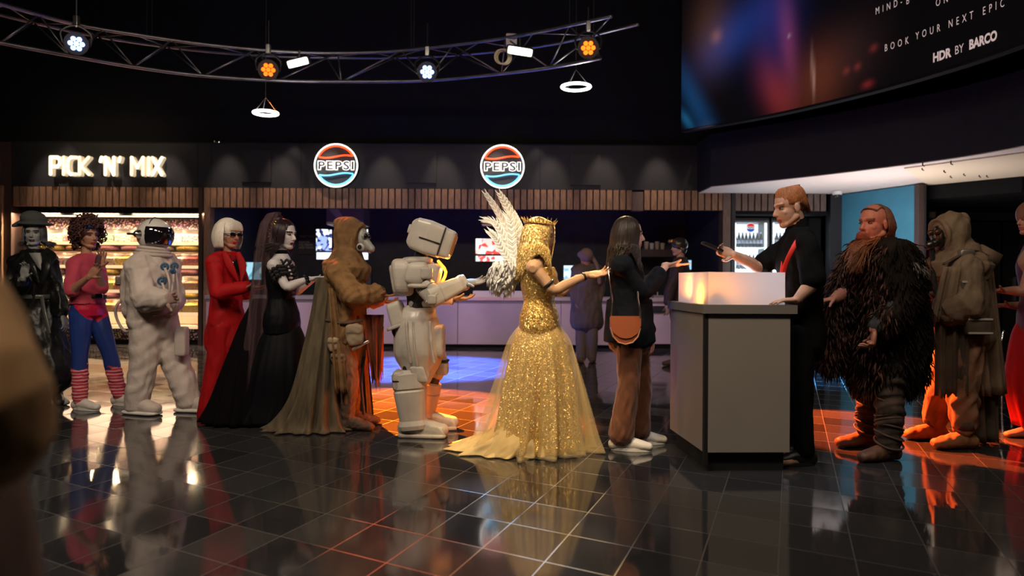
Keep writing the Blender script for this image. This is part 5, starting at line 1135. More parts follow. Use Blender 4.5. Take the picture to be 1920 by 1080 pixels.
# ---- hooded scavenger with respirator -------------------------------------------------
q = Person(5.8, 645, 'person in a hooded brown coat and pale respirator mask, gloved hand reaching forward', look=(1, -.22, -.08))
q.j(head=(660, 446), neck=(650, 488), sN=(632, 512, -.20), sF=(656, 512, .18), eN=(662, 556, -.22), wN=(706, 552, -.10), eF=(680, 560, .2), wF=(712, 566, .18), pelvis=(645, 620), hN=(642, 628, -.09), hF=(650, 628, .09), kN=(655, 700, -.10), kF=(664, 700, .10), aN=(652, 780, -.10), aF=(662, 762, .12))
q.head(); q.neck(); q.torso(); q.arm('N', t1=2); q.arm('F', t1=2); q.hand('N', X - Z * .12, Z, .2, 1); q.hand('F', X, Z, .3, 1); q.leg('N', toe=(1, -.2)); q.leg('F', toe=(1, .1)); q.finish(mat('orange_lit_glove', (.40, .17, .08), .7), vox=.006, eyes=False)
m_br = mat('ochre_canvas', (.22, .115, .045), .85, var=.35, vscale=6, bump=.4, bscale=90); m_br2 = mat('dark_rag_cloth', (.075, .05, .03), .9, var=.4, vscale=6, bump=.3, bscale=60); m_olive = mat('olive_drape', (.10, .075, .045), .85, var=.35, vscale=4, stretch=(6, 6, .8))
b = B(); q.torso(b, .045, low=.05); q.arm('N', b, .040, 1.95, r=(.058, .055, .045)); q.arm('F', b, .03, 1.9); b.tube([q.p(645, 560), q.p(645, 620)], [(.17, .15), (.19, .16)], lat=X, n=20); q.cloth('jacket', b, m_br, fold=folds(.012, 20, 16, seed=21))
b = B(); q.hoodshape(b, .006); b.ell(q.J['neck'] - Z * .03 - X * .03, X * .17, Y * .20, Z * .06); q.cloth('hood', b, m_br, .007, 2, folds(.009, 22, 12, seed=5))
m_mask = mat('pale_rubber_mask', (.34, .33, .31), .5, var=.25, vscale=20)
b = B(); b.ell(q.H(.092, 0, -.0), q.R * .064, q.F * .034, q.U * .085); b.tube([q.H(.10, 0, .0), q.H(.14, 0, -.045), q.H(.175, 0, -.075)], [.036, .034, .030], smooth=2); b.ell(q.H(.105, 0, -.075), q.R * .050, q.F * .045, q.U * .034); q.cloth('mask', b, m_mask, .005, 2)
for k_ in (-1, 1):
    c = q.H(.112, k_ * .034, .022); b = B(); b.tube([c - q.F * .01, c + q.F * .014], .026, n=18, dome=False); o = q.solid('eyepiece', b, m_mask); b = B(); b.tube([c + q.F * .008, c + q.F * .017], .022, n=14); obj('lens', b, mat('dark_lens', (.01, .01, .012), .08), o, at=origin_of(q.e), smooth=True)
    c = q.H(.105, k_ * .052, -.070); b = B(); b.tube([c, c + q.R * k_ * .022 + q.F * .006], [.034, .030], n=20, dome=False); b.tube([c + q.R * k_ * .024, c + q.R * k_ * .030], [.020, .014], n=14, dome=False, mi=1); q.solid('filter', b, [mat('filter_pale', (.48, .46, .42), .45), m_seam])
b = B(); b.tube([q.H(.16, 0, -.08), q.H(.165, 0, -.105)], .012); q.solid('valve', b, m_mask)
q.solid('long_cloak', skirt([(q.p(622, 520, .02), .12, .14, .3), (q.p(616, 580), .13, .16, .8), (q.p(606, 660, -.02), .16, .19, 1), (q.p(596, 740, -.03), .21, .22, 1), (gz(q.p(584, 800, -.06)) + Z * .07, .29, .20, 1), (gz(q.p(580, 800, -.08)) + Z * .008, .36, .22, 1)], 13, .16, 6, n=200), m_olive)
q.solid('cloak_lining', hanging(q.p(664, 600, .16), gz(q.p(672, 790, .2)) + Z * .03, .18, .26, .015, 3, .03, 30, 14, 8, .02, (1, .3, 0)), m_br2)
q.solid('cloak_edge', hanging(q.p(622, 540, -.20), q.p(640, 735, -.20), .05, .10, .015, 2, .02, 12, 14, 3, .02, (1, .3, 0)), m_br)
b = B(); b.tube([q.p(646, 600), q.p(648, 640), q.p(648, 672)], [(.17, .14), (.17, .15), (.15, .14)], lat=X, n=20); q.cloth('skirt_wrap', b, m_br2, fold=folds(.014, 22, 5, seed=31)); 
b = B()
for s_ in ('N', 'F'): q.leg(s_, b, .018, t0=.2, t1=1.7, foot=False)
q.cloth('trousers', b, mat('tawny_trousers', (.20, .10, .055), .85, var=.3), fold=folds(.008, 25, 25, seed=3))
m_boot = mat('worn_brown_boot', (.09, .055, .04), .7, var=.3, vscale=20, bump=.3)
for s_ in ('N', 'F'):
    b = B(); q.foot(s_, (1, -.2 if s_ == 'N' else .1), b, .012); A = q.J['a' + s_]; b.tube([A, A + (q.J['k' + s_] - A) * .55], [.055, .066]); q.cloth('boot', b, m_boot, .007, 2, folds(.004, 30, 40, seed=4))
for nm, x, y, o_, w, hh, cm in (('pouch', 665, 628, -.20, .068, .085, (.32, .24, .16)), ('pouch', 626, 645, -.19, .045, .055, (.36, .27, .18)), ('pouch', 634, 672, -.17, .055, .045, (.22, .16, .11))):
    b = B(); c = q.p(x, y, o_); b.ell(c, X * w + Z * .02, Y * .035, Z * hh - X * .02, e=.6); b.ell(c + Z * hh * .55 - Y * .012, X * w * 1.04, Y * .034, Z * hh * .45, e=.5); q.cloth(nm, b, mat('pouch_cloth', cm, .8, var=.2), .007, 2, folds(.003, 30, 30, seed=int(x)))
b = B(); b.tube([q.p(622, 500, -.2), q.p(650, 530, -.26), q.p(672, 548, -.22)], (.014, .004) and .012, n=8, smooth=3); b.tube([q.p(612, 600, -.16), q.p(645, 606, -.20), q.p(680, 600, -.14)], .012, n=8, smooth=3); q.solid('strap', b, m_boot)
m_flame = mat('burnt_orange_rag', (.55, .13, .03), .7, var=.3, vscale=12); 
q.solid('tattered_rag', hanging(q.p(697, 590, -.02), q.p(706, 700, -.02), .20, .06, .008, 2, .03, 20, 12, 3, .16), mat('rust_rag', (.20, .06, .03), .8, var=.3)); q.solid('tattered_rag', hanging(q.p(706, 612, .03), q.p(712, 690, .03), .12, .06, .006, 2, .02, 16, 10, 6, .12), m_flame)
b = B(); b.tube([q.p(682, 670, -.02), q.p(677, 720, -.02), q.p(682, 775, 0)], .013, n=8); q.solid('staff', b, m_navy)
b = B(); b.tube([q.p(690, 640, -.2), q.p(662, 655, -.2)], .012); q.solid('buckle', b, m_metal)

# ---- gothic bride ----------------------------------------------------------------------
q = Person(6.0, 540, 'person in a black gothic gown and long dark veil with powdered pale skin', look=(1, -.40, -.10))
q.j(head=(535, 440), neck=(527, 480), sN=(514, 498, -.16), sF=(540, 498, .15), eN=(538, 538, -.22), wN=(580, 523, -.14), eF=(556, 545, .16), wF=(588, 524, .12), pelvis=(528, 605), hN=(526, 612, -.085), hF=(532, 612, .085), kN=(530, 700, -.08), kF=(534, 700, .08), aN=(530, 784, -.08), aF=(534, 780, .08))
q.head(); q.neck(.045); q.torso(ch=(.135, .105), wa=(.105, .085), sh=.165); q.arm('N', t1=2, r=(.045, .035, .023)); q.arm('F', t1=2, r=(.045, .035, .023)); q.hand('N', X + Z * .05, Z - Y * .3, .10, 1); q.hand('F', X, Z, .2, 1); q.leg('N', toe=(1, 0)); q.leg('F', toe=(1, 0)); q.finish(sk_pale, lips=lip_dark, brow=mat('brow_black', (.02, .01, .01), .6))
m_gb = mat('black_satin', (.004, .004, .006), .6, spec=.15); m_lace = mat('black_lace', (.010, .008, .010), .7, alpha=.96)
b = B(); q.torso(b, .020, ch=(.138, .112), wa=(.108, .09), hp=(.175, .13), sh=.09, top=False, low=.05); q.cloth('bodice', b, m_gb, .008, fold=folds(.004, 30, 20, seed=2))
b = B(); q.fr_ = 0; c = q.p(545, 525, -.13)
b = B(); g = np.random.default_rng(4)
for k in range(9): c = q.p(541 + k * 1.2, 500 + k * 7, -.115); b.ell(c, X * .026 * (1 - k * .06), Y * .010, Z * .010)
q.solid('pale_lacing', b, sk_pale)
o = q.solid('skirt', skirt([(q.p(528, 600), .125, .12, .2), (q.p(528, 635), .19, .18, .5), (q.p(524, 690), .25, .24, 1), (q.p(518, 750), .30, .24, 1), (gz(q.p(508, 800)) + Z * .02, .36, .26, 1)], 12, .07, 14), m_gb)
b = B(); g = np.random.default_rng(5)
for s0, e0, r0, nm in ((q.J['sN'] * .75 + q.J['eN'] * .25, q.J['sN'] * .45 + q.J['eN'] * .55, .058, 'r'),):
    for k in range(3):
        c = s0 * (1 - k / 2) + e0 * (k / 2); d = nz(e0 - s0); a = nz(np.cross(d, Y)); pts = [c + a * math.cos(t) * (r0 + .010 * math.sin(9 * t)) + np.cross(d, a) * math.sin(t) * (r0 + .010 * math.sin(9 * t)) + d * .008 * math.sin(11 * t) for t in np.linspace(0, 6.283, 60)]; b.tube(pts, .013, n=6)
for k in range(5): c = q.p(535 + 3 * k, 492 + 8 * k, -.135 + .01 * k); b.tube([c + np.array((.045 * math.sin(t), 0, .014 * math.sin(5 * t) + .01 * math.cos(t))) for t in np.linspace(-1.5, 1.5, 16)], .010, n=6)
q.solid('lace_ruffle', b, m_lace, True)
band(q, q.J['neck'] + Z * .03, Z, .054, .018, m_gb, 'choker'); d = q.J['wN'] - q.J['eN']; band(q, q.J['wN'] - nz(d) * .02, d, .034, .016, m_gb, 'lace_cuff')
b = B(); g = np.random.default_rng(6)
for k in range(10): a = k * .628; dn = nz(d); s1 = nz(np.cross(dn, Y)); s2 = np.cross(dn, s1); b.sph(q.J['wN'] - dn * .03 + (s1 * math.cos(a) + s2 * math.sin(a)) * .036, .010)
obj('cuff_beads', b, m_darkmetal, q.e, smooth=True)
m_bh = mat('blackest_hair', (.018, .007, .010), .4, var=.5, vscale=10, stretch=(20, 20, 3))
long_hair(q, m_bh, .16, 260, seed=12, wav=.006); b = B(); b.sph(q.H(-.09, 0, .11), .055); b.sph(q.H(-.11, .03, .07), .045); q.solid('hair_bun', b, m_bh)
b = B(); g = np.random.default_rng(3)
for k in range(7): c = q.H(-.05 - .010 * k, .07, .10 - .022 * k); b.sph(c, .010); b.tube([c, c + q.R * .02 + Z * .02], .004, n=5)
q.solid('gold_hair_ornament', b, mat('antique_gold', (.8, .5, .2), .25, 1))
m_veil = mat('mauve_black_veil', (.10, .055, .065), .7, alpha=.55, var=.4, vscale=4, stretch=(10, 10, .6))
b = B(); R = []
for k, (x, y, w, dp) in enumerate(((520, 398, .03, .03), (514, 401, .055, .06), (506, 420, .07, .10), (501, 460, .08, .14), (498, 510, .085, .17), (492, 580, .09, .18), (484, 660, .12, .18), (476, 740, .15, .2))):
    c = q.p(x, y, .02); uu_ = np.arange(80) / 80 * 6.283; s_ = 1 + .10 * np.sin(9 * uu_ + k * .3) * min(1, k / 3); R.append(np.stack((c[0] + np.cos(uu_) * w * s_, c[1] + np.sin(uu_) * dp * s_, np.full(80, max(.01, c[2]))), 1))
b.rings(R); q.solid('veil', b, m_veil)
q.solid('veil_train', skirt([(q.p(490, 560, .05), .06, .10, .5), (q.p(478, 610, .05), .12, .16, .8), (q.p(466, 680, 0), .19, .17, 1), (q.p(456, 750, -.05), .25, .18, 1), (gz(q.p(450, 800, -.08)) + Z * .015, .30, .19, 1)], 12, .13, 3, n=180), mat('black_tulle', (.004, .003, .004), .9, alpha=.95, spec=.1))

# ---- white bob, red suit -----------------------------------------------------------------
q = Person(6.3, 428, 'person with a white bob and black sunglasses in a red trouser suit', look=(1, -.55, -.05))
q.j(head=(430, 440), neck=(424, 475), sN=(402, 493, -.14), sF=(442, 493, .13), eN=(408, 548, -.24), wN=(462, 539, -.24), eF=(460, 548, .1), wF=(474, 540, .0), pelvis=(425, 605), hN=(416, 612, -.08), hF=(434, 612, .08), kN=(412, 695, -.08), kF=(438, 695, .08), aN=(408, 760, -.08), aF=(440, 760, .08))
q.head(); q.neck(.045); q.torso(ch=(.14, .11), wa=(.115, .09), sh=.165); q.arm('N', t1=2, r=(.048, .038, .025)); q.arm('F', t1=2, r=(.048, .038, .025)); q.hand('N', X + Z * .02, Z, .12, 1); q.hand('F', X, Z, .2, 1); q.leg('N', toe=(.8, -.5)); q.leg('F', toe=(1, -.2)); q.finish(sk_warm, lips=lip_red, eyes=False)
m_rs = mat('scarlet_crepe', (.36, .002, .005), .7, var=.1, spec=.3)
b = B(); q.torso(b, .022, ch=(.15, .115), wa=(.12, .095), low=.12, sh=.175); q.arm('N', b, .018, 1.95, r=(.055, .045, .034)); q.arm('F', b, .018, 1.9, r=(.055, .045, .034)); b.tube([q.p(425, 590), q.p(425, 625), q.p(426, 645)], [(.15, .13), (.185, .15), (.195, .16)], lat=X, n=20)
def inner(C): L = C - q.p(444, 500, -.1); return ((np.abs(L[:, 0] - (L[:, 2] * -.22)) < .035 + L[:, 2] * .25) & (C[:, 1] < q.d + .02) & (L[:, 2] > -.18) & (L[:, 2] < .1) & (L[:, 0] > -.04)).astype(int)
q.cloth('jacket', b, [m_rs, m_gb], fold=folds(.007, 18, 14, seed=51), sel=inner)
for s1, pts in ((0, ((420, 474, -.14), (432, 500, -.17), (447, 528, -.16))), (1, ((446, 474, -.05), (455, 500, -.09), (452, 528, -.13)))): b = B(); b.tube([q.p(*p_) for p_ in pts], [(.022, .008), (.034, .009), (.008, .006)], lat=X, n=12, smooth=4); q.solid('lapel', b, m_rs)
b = B(); b.tube([q.p(425, 610), q.p(424, 640)], [(.16, .12), (.17, .13)], lat=X, n=20)
for h_, x in (('hN', 402), ('hF', 440)): b.tube([q.J[h_], q.p(x + 6, 690, -.08 if h_ == 'hN' else .08), gz(q.p(x - 2, 770, -.1 if h_ == 'hN' else .08)) + Z * .02], [.105, .11, .135], n=18, smooth=3)
q.cloth('wide_trousers', b, m_rs, fold=folds(.006, 24, 1, seed=12))
m_wh = mat('white_blonde_hair', (.78, .70, .62), .4, var=.12, vscale=8, stretch=(30, 30, 2), sheen=.2)
b = B(); q.cap(b, .022); g = np.random.default_rng(3); paths = []
for i in range(620):
    th = g.uniform(-2.15, 2.15); side = (-q.F * math.cos(th) * .098 + q.R * math.sin(th) * .09); c0 = q.H(-.02, 0, .135) + q.R * g.normal(0, .012)
    paths.append(cr([c0, q.H(-.025, 0, .11) + side * .85, q.H(-.025, 0, .03) + side * 1.30, q.H(-.025, 0, -.05) + side * 1.36, q.H(-.02, 0, -.118 + g.normal(0, .004)) + side * 1.12], [1] * 5, 3)[0])
for i in range(150):
    r = g.uniform(-.065, .065); paths.append(cr([q.H(-.0, 0, .138), q.H(.07, r * .8, .11), q.H(.093, r, .06), q.H(.092, r, .033)], [1] * 4, 3)[0])
strands(paths, .0042, b, 4); q.solid('bob_hair', b, m_wh)
b = B()
for k_ in (-1, 1): b.ell(q.H(.092, k_ * .036, .002), q.R * .033, q.F * .006, q.U * .017, e=.8); b.tube([q.H(.090, k_ * .06, .006), q.H(.05, k_ * .078, .006), q.H(-.01, k_ * .082, .0)], .003, n=6)
b.tube([q.H(.096, -.012, .004), q.H(.100, 0, .006), q.H(.096, .012, .004)], .003, n=6); q.solid('sunglasses', b, mat('black_gloss', (.006, .006, .007), .08, coat=.5))
b = B(); b.tube([q.p(430, 476, -.09), q.p(437, 492, -.12), q.p(446, 478, -.04)], .003, n=5, smooth=3); b.sph(q.p(437, 493, -.12), .008); q.solid('necklace', b, m_chrome)

# ---- astronaut ------------------------------------------------------------------------------
q = Person(6.45, 290, 'person in a bulky off-white spacesuit and round helmet with a dark visor', look=(1, -.62, -.05))
q.j(head=(290, 443), neck=(286, 478), sN=(262, 502, -.15), sF=(312, 500, .15), eN=(272, 562, -.26), wN=(306, 560, -.34), eF=(326, 560, .1), wF=(318, 575, -.15), pelvis=(286, 600), hN=(276, 610, -.08), hF=(306, 610, .08), kN=(268, 692, -.10), kF=(334, 692, .04), aN=(256, 757, -.12), aF=(354, 752, .0))
q.head(); q.neck(); q.torso(); q.arm('N', t1=2); q.arm('F', t1=2); q.hand('N', X + Z * .1 - Y * .2, -Y, .5, 1); q.hand('F', -X * .2 - Y - Z * .2, -X, .5, -1); q.leg('N', toe=(1, -.3)); q.leg('F', toe=(1, -.1)); q.finish(sk_warm, vox=.007)
m_suit = mat('off_white_spacesuit', (.60, .51, .47), .75, var=.10, vscale=6, bump=.25, bscale=70); m_shell = mat('helmet_shell', (.72, .68, .64), .3, coat=.3)
b = B(); q.torso(b, .075, ch=(.17, .13), wa=(.16, .13), low=.0, sh=.18); q.arm('N', b, .055, 1.9, r=(.060, .055, .040)); q.arm('F', b, .05, 1.9, r=(.060, .055, .040)); b.tube([q.p(286, 570), q.p(288, 615)], [(.22, .19), (.21, .18)], lat=X, n=20); b.ell(q.p(262, 545, .12), X * .16, Y * .13, Z * .30, e=.7)
for h_, kk, a_ in (('hN', 'kN', 'aN'), ('hF', 'kF', 'aF')): A = q.J[a_]; b.tube([q.J[h_], q.J[h_] * .5 + q.J[kk] * .5, q.J[kk], q.J[kk] * .4 + A * .6, A - Z * .0], [.145, .135, .12, .115, .10], n=18, smooth=3)
q.cloth('spacesuit', b, m_suit, .010, 3, folds(.009, 14, 24, seed=61))
c = q.H(.0, 0, .01); b = B(); b.ell(c, q.R * .148, q.F * .158, q.U * .150, 28, 18); o = q.solid('helmet', b, m_shell)
b = B(); R = []
for t in np.linspace(0, 1, 12):
    ph = -.62 + 1.1 * t; R.append(np.array([c + (q.F * math.cos(a) * math.cos(ph) * .170 + q.R * math.sin(a) * math.cos(ph) * .158 + q.U * (math.sin(ph) * .158)) for a in np.linspace(-1.12, 1.12, 24)] + [c + (q.F * math.cos(a) * math.cos(ph) * .150 + q.R * math.sin(a) * math.cos(ph) * .14 + q.U * (math.sin(ph) * .14)) for a in np.linspace(1.12, -1.12, 24)]))
b.rings(R); obj('visor', b, mat('mirror_black_visor', (.010, .008, .012), .04, coat=1, spec=.9), o, at=origin_of(q.e), smooth=True)
b = B(); b.tube([c + q.F * math.cos(ph) * .163 * .48 + q.U * math.sin(ph) * .158 + q.R * .115 * math.cos(ph) for ph in np.linspace(-.3, 2.2, 20)], .005, n=6); obj('helmet_seam', b, m_navy, o, at=origin_of(q.e), smooth=True)
b = B(); b.tube([c + q.R * .145, c + q.R * .165 - q.F * .0], [.04, .032], n=18); b.tube([c + q.R * .15 - q.F * .01, c + q.R * .19 - q.F * .10 + Z * 0], .010, n=8); obj('earpiece', b, m_metal, o, at=origin_of(q.e), smooth=True)
for k in range(3): b = B(); cc = q.J['neck'] + Z * (.060 - .028 * k) + q.F * .01; b.tube([cc + X * (.118 + .014 * k) * math.cos(a) + Y * (.118 + .012 * k) * math.sin(a) - Z * .012 * math.cos(a) for a in np.linspace(0, 6.283, 32)], .016, n=8); q.solid('neck_ring', b, m_suit)
m_bluec = mat('navy_connector', (.03, .10, .20), .35, coat=.3)
for x, y, o_, r in ((309, 500, -.26, .026), (327, 499, -.20, .026), (304, 527, -.27, .030), (324, 508, -.24, .016)):
    cc = q.p(x, y, o_); dn = nz((.45, -1, .1)); b = B(); sd = nz(np.cross(dn, Z)); up = np.cross(sd, dn); b.tube([cc + (sd * math.cos(a) + up * math.sin(a)) * r for a in np.linspace(0, 6.283, 20)], .010, n=8); b.tube([cc, cc + dn * .02], r * .5, n=10); q.solid('chest_connector', b, m_bluec)
for pts in (((304, 530, -.28), (312, 550, -.34), (322, 545, -.30), (326, 510, -.22)), ((309, 502, -.27), (318, 530, -.36), (316, 570, -.30)), ((330, 505, -.20), (334, 560, -.22), (322, 590, -.24))): b = B(); b.tube([q.p(*p_) for p_ in pts], .011, n=8, smooth=5); q.solid('hose', b, m_suit)
b = B(); cc = q.p(238, 592, .1); b.tube([cc + (.10 * math.cos(a), .03 * math.sin(a * 2), .145 * math.sin(a)) for a in np.linspace(0, 6.283, 40)], .013, n=8); q.solid('backpack_hose', b, m_suit)
b = B(); b.box(q.p(262, 486, -.18), X * .045, Y * .006, Z * .02); q.solid('shoulder_patch', b, m_shell); b = B(); b.box(q.p(341, 640, -.08), X * .05, Y * .05, Z * .13); q.cloth('thigh_pocket', b, m_suit, .008, 2)
for s_, cm in (('N', 0), ('F', 1)):
    h = B(); 
    if s_ == 'N': q.hand('N', X + Z * .1 - Y * .2, -Y, .55, 1, b=h, sz=1.25)
    else: q.hand('F', -X * .2 - Y - Z * .2, -X, .55, -1, b=h, sz=1.25)
    q.cloth('glove', h, mat('rose_grey_glove', (.42, .28, .26), .6), .006, 1); W_ = q.J['w' + s_]; dn = nz(W_ - q.J['e' + s_]); band(q, W_ - dn * .02, dn, .062, .014, m_metal, 'wrist_ring')
    b = B(); q.foot(s_, (1, -.3 if s_ == 'N' else -.1), b, .030, .27); q.cloth('boot', b, m_suit, .009, 3); A = q.J['a' + s_]; t = nz((1, -.3 if s_ == 'N' else -.1, 0)); b = B(); b.ell(gz(A) + t * .06 + Z * .018, t * .185, np.cross(t, Z) * .082, Z * .018, 24, 8, .5); q.solid('boot_sole', b, m_sole)

# ---- aerobics figure --------------------------------------------------------------------------
q = Person(6.65, 172, 'person with curly hair, blue headband, pink leotard and striped leg warmers', look=(1, -.55, -.03))
q.j(head=(166, 442), neck=(162, 478), sN=(142, 497, -.12), sF=(180, 496, .12), eN=(134, 545, -.22), wN=(168, 518, -.30), eF=(192, 540, .0), wF=(184, 500, -.16), pelvis=(166, 580), hN=(152, 590, -.07), hF=(180, 590, .07), kN=(150, 668, -.12), kF=(206, 664, .06), aN=(150, 747, -.14), aF=(224, 740, .10))
q.head(); q.neck(.042); q.torso(ch=(.135, .105), wa=(.105, .085), hp=(.165, .12), sh=.16); q.arm('N', t1=2, r=(.044, .034, .023)); q.arm('F', t1=2, r=(.044, .034, .023)); q.hand('N', X * .8 + Z * .8 - Y * .1, -Y, .3, 1); q.hand('F', X * .3 + Z * .8, -Y, .3, 1)
q.leg('N', toe=(1, -.3), r=(.090, .058, .038)); q.leg('F', toe=(1, -.2), r=(.090, .058, .038)); q.finish(sk_warm, lips=lip_red, brow=mat('brow_dark2', (.06, .03, .02), .7))
m_pink = mat('faded_pink_jersey', (.50, .045, .09), .75, var=.12, sheen=.2); m_leo = mat('magenta_lycra', (.55, .008, .05), .4, var=.08); m_legg = mat('royal_blue_lycra', (.020, .045, .22), .3, var=.15, coat=.3)
b = B(); q.torso(b, .024, ch=(.145, .115), wa=(.125, .10), low=-.22, sh=.165); q.arm('N', b, .024, 1.05, r=(.05, .042, .036)); q.arm('F', b, .02, 1.0, r=(.05, .042, .036)); q.cloth('t_shirt', b, m_pink, .009, 3, folds(.010, 20, 12, seed=71))
b = B()
for s_ in ('N', 'F'): q.leg(s_, b, .008, t1=1.5, foot=False, r=(.094, .06, .05))
q.torso(b, .006, top=False, low=.02, hp=(.165, .12)); q.cloth('leotard_and_leggings', b, [m_legg, m_leo], .006, 3, folds(.002, 20, 20, seed=1), sel=lambda C: (C[:, 2] > q.p(172, 606, -.1)[2] + np.abs(C[:, 0] - q.p(172, 0, -.14)[0]) * 1.2).astype(int))
b = B(); cc = q.p(166, 556); b.tube([cc + (.152 * math.cos(a), .125 * math.sin(a), 0) for a in np.linspace(0, 6.283, 36)], [(.018, .005)] * 36, lat=Z, n=8); q.solid('belt', b, mat('black_belt', (.015, .012, .012), .4)); b = B(); b.box(q.p(186, 555, -.13), X * .035, Y * .006, Z * .022); q.solid('buckle', b, m_chrome)
def stripe_mat(name, c1, c2, s):
    m = mat(name, c1, .85); n, l = m.node_tree.nodes, m.node_tree.links; tc = n.new('ShaderNodeTexCoord'); w = n.new('ShaderNodeTexWave'); w.bands_direction = 'Z'; w.inputs['Scale'].default_value = s; w.inputs['Distortion'].default_value = 1.2; w.inputs['Detail Scale'].default_value = 3
    r = n.new('ShaderNodeValToRGB'); r.color_ramp.elements[0].color = (*c1, 1); r.color_ramp.elements[1].color = (*c2, 1); r.color_ramp.elements[0].position = .45; r.color_ramp.elements[1].position = .6; l.new(tc.outputs['Object'], w.inputs[0]); l.new(w.outputs[0], r.inputs[0]); l.new(r.outputs[0], n['Principled BSDF'].inputs['Base Color']); return m
m_warm = stripe_mat('striped_leg_warmer', (.50, .02, .05), (.70, .30, .34), 11)
for s_ in ('N', 'F'):
    b = B(); K, A = q.J['k' + s_], q.J['a' + s_]; b.tube([K * .95 + A * .05, K * .6 + A * .4, A * .85 + K * .15, A + Z * .0], [.062, .070, .066, .062], n=20, smooth=3); q.cloth('leg_warmer', b, m_warm, .007, 1, folds(.006, 6, 90, seed=3)); sneaker(q, s_, (1, -.3), name='shoe')
m_curl = mat('curly_auburn_hair', (.065, .022, .018), .55, var=.5, vscale=12)
b = B(); b.ell(q.H(-.04, 0, .05), q.R * .115, q.F * .115, q.U * .11); g = np.random.default_rng(4); pts_, nn_ = q.scalp(800)
for i in range(620):
    k = g.integers(len(pts_)); c = pts_[k] + nn_[k] * g.uniform(.02, .055) + np.array((0, 0, g.uniform(-.05, .02))); 
    if (c - q.H()) @ q.F > .075 and (c - q.H()) @ q.U < .075: continue
    r = g.uniform(.012, .022); a1 = nz(g.normal(0, 1, 3)); a2 = nz(np.cross(a1, nn_[k])); b.tube([c + a1 * r * math.cos(t) + a2 * r * math.sin(t) + nn_[k] * t * .003 for t in np.linspace(0, 5.5, 9)], .0055, n=4, dome=False)
for k in range(140):
    th = g.uniform(-2.0, 2.0); c = q.H(-.03, 0, g.uniform(-.12, .0)) - q.F * math.cos(th) * .10 + q.R * math.sin(th) * .10; r = .018; a1 = nz(g.normal(0, 1, 3)); a2 = nz(g.normal(0, 1, 3)); b.tube([c + a1 * r * math.cos(t) + a2 * r * math.sin(t) for t in np.linspace(0, 5.5, 9)], .0055, n=4, dome=False)
q.solid('curly_hair', b, m_curl)
b = B(); b.tube([q.H(-.02, 0, .07) + q.F * math.cos(a) * .108 + q.R * math.sin(a) * .088 - q.U * .02 * -math.cos(a) for a in np.linspace(0, 6.283, 36)], [(.020, .006)] * 36, lat=q.U, n=8); q.solid('headband', b, mat('blue_headband', (.01, .06, .35), .6))
b = B(); q.b = b; q.arm('F', b, .012, 1.9, t0=0); q.solid('dark_glove', B().tube([q.J['wF'], q.J['wF'] + (X * .1 + Z * .7) * .12], [.034, .03]), mat('dark_mitten', (.08, .03, .04), .7))

# ---- noir figure in trench coat ------------------------------------------------------------------
q = Person(6.8, 68, 'person in a black leather trench coat and soft felt hat, looking greyscale', look=(.35, -1, -.05))
q.j(head=(64, 437), neck=(63, 474), sN=(36, 492, -.03), sF=(92, 492, .03), eN=(24, 548, -.10), wN=(44, 520, -.28), eF=(106, 548, .03), wF=(118, 590, -.04), pelvis=(68, 595), hN=(58, 605, -.03), hF=(80, 605, .03), kN=(66, 680, -.03), kF=(95, 680, .0), aN=(72, 740, -.02), aF=(108, 738, .04))
q.head(); q.neck(.042); q.torso(ch=(.14, .105), wa=(.115, .09), sh=.165); q.arm('N', t1=2, r=(.046, .036, .024)); q.arm('F', t1=2, r=(.046, .036, .024)); q.hand('N', Z * .8 + X * .3 - Y * .2, -Y, .3, 1); q.hand('F', -Z + X * .3, -X, .3, 1); q.leg('N', toe=(.5, -1)); q.leg('F', toe=(.8, -.6)); q.finish(sk_grey, lips=lip_grey, brow=mat('brow_charcoal', (.03, .03, .03), .7))
m_lea = mat('black_leather', (.007, .007, .007), .36, var=.3, vscale=8, bump=.4, bscale=30)
b = B(); q.torso(b, .038, ch=(.16, .12), wa=(.13, .11), sh=.185, low=.05); q.arm('N', b, .030, 1.8, r=(.055, .05, .045)); q.arm('F', b, .030, 1.85, r=(.055, .05, .045))
b.tube([q.p(68, 560), q.p(70, 610), q.p(76, 660), q.p(84, 705)], [(.15, .12), (.21, .17), (.25, .20), (.29, .22)], lat=X, n=26, smooth=3); q.cloth('trench_coat', b, m_lea, .010, 3, folds(.015, 14, 6, seed=81))
for pts, w in ((((52, 474, -.08), (58, 500, -.17), (72, 530, -.17)), .045), (((80, 474, -.06), (86, 498, -.15), (78, 530, -.17)), .045), (((44, 470, .0), (38, 484, -.08), (50, 500, -.16)), .04), (((86, 468, .0), (98, 482, -.06), (92, 500, -.14)), .04)): b = B(); b.tube([q.p(*p_) for p_ in pts], [(w * .6, .01), (w, .012), (w * .3, .008)], lat=X, n=12, smooth=4); q.solid('lapel', b, m_lea)
b = B(); b.prism([q.p(54, 474, -.12), q.p(74, 474, -.12), q.p(80, 500, -.155), q.p(86, 516, -.16), q.p(70, 500, -.165)], Y * .02); q.solid('pale_scarf', b, mat('grey_scarf', (.30, .30, .30), .6))
b = B(); b.tube([q.p(68, 556) + (.165 * math.cos(a), .14 * math.sin(a), 0) for a in np.linspace(0, 6.283, 36)], [(.022, .006)] * 36, lat=Z, n=8); b.tube([q.p(78, 556, -.15), q.p(84, 590, -.21), q.p(92, 625, -.24)], [(.018, .005)] * 3, lat=X, n=8, smooth=3); q.solid('belt', b, mat('grey_belt', (.07, .07, .07), .3, coat=.3))
long_hair(q, mat('grey_waved_hair', (.12, .12, .12), .4, var=.6, vscale=10), .10, 260, seed=22, wav=.010, spread=.0)
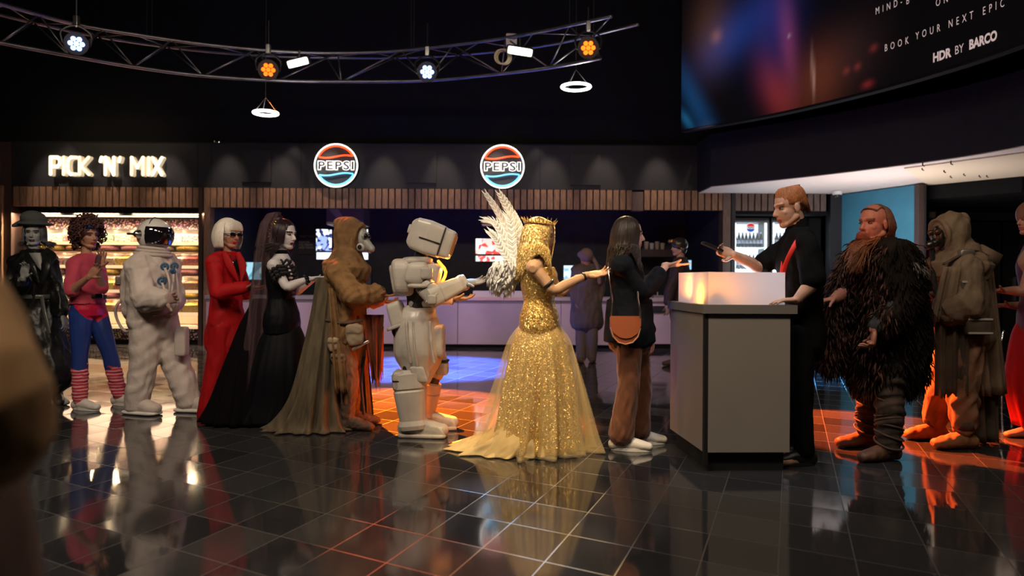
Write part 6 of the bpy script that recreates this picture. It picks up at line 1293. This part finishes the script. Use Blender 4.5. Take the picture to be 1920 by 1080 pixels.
b = B(); c = q.H(-.01, 0, .085); tl = nz(q.U + q.R * .15); b.ell(c - q.R * .01, q.R * .150, q.F * .145, tl * .020, 28, 8); b.ell(c + tl * .045 - q.F * .01, q.R * .112, q.F * .115, tl * .085); b.tube([c + q.R * .12, c + q.R * .17 - Z * .02], [.03, .015]); q.cloth('felt_hat', b, mat('charcoal_felt', (.055, .058, .058), .85, bump=.3, bscale=200), .006, 3)
b = B()
for s_ in ('N', 'F'): q.leg(s_, b, .012, t0=.5, t1=2, foot=False); q.foot(s_, (.6, -.8), b, .01)
q.cloth('boots', b, mat('black_boots', (.012, .012, .012), .4), .009, 2)
# ---- bearded figure in black fur ---------------------------------------------------------------
q = Person(5.0, 1650, 'person with long ginger beard in a heavy black and brown fur cloak', look=(-1, -.45, .0), hs=1.14)
q.j(head=(1638, 420), neck=(1655, 466), sN=(1685, 478, -.18), sF=(1622, 478, .15), eN=(1692, 565, -.24), wN=(1640, 618, -.30), eF=(1590, 545, .0), wF=(1565, 560, -.1), pelvis=(1650, 625), hN=(1664, 632, -.09), hF=(1636, 632, .09), kN=(1668, 735, -.14), kF=(1632, 730, .16), aN=(1666, 836, -.16), aF=(1626, 808, .22))
q.head(); q.neck(.062); q.torso(ch=(.18, .14), wa=(.18, .15), hp=(.18, .14), sh=.2); q.arm('N', t1=2, r=(.062, .05, .034)); q.arm('F', t1=2, r=(.062, .05, .034)); q.hand('N', -Z + X * -.1, -X + Y * .4, 1.35, 1, tcurl=1.0, sz=1.1); q.hand('F', -X - Z * .2, -Z, .5, 1); q.leg('N', toe=(-1, -.3)); q.leg('F', toe=(-1, -.1)); q.finish(skin_mat('ruddy_skin', (.45, .17, .11)), brow=mat('brow_ginger2', (.22, .10, .05), .7))
m_fur = mat('black_brown_fur', (.010, .008, .007), .8, col2=(.022, .014, .011), vscale=5, spec=.15); m_fur2 = mat('auburn_fur', (.17, .065, .045), .65, col2=(.05, .022, .016), vscale=6); m_fur3 = mat('grey_fur', (.22, .19, .17), .6)
b = B(); q.torso(b, .07, ch=(.20, .17), wa=(.21, .18), sh=.21, low=.1); b.tube([q.p(1655, 505), q.p(1658, 560), q.p(1658, 640), q.p(1662, 690)], [(.23, .20), (.27, .24), (.28, .25), (.25, .22)], lat=X, n=26, smooth=3); b.tube([q.J['sF'], q.p(1590, 520, .05), q.p(1568, 600, 0), q.p(1556, 672, 0)], [.12, .10, .10, .085], smooth=3); b.tube([q.J['sN'], q.J['eN'], q.J['eN'] * .4 + q.J['wN'] * .6], [.13, .10, .085], smooth=3)
me = remesh(b, .012, 3, folds(.016, 10, 8, seed=91)); o = rlink('fur_cloak', me.copy(), m_fur, q.e)
dn = lambda p_, n_: n_ * .45 + np.array((0, 0, -1.0))
left = lambda C: (C[:, 0] < q.p(1632, 0)[0])
obj('fur_tufts', tufts(me, 4200, .070, .0060, dn, 1), m_fur, o, at=origin_of(q.e), smooth=True); obj('auburn_tufts', tufts(me, 1700, .085, .007, dn, 2, region=left), m_fur2, o, at=origin_of(q.e), smooth=True)
obj('grey_tufts', tufts(me, 110, .085, .006, dn, 3, region=lambda C: (np.abs(C[:, 2] - q.p(0, 490)[2]) < .03) & (C[:, 0] > q.p(1668, 0)[0]) & (C[:, 0] < q.p(1716, 0)[0]) & (C[:, 1] < q.d)), m_fur3, o, at=origin_of(q.e), smooth=True)
b = B(); q.arm('N', b, .030, 1.85, t0=0); q.b = b; b = B(); E_, W_ = q.J['eN'], q.J['wN']; b.tube([E_ * .7 + W_ * .3, W_ + (E_ - W_) * .12], [.075, .06]); q.cloth('dark_sleeve', b, mat('slate_sleeve', (.03, .032, .036), .8, var=.3), .009, 2, folds(.006, 30, 30, seed=2))
m_wrap = mat('leather_leg_wraps', (.05, .032, .026), .85, var=.5, vscale=10, bump=.5, bscale=30)
b = B()
for s_ in ('N', 'F'): q.leg(s_, b, .040, t0=.1, t1=1.95, foot=False)
q.cloth('leg_wraps', b, m_wrap, .009, 2, folds(.013, 12, 34, seed=7))
for s_ in ('N', 'F'):
    b = B(); K, A = q.J['k' + s_], q.J['a' + s_]
    for k in range(7): c = K * (1 - k / 7) + A * (k / 7) - Z * .03; d_ = nz(A - K); b.tube([c + X * .088 * math.cos(a) + Y * .088 * math.sin(a) + Z * .03 * math.sin(a + k) for a in np.linspace(0, 6.283, 24)], .007, n=5)
    q.solid('leg_cord', b, m_boot, True); b = B(); q.foot(s_, (-1, -.3 if s_ == 'N' else -.1), b, .014, .28); q.cloth('leather_shoe', b, mat('brown_leather_shoe', (.13, .06, .035), .55, var=.3), .007, 2, folds(.003, 25, 25, seed=4))
b = B(); c = q.p(1606, 735, .1); b.ell(c, X * .04, Y * .03, Z * .06); q.cloth('knee_rag', b, mat('rust_rag2', (.28, .09, .04), .8), .008, 1, folds(.012, 60, 60, seed=6))
m_gb2 = mat('ginger_beard', (.30, .11, .05), .55, var=.35, vscale=12, stretch=(20, 20, 3)); m_gh = mat('ginger_brown_hair', (.16, .065, .035), .5, var=.4, vscale=12, stretch=(20, 20, 3))
b = B(); g = np.random.default_rng(8); paths = []
for i in range(420):
    a = g.uniform(-1.25, 1.25); r0 = q.H(-.005 + .09 * math.cos(a), .070 * math.sin(a), -.075 - .03 * math.cos(a) + g.uniform(-.02, .015)); e0 = q.p(1604 + g.normal(0, 9), 488 + g.uniform(-20, 26), -.24 + .05 * math.sin(a)); m0 = r0 * .5 + e0 * .5 + q.F * .05 - Y * .03; paths.append(cr([r0, r0 - Z * .02 + q.F * .014, m0, e0], [1] * 4, 3)[0])
for i in range(60): a = g.uniform(-.03, .03); paths.append(cr([q.H(.093, a * .4, -.052), q.H(.10, a * 1.2, -.06), q.H(.085, a * 2, -.10)], [1] * 3, 3)[0])
strands(paths, .0038, b, 4); q.solid('beard', b, m_gb2)
b = B(); b.ell(q.H(-.024, 0, .042), q.R * .086, q.F * .104, q.U * .094); paths = []
for i in range(520):
    th = g.uniform(-1.75, 1.75); side = (-q.F * math.cos(th) * .100 + q.R * math.sin(th) * .085) * 1.06; hl = q.H(.074 - .03 * abs(math.sin(th)), .055 * math.sin(th), .092 - .02 * math.sin(th) ** 2); e0 = q.H(-.09, 0, -.14) + np.array((g.normal(.01, .02), g.normal(0, .03), g.uniform(-.08, .02))); paths.append(cr([hl, q.H(-.02, 0, .10) + side * .75, q.H(-.03, 0, .03) + side * 1.12, q.H(-.04, 0, -.05) + side * 1.1, e0], [1] * 5, 3)[0])
strands(paths, .0038, b, 4); q.solid('swept_back_hair', b, m_gh)
spot('fur_face_red', q.p(1560, 400, -.8) * (1, 1, 0) + (0, 0, 1.55), q.p(1636, 430, -.1), (1, .14, .08), 7, 24, .6, .08)

# ---- hooded tan robe and gas mask ------------------------------------------------------------------
q = Person(5.3, 1800, 'person in a hooded tan robe with a metal breathing mask and belt bags', look=(-1, -.12, -.05))
q.j(head=(1778, 440), neck=(1798, 480), sN=(1815, 505, -.19), sF=(1790, 505, .17), eN=(1812, 570, -.22), wN=(1765, 585, -.18), eF=(1780, 570, .2), wF=(1752, 560, .12), pelvis=(1808, 620), hN=(1810, 630, -.09), hF=(1800, 630, .1), kN=(1806, 725, -.10), kF=(1765, 722, .15), aN=(1808, 812, -.11), aF=(1752, 800, .2))
q.head(); q.neck(); q.torso(); q.arm('N', t1=2); q.arm('F', t1=2); q.hand('N', -X, Z, .6, -1); q.hand('F', -X, Z, .5, -1); q.leg('N', toe=(-1, -.1)); q.leg('F', toe=(-1, 0)); q.finish(mat('dark_glove2', (.06, .03, .025), .7), vox=.007, eyes=False)
m_tanr = mat('tan_linen', (.19, .128, .082), .85, var=.2, vscale=5, bump=.3, bscale=120); m_tand = mat('brown_linen', (.085, .060, .042), .9, var=.3, vscale=6)
b = B(); q.torso(b, .05, low=.05, wa=(.16, .13)); q.arm('N', b, .050, 1.8, r=(.06, .07, .075)); q.arm('F', b, .04, 1.8, r=(.06, .06, .06)); b.tube([q.p(1806, 560), q.p(1808, 630)], [(.19, .16), (.20, .17)], lat=X, n=20); q.cloth('robe', b, m_tanr, fold=folds(.013, 16, 12, seed=101))
b = B(); q.hoodshape(b, .010, (.22, .24)); b.ell(q.J['neck'] - Z * .03, X * .20, Y * .23, Z * .075); q.cloth('hood', b, m_tanr, .008, 2, folds(.010, 18, 12, seed=15))
m_gun = mat('gunmetal_mask', (.10, .09, .08), .3, .9); b = B(); b.ell(q.H(.085, 0, -.015), q.R * .060, q.F * .030, q.U * .085); b.tube([q.H(.09, 0, -.05), q.H(.15, 0, -.07)], [.034, .030], n=16, dome=False); b.tube([q.H(.15, 0, -.07), q.H(.156, 0, -.072)], .036, n=16); o = q.solid('breathing_mask', b, m_gun)
for k_ in (-1, 1): b = B(); c = q.H(.108, k_ * .033, .020); b.tube([c - q.F * .01, c + q.F * .008], .022, n=16); obj('lens', b, mat('amber_lens', (.05, .02, .01), .1), o, at=origin_of(q.e), smooth=True)
b = B(); b.tube([q.H(.14, 0, -.09), q.H(.13, 0, -.20), q.p(1752, 530, -.05), q.p(1765, 580, -.12)], .018, n=10, smooth=5); q.solid('breathing_hose', b, m_seam)
q.solid('long_cape', hanging(q.p(1838, 490, -.02), q.p(1858, 738, -.02), .20, .30, .02, 2, .03, 30, 14, 4, .01, (1, .35, 0)), m_tanr); q.solid('under_cape', hanging(q.p(1845, 640, .05), gz(q.p(1845, 822, .05)) + Z * .03, .30, .26, .02, 2, .03, 30, 12, 14, .02, (1, .3, 0)), m_tand)
q.solid('front_drape', hanging(q.p(1790, 560, -.2), q.p(1786, 735, -.16), .28, .24, .015, 3, .02, 30, 12, 24, .05), m_tand)
q.solid('tabard', hanging(q.p(1790, 500, -.24), q.p(1772, 600, -.25), .17, .22, .015, 2, .015, 20, 10, 3, .02), m_tanr)
b = B()
for s_ in ('N', 'F'): q.leg(s_, b, .045, t0=0, t1=1.9, foot=False)
q.cloth('trousers', b, mat('rust_tan_trousers', (.22, .115, .065), .85, var=.3), .009, 3, folds(.013, 14, 22, seed=17))
for s_ in ('N', 'F'): b = B(); q.foot(s_, (-1, -.1), b, .018, .28); q.cloth('boot', b, mat('ochre_shoe', (.28, .14, .06), .6, var=.2), .007, 2, folds(.003, 25, 25, seed=8)); band(q, q.J['a' + s_] + Z * .06, Z, .075, .03, m_tand, 'ankle_wrap')
m_ptr = mat('pale_trim', (.45, .40, .36), .6)
for x, y, w, hh in ((1833, 612, .085, .060), (1812, 540, .05, .05)): b = B(); c = q.p(x, y, -.25); b.box(c, X * w, Y * .035, Z * hh); o = q.solid('belt_bag', b, m_tand); b = B(); b.box(c + Z * hh * .85 - Y * .034, X * w * 1.02, Y * .006, Z * .008); obj('pale_trim', b, m_ptr, o, at=origin_of(q.e), smooth=True); b = B(); b.box(c - Z * hh * .75 - Y * .034, X * w * 1.02, Y * .006, Z * .007); obj('pale_trim', b, m_ptr, o, at=origin_of(q.e))
b = B(); b.tube([q.p(1770, 495, -.18), q.p(1820, 470, -.16), q.p(1850, 480, -.05)], [(.020, .008)] * 3, smooth=4, n=8); b.tube([q.p(1850, 480, -.14), q.p(1828, 540, -.25), q.p(1836, 600, -.27)], [(.016, .006)] * 3, smooth=4, n=8); b.tube([q.p(1775, 600, -.2), q.p(1810, 605, -.25), q.p(1860, 592, -.1)], [(.016, .008)] * 3, smooth=4, n=8, lat=Z); q.solid('harness_strap', b, m_boot)
b = B(); b.prism([q.p(1842, 458, .0), q.p(1881, 478, .0), q.p(1868, 503, .0), q.p(1846, 500, .0)], Y * .10); q.solid('shoulder_satchel', b, m_tanr); b = B(); b.ell(q.p(1812, 476, -.17), X * .055, Y * .03, Z * .035, e=.5); q.solid('shoulder_buckle', b, mat('dull_metal', (.25, .22, .18), .4, .6))

# ---- figure entering at the right edge -----------------------------------------------------------------
q = Person(5.6, 1945, 'person in a red skirt and dark purple top cut off by the right edge', look=(-1, -.1, 0))
q.j(head=(1932, 412), neck=(1945, 455), sN=(1942, 482, -.17), sF=(1935, 482, .16), eN=(1918, 545, -.18), wN=(1880, 545, -.1), eF=(1925, 575, .15), wF=(1890, 572, .1), pelvis=(1948, 610), hN=(1948, 618, -.08), hF=(1946, 618, .08), kN=(1940, 710, -.08), kF=(1950, 710, .08), aN=(1935, 800, -.02), aF=(1955, 790, .08))
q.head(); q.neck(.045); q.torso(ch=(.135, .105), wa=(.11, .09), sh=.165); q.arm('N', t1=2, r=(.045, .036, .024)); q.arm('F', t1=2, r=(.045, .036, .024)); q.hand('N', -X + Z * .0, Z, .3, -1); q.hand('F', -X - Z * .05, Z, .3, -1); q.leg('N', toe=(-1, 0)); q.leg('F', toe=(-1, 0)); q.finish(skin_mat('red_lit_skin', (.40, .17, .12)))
b = B(); q.torso(b, .020, low=.1, sh=.15, hp=(.18, .13)); q.cloth('purple_top', b, mat('dark_purple', (.05, .012, .03), .6, var=.2), .009, 3, folds(.004, 25, 15, seed=2))
q.solid('red_skirt', skirt([(q.p(1945, 600), .13, .12, .2), (q.p(1950, 640), .20, .19, .6), (q.p(1955, 725), .25, .23, 1), (q.p(1960, 800), .20, .25, 1)], 12, .06, 5), m_rs)
b = B(); q.cap(b, .03); b.sph(q.H(-.08, 0, .04), .08); q.solid('hair', b, mat('chestnut_hair', (.16, .07, .035), .5, var=.3)); b = B(); b.sph(q.H(.0, -.085, -.05), .013); b.sph(q.H(0, .085, -.05), .013); q.solid('earring', b, m_chrome)
b = B(); b.tube([q.p(1925, 468, -.1), q.p(1918, 488, -.14), q.p(1925, 510, -.15)], [(.03, .01), (.05, .015), (.03, .01)], smooth=3); q.cloth('lace_collar', b, mat('tan_lace', (.35, .2, .14), .8), .006, 1)

# ---- distant figures --------------------------------------------------------------------------------------
q = Person(10.4, 1100, 'person in a long brown coat standing at the counter behind the golden woman', look=(-.25, 1, 0))
q.j(head=(1098, 484), neck=(1100, 500), sN=(1118, 508, 0), sF=(1082, 508, 0), eN=(1126, 540, 0), wN=(1122, 566, -.05), eF=(1074, 540, 0), wF=(1078, 566, -.05), pelvis=(1100, 575), hN=(1108, 580, 0), hF=(1092, 580, 0), kN=(1110, 625, -.05), kF=(1090, 625, 0), aN=(1110, 670, 0), aF=(1090, 672, 0))
q.head(); q.neck(); q.torso(); q.arm('N', t1=2); q.arm('F', t1=2); q.hand('N', -Z, -X, .3); q.hand('F', -Z, X, .3); q.leg('N', toe=(.3, 1)); q.leg('F', toe=(-.3, 1)); q.finish(sk_warm, vox=.009)
b = B(); q.torso(b, .045, low=.0); q.arm('N', b, .03, 1.9); q.arm('F', b, .03, 1.9); b.tube([q.p(1100, 540), q.p(1100, 602)], [(.21, .15), (.25, .19)], lat=X, n=20); q.cloth('long_coat', b, mat('taupe_coat', (.10, .075, .065), .8, var=.3), .012, 3, folds(.01, 14, 6, seed=111))
b = B(); q.cap(b, .02); b.sph(q.H(.02, -.07, .05), .05); b.sph(q.H(.02, .07, .05), .05); b.tube([q.H(.0, .1, .02), q.p(1120, 500, -.1), q.p(1124, 530, -.12)], .03, smooth=3); q.cloth('wrapped_scarf', b, mat('taupe_scarf', (.20, .13, .11), .8), .01, 2)
b = B()
for s_ in ('N', 'F'): q.leg(s_, b, .03, t0=.2, t1=1.98, foot=False)
q.cloth('trousers', b, mat('taupe_trousers', (.14, .11, .10), .8), .012, 2)
b = B()
for s_ in ('N', 'F'): q.foot(s_, (.1, 1), b, .01)
q.cloth('boots', b, m_boot, .01, 2)
q = Person(10.2, 1268, 'person in a dark leather cap with brass goggles beyond the outstretched palm', look=(-1, -.2, 0))
q.j(head=(1272, 464), neck=(1276, 485), sN=(1276, 500, -.16), sF=(1270, 500, .16), eN=(1258, 540, -.16), wN=(1250, 572, -.18), eF=(1262, 540, .16), wF=(1255, 572, .16), pelvis=(1276, 580), hN=(1276, 584, -.08), hF=(1276, 584, .08), kN=(1272, 630, -.08), kF=(1276, 630, .08), aN=(1270, 676, -.08), aF=(1278, 674, .08))
q.head(); q.neck(); q.torso(); q.arm('N', t1=2); q.arm('F', t1=2); q.hand('N', -Z, -X, .4); q.hand('F', -Z, -X, .4); q.leg('N', toe=(-1, -.1)); q.leg('F', toe=(-1, 0)); q.finish(sk_fair, vox=.008)
b = B(); q.torso(b, .035, low=.1); q.arm('N', b, .03, 1.9); q.arm('F', b, .03, 1.9); q.cloth('jacket', b, mat('dark_brown_jacket', (.045, .028, .028), .7, var=.3), .011, 3, folds(.008, 20, 14, seed=12))
b = B(); q.leg('N', b, .02, t1=1.98, foot=False); q.leg('F', b, .02, t1=1.98, foot=False); q.cloth('trousers', b, mat('dark_trousers', (.03, .025, .025), .8), .012, 2)
b = B(); b.ell(q.H(-.02, 0, .04), q.R * .095, q.F * .118, q.U * .105); b.ell(q.H(-.06, 0, -.03), q.R * .085, q.F * .06, q.U * .07); q.solid('leather_cap', b, mat('cap_leather', (.03, .028, .028), .3, coat=.4))
b = B(); 
for k_ in (-1, 1): b.tube([q.H(.08, k_ * .034, .085), q.H(.115, k_ * .034, .088)], .026, n=12)
q.solid('goggles', b, mat('brass', (.6, .35, .12), .3, .9))
b = B()
for s_ in ('N', 'F'): q.foot(s_, (-1, -.1), b, .01)
q.cloth('boots', b, m_boot, .01, 2)

# ---- chrome chair frame at the right ---------------------------------------------------------------------
c = floor_at(1900, 760); dch = c[1]; e = empty('metal_chair', c, 'chrome tube chair frame standing in the dark behind the tan robe', 'chair')
pp = [P(1880, 700, dch), P(1886, 687, dch), P(1925, 685, dch)]; m_seat = mat('dark_vinyl', (.02, .02, .022), .4)
for o_ in (0, .42):
    b = B(); b.tube([(pp[0][0], dch + o_, 0), (pp[0][0], dch + o_, pp[0][2]), (pp[1][0], dch + o_, pp[1][2]), (pp[2][0], dch + o_, pp[2][2]), (pp[2][0] + .06, dch + o_, pp[2][2] + .3)], .012, n=8); obj('side_frame', b, m_chrome, e, smooth=True)
    b = B(); b.tube([(pp[0][0] + .4, dch + o_, 0), (pp[0][0] + .38, dch + o_, pp[1][2])], .012, n=8); obj('leg', b, m_chrome, e, smooth=True)
b = B(); b.box((pp[0][0] + .2, dch + .21, pp[1][2] - .02), X * .19, Y * .2, Z * .02); obj('seat', b, m_seat, e); b = B(); b.box((pp[0][0] + .43, dch + .21, pp[1][2] + .3), X * .015, Y * .2, Z * .15); obj('backrest', b, m_seat, e)

# ---- out-of-focus passer-by in the near left ----------------------------------------------------------------
q = Person(.95, -250, 'person in a tan coat very close to the camera, an out of focus blur', look=(1, .3, 0))
q.s = 1
J = q.J; o0 = np.array((-.885, .95, 0)); q.base = o0; q.e.location = o0
for n_, v in dict(head=(.0, 0, 1.62), neck=(-.01, 0, 1.46), sN=(.06, -.10, 1.36), sF=(-.02, .17, 1.38), eN=(.265, -.10, 1.05), wN=(.10, .02, .90), eF=(-.1, .24, 1.1), wF=(0, .2, .9), pelvis=(0, 0, .93), hN=(0, -.09, .92), hF=(0, .09, .92), kN=(.02, -.09, .5), kF=(.02, .09, .5), aN=(0, -.09, .1), aF=(0, .09, .1)).items(): J[n_] = o0 + np.array(v)
q.head(); q.neck(); q.torso(); q.arm('N', t1=2); q.arm('F', t1=2); q.hand('N', -Z, -X, .3); q.hand('F', -Z, X, .3); q.leg('N', toe=(1, 0)); q.leg('F', toe=(1, 0)); q.finish(sk_warm, vox=.008)
b = B(); q.torso(b, .03, low=.1); q.arm('F', b, .03, 1.95); b.tube([J['pelvis'] + Z * .2, J['pelvis'] - Z * .3], [(.16, .19), (.24, .26)], lat=X, n=20); q.cloth('coat', b, mat('umber_coat', (.10, .06, .05), .8, var=.2), .011, 3, folds(.008, 14, 8, seed=1))
b = B(); q.arm('N', b, .035, 1.9); q.cloth('tan_sleeve', b, mat('tan_wool', (.50, .30, .15), .8, var=.1), .009, 3, folds(.006, 20, 14, seed=1))
b = B(); q.leg('N', b, .03, foot=False); q.leg('F', b, .03, foot=False); q.cloth('trousers', b, m_blk, .012, 2); b = B(); q.cap(b, .015); q.solid('hair', b, m_hair)
b = B(); q.foot('N', (1, 0), b, .012); q.foot('F', (1, 0), b, .012); q.cloth('shoes', b, m_blk, .01, 2)
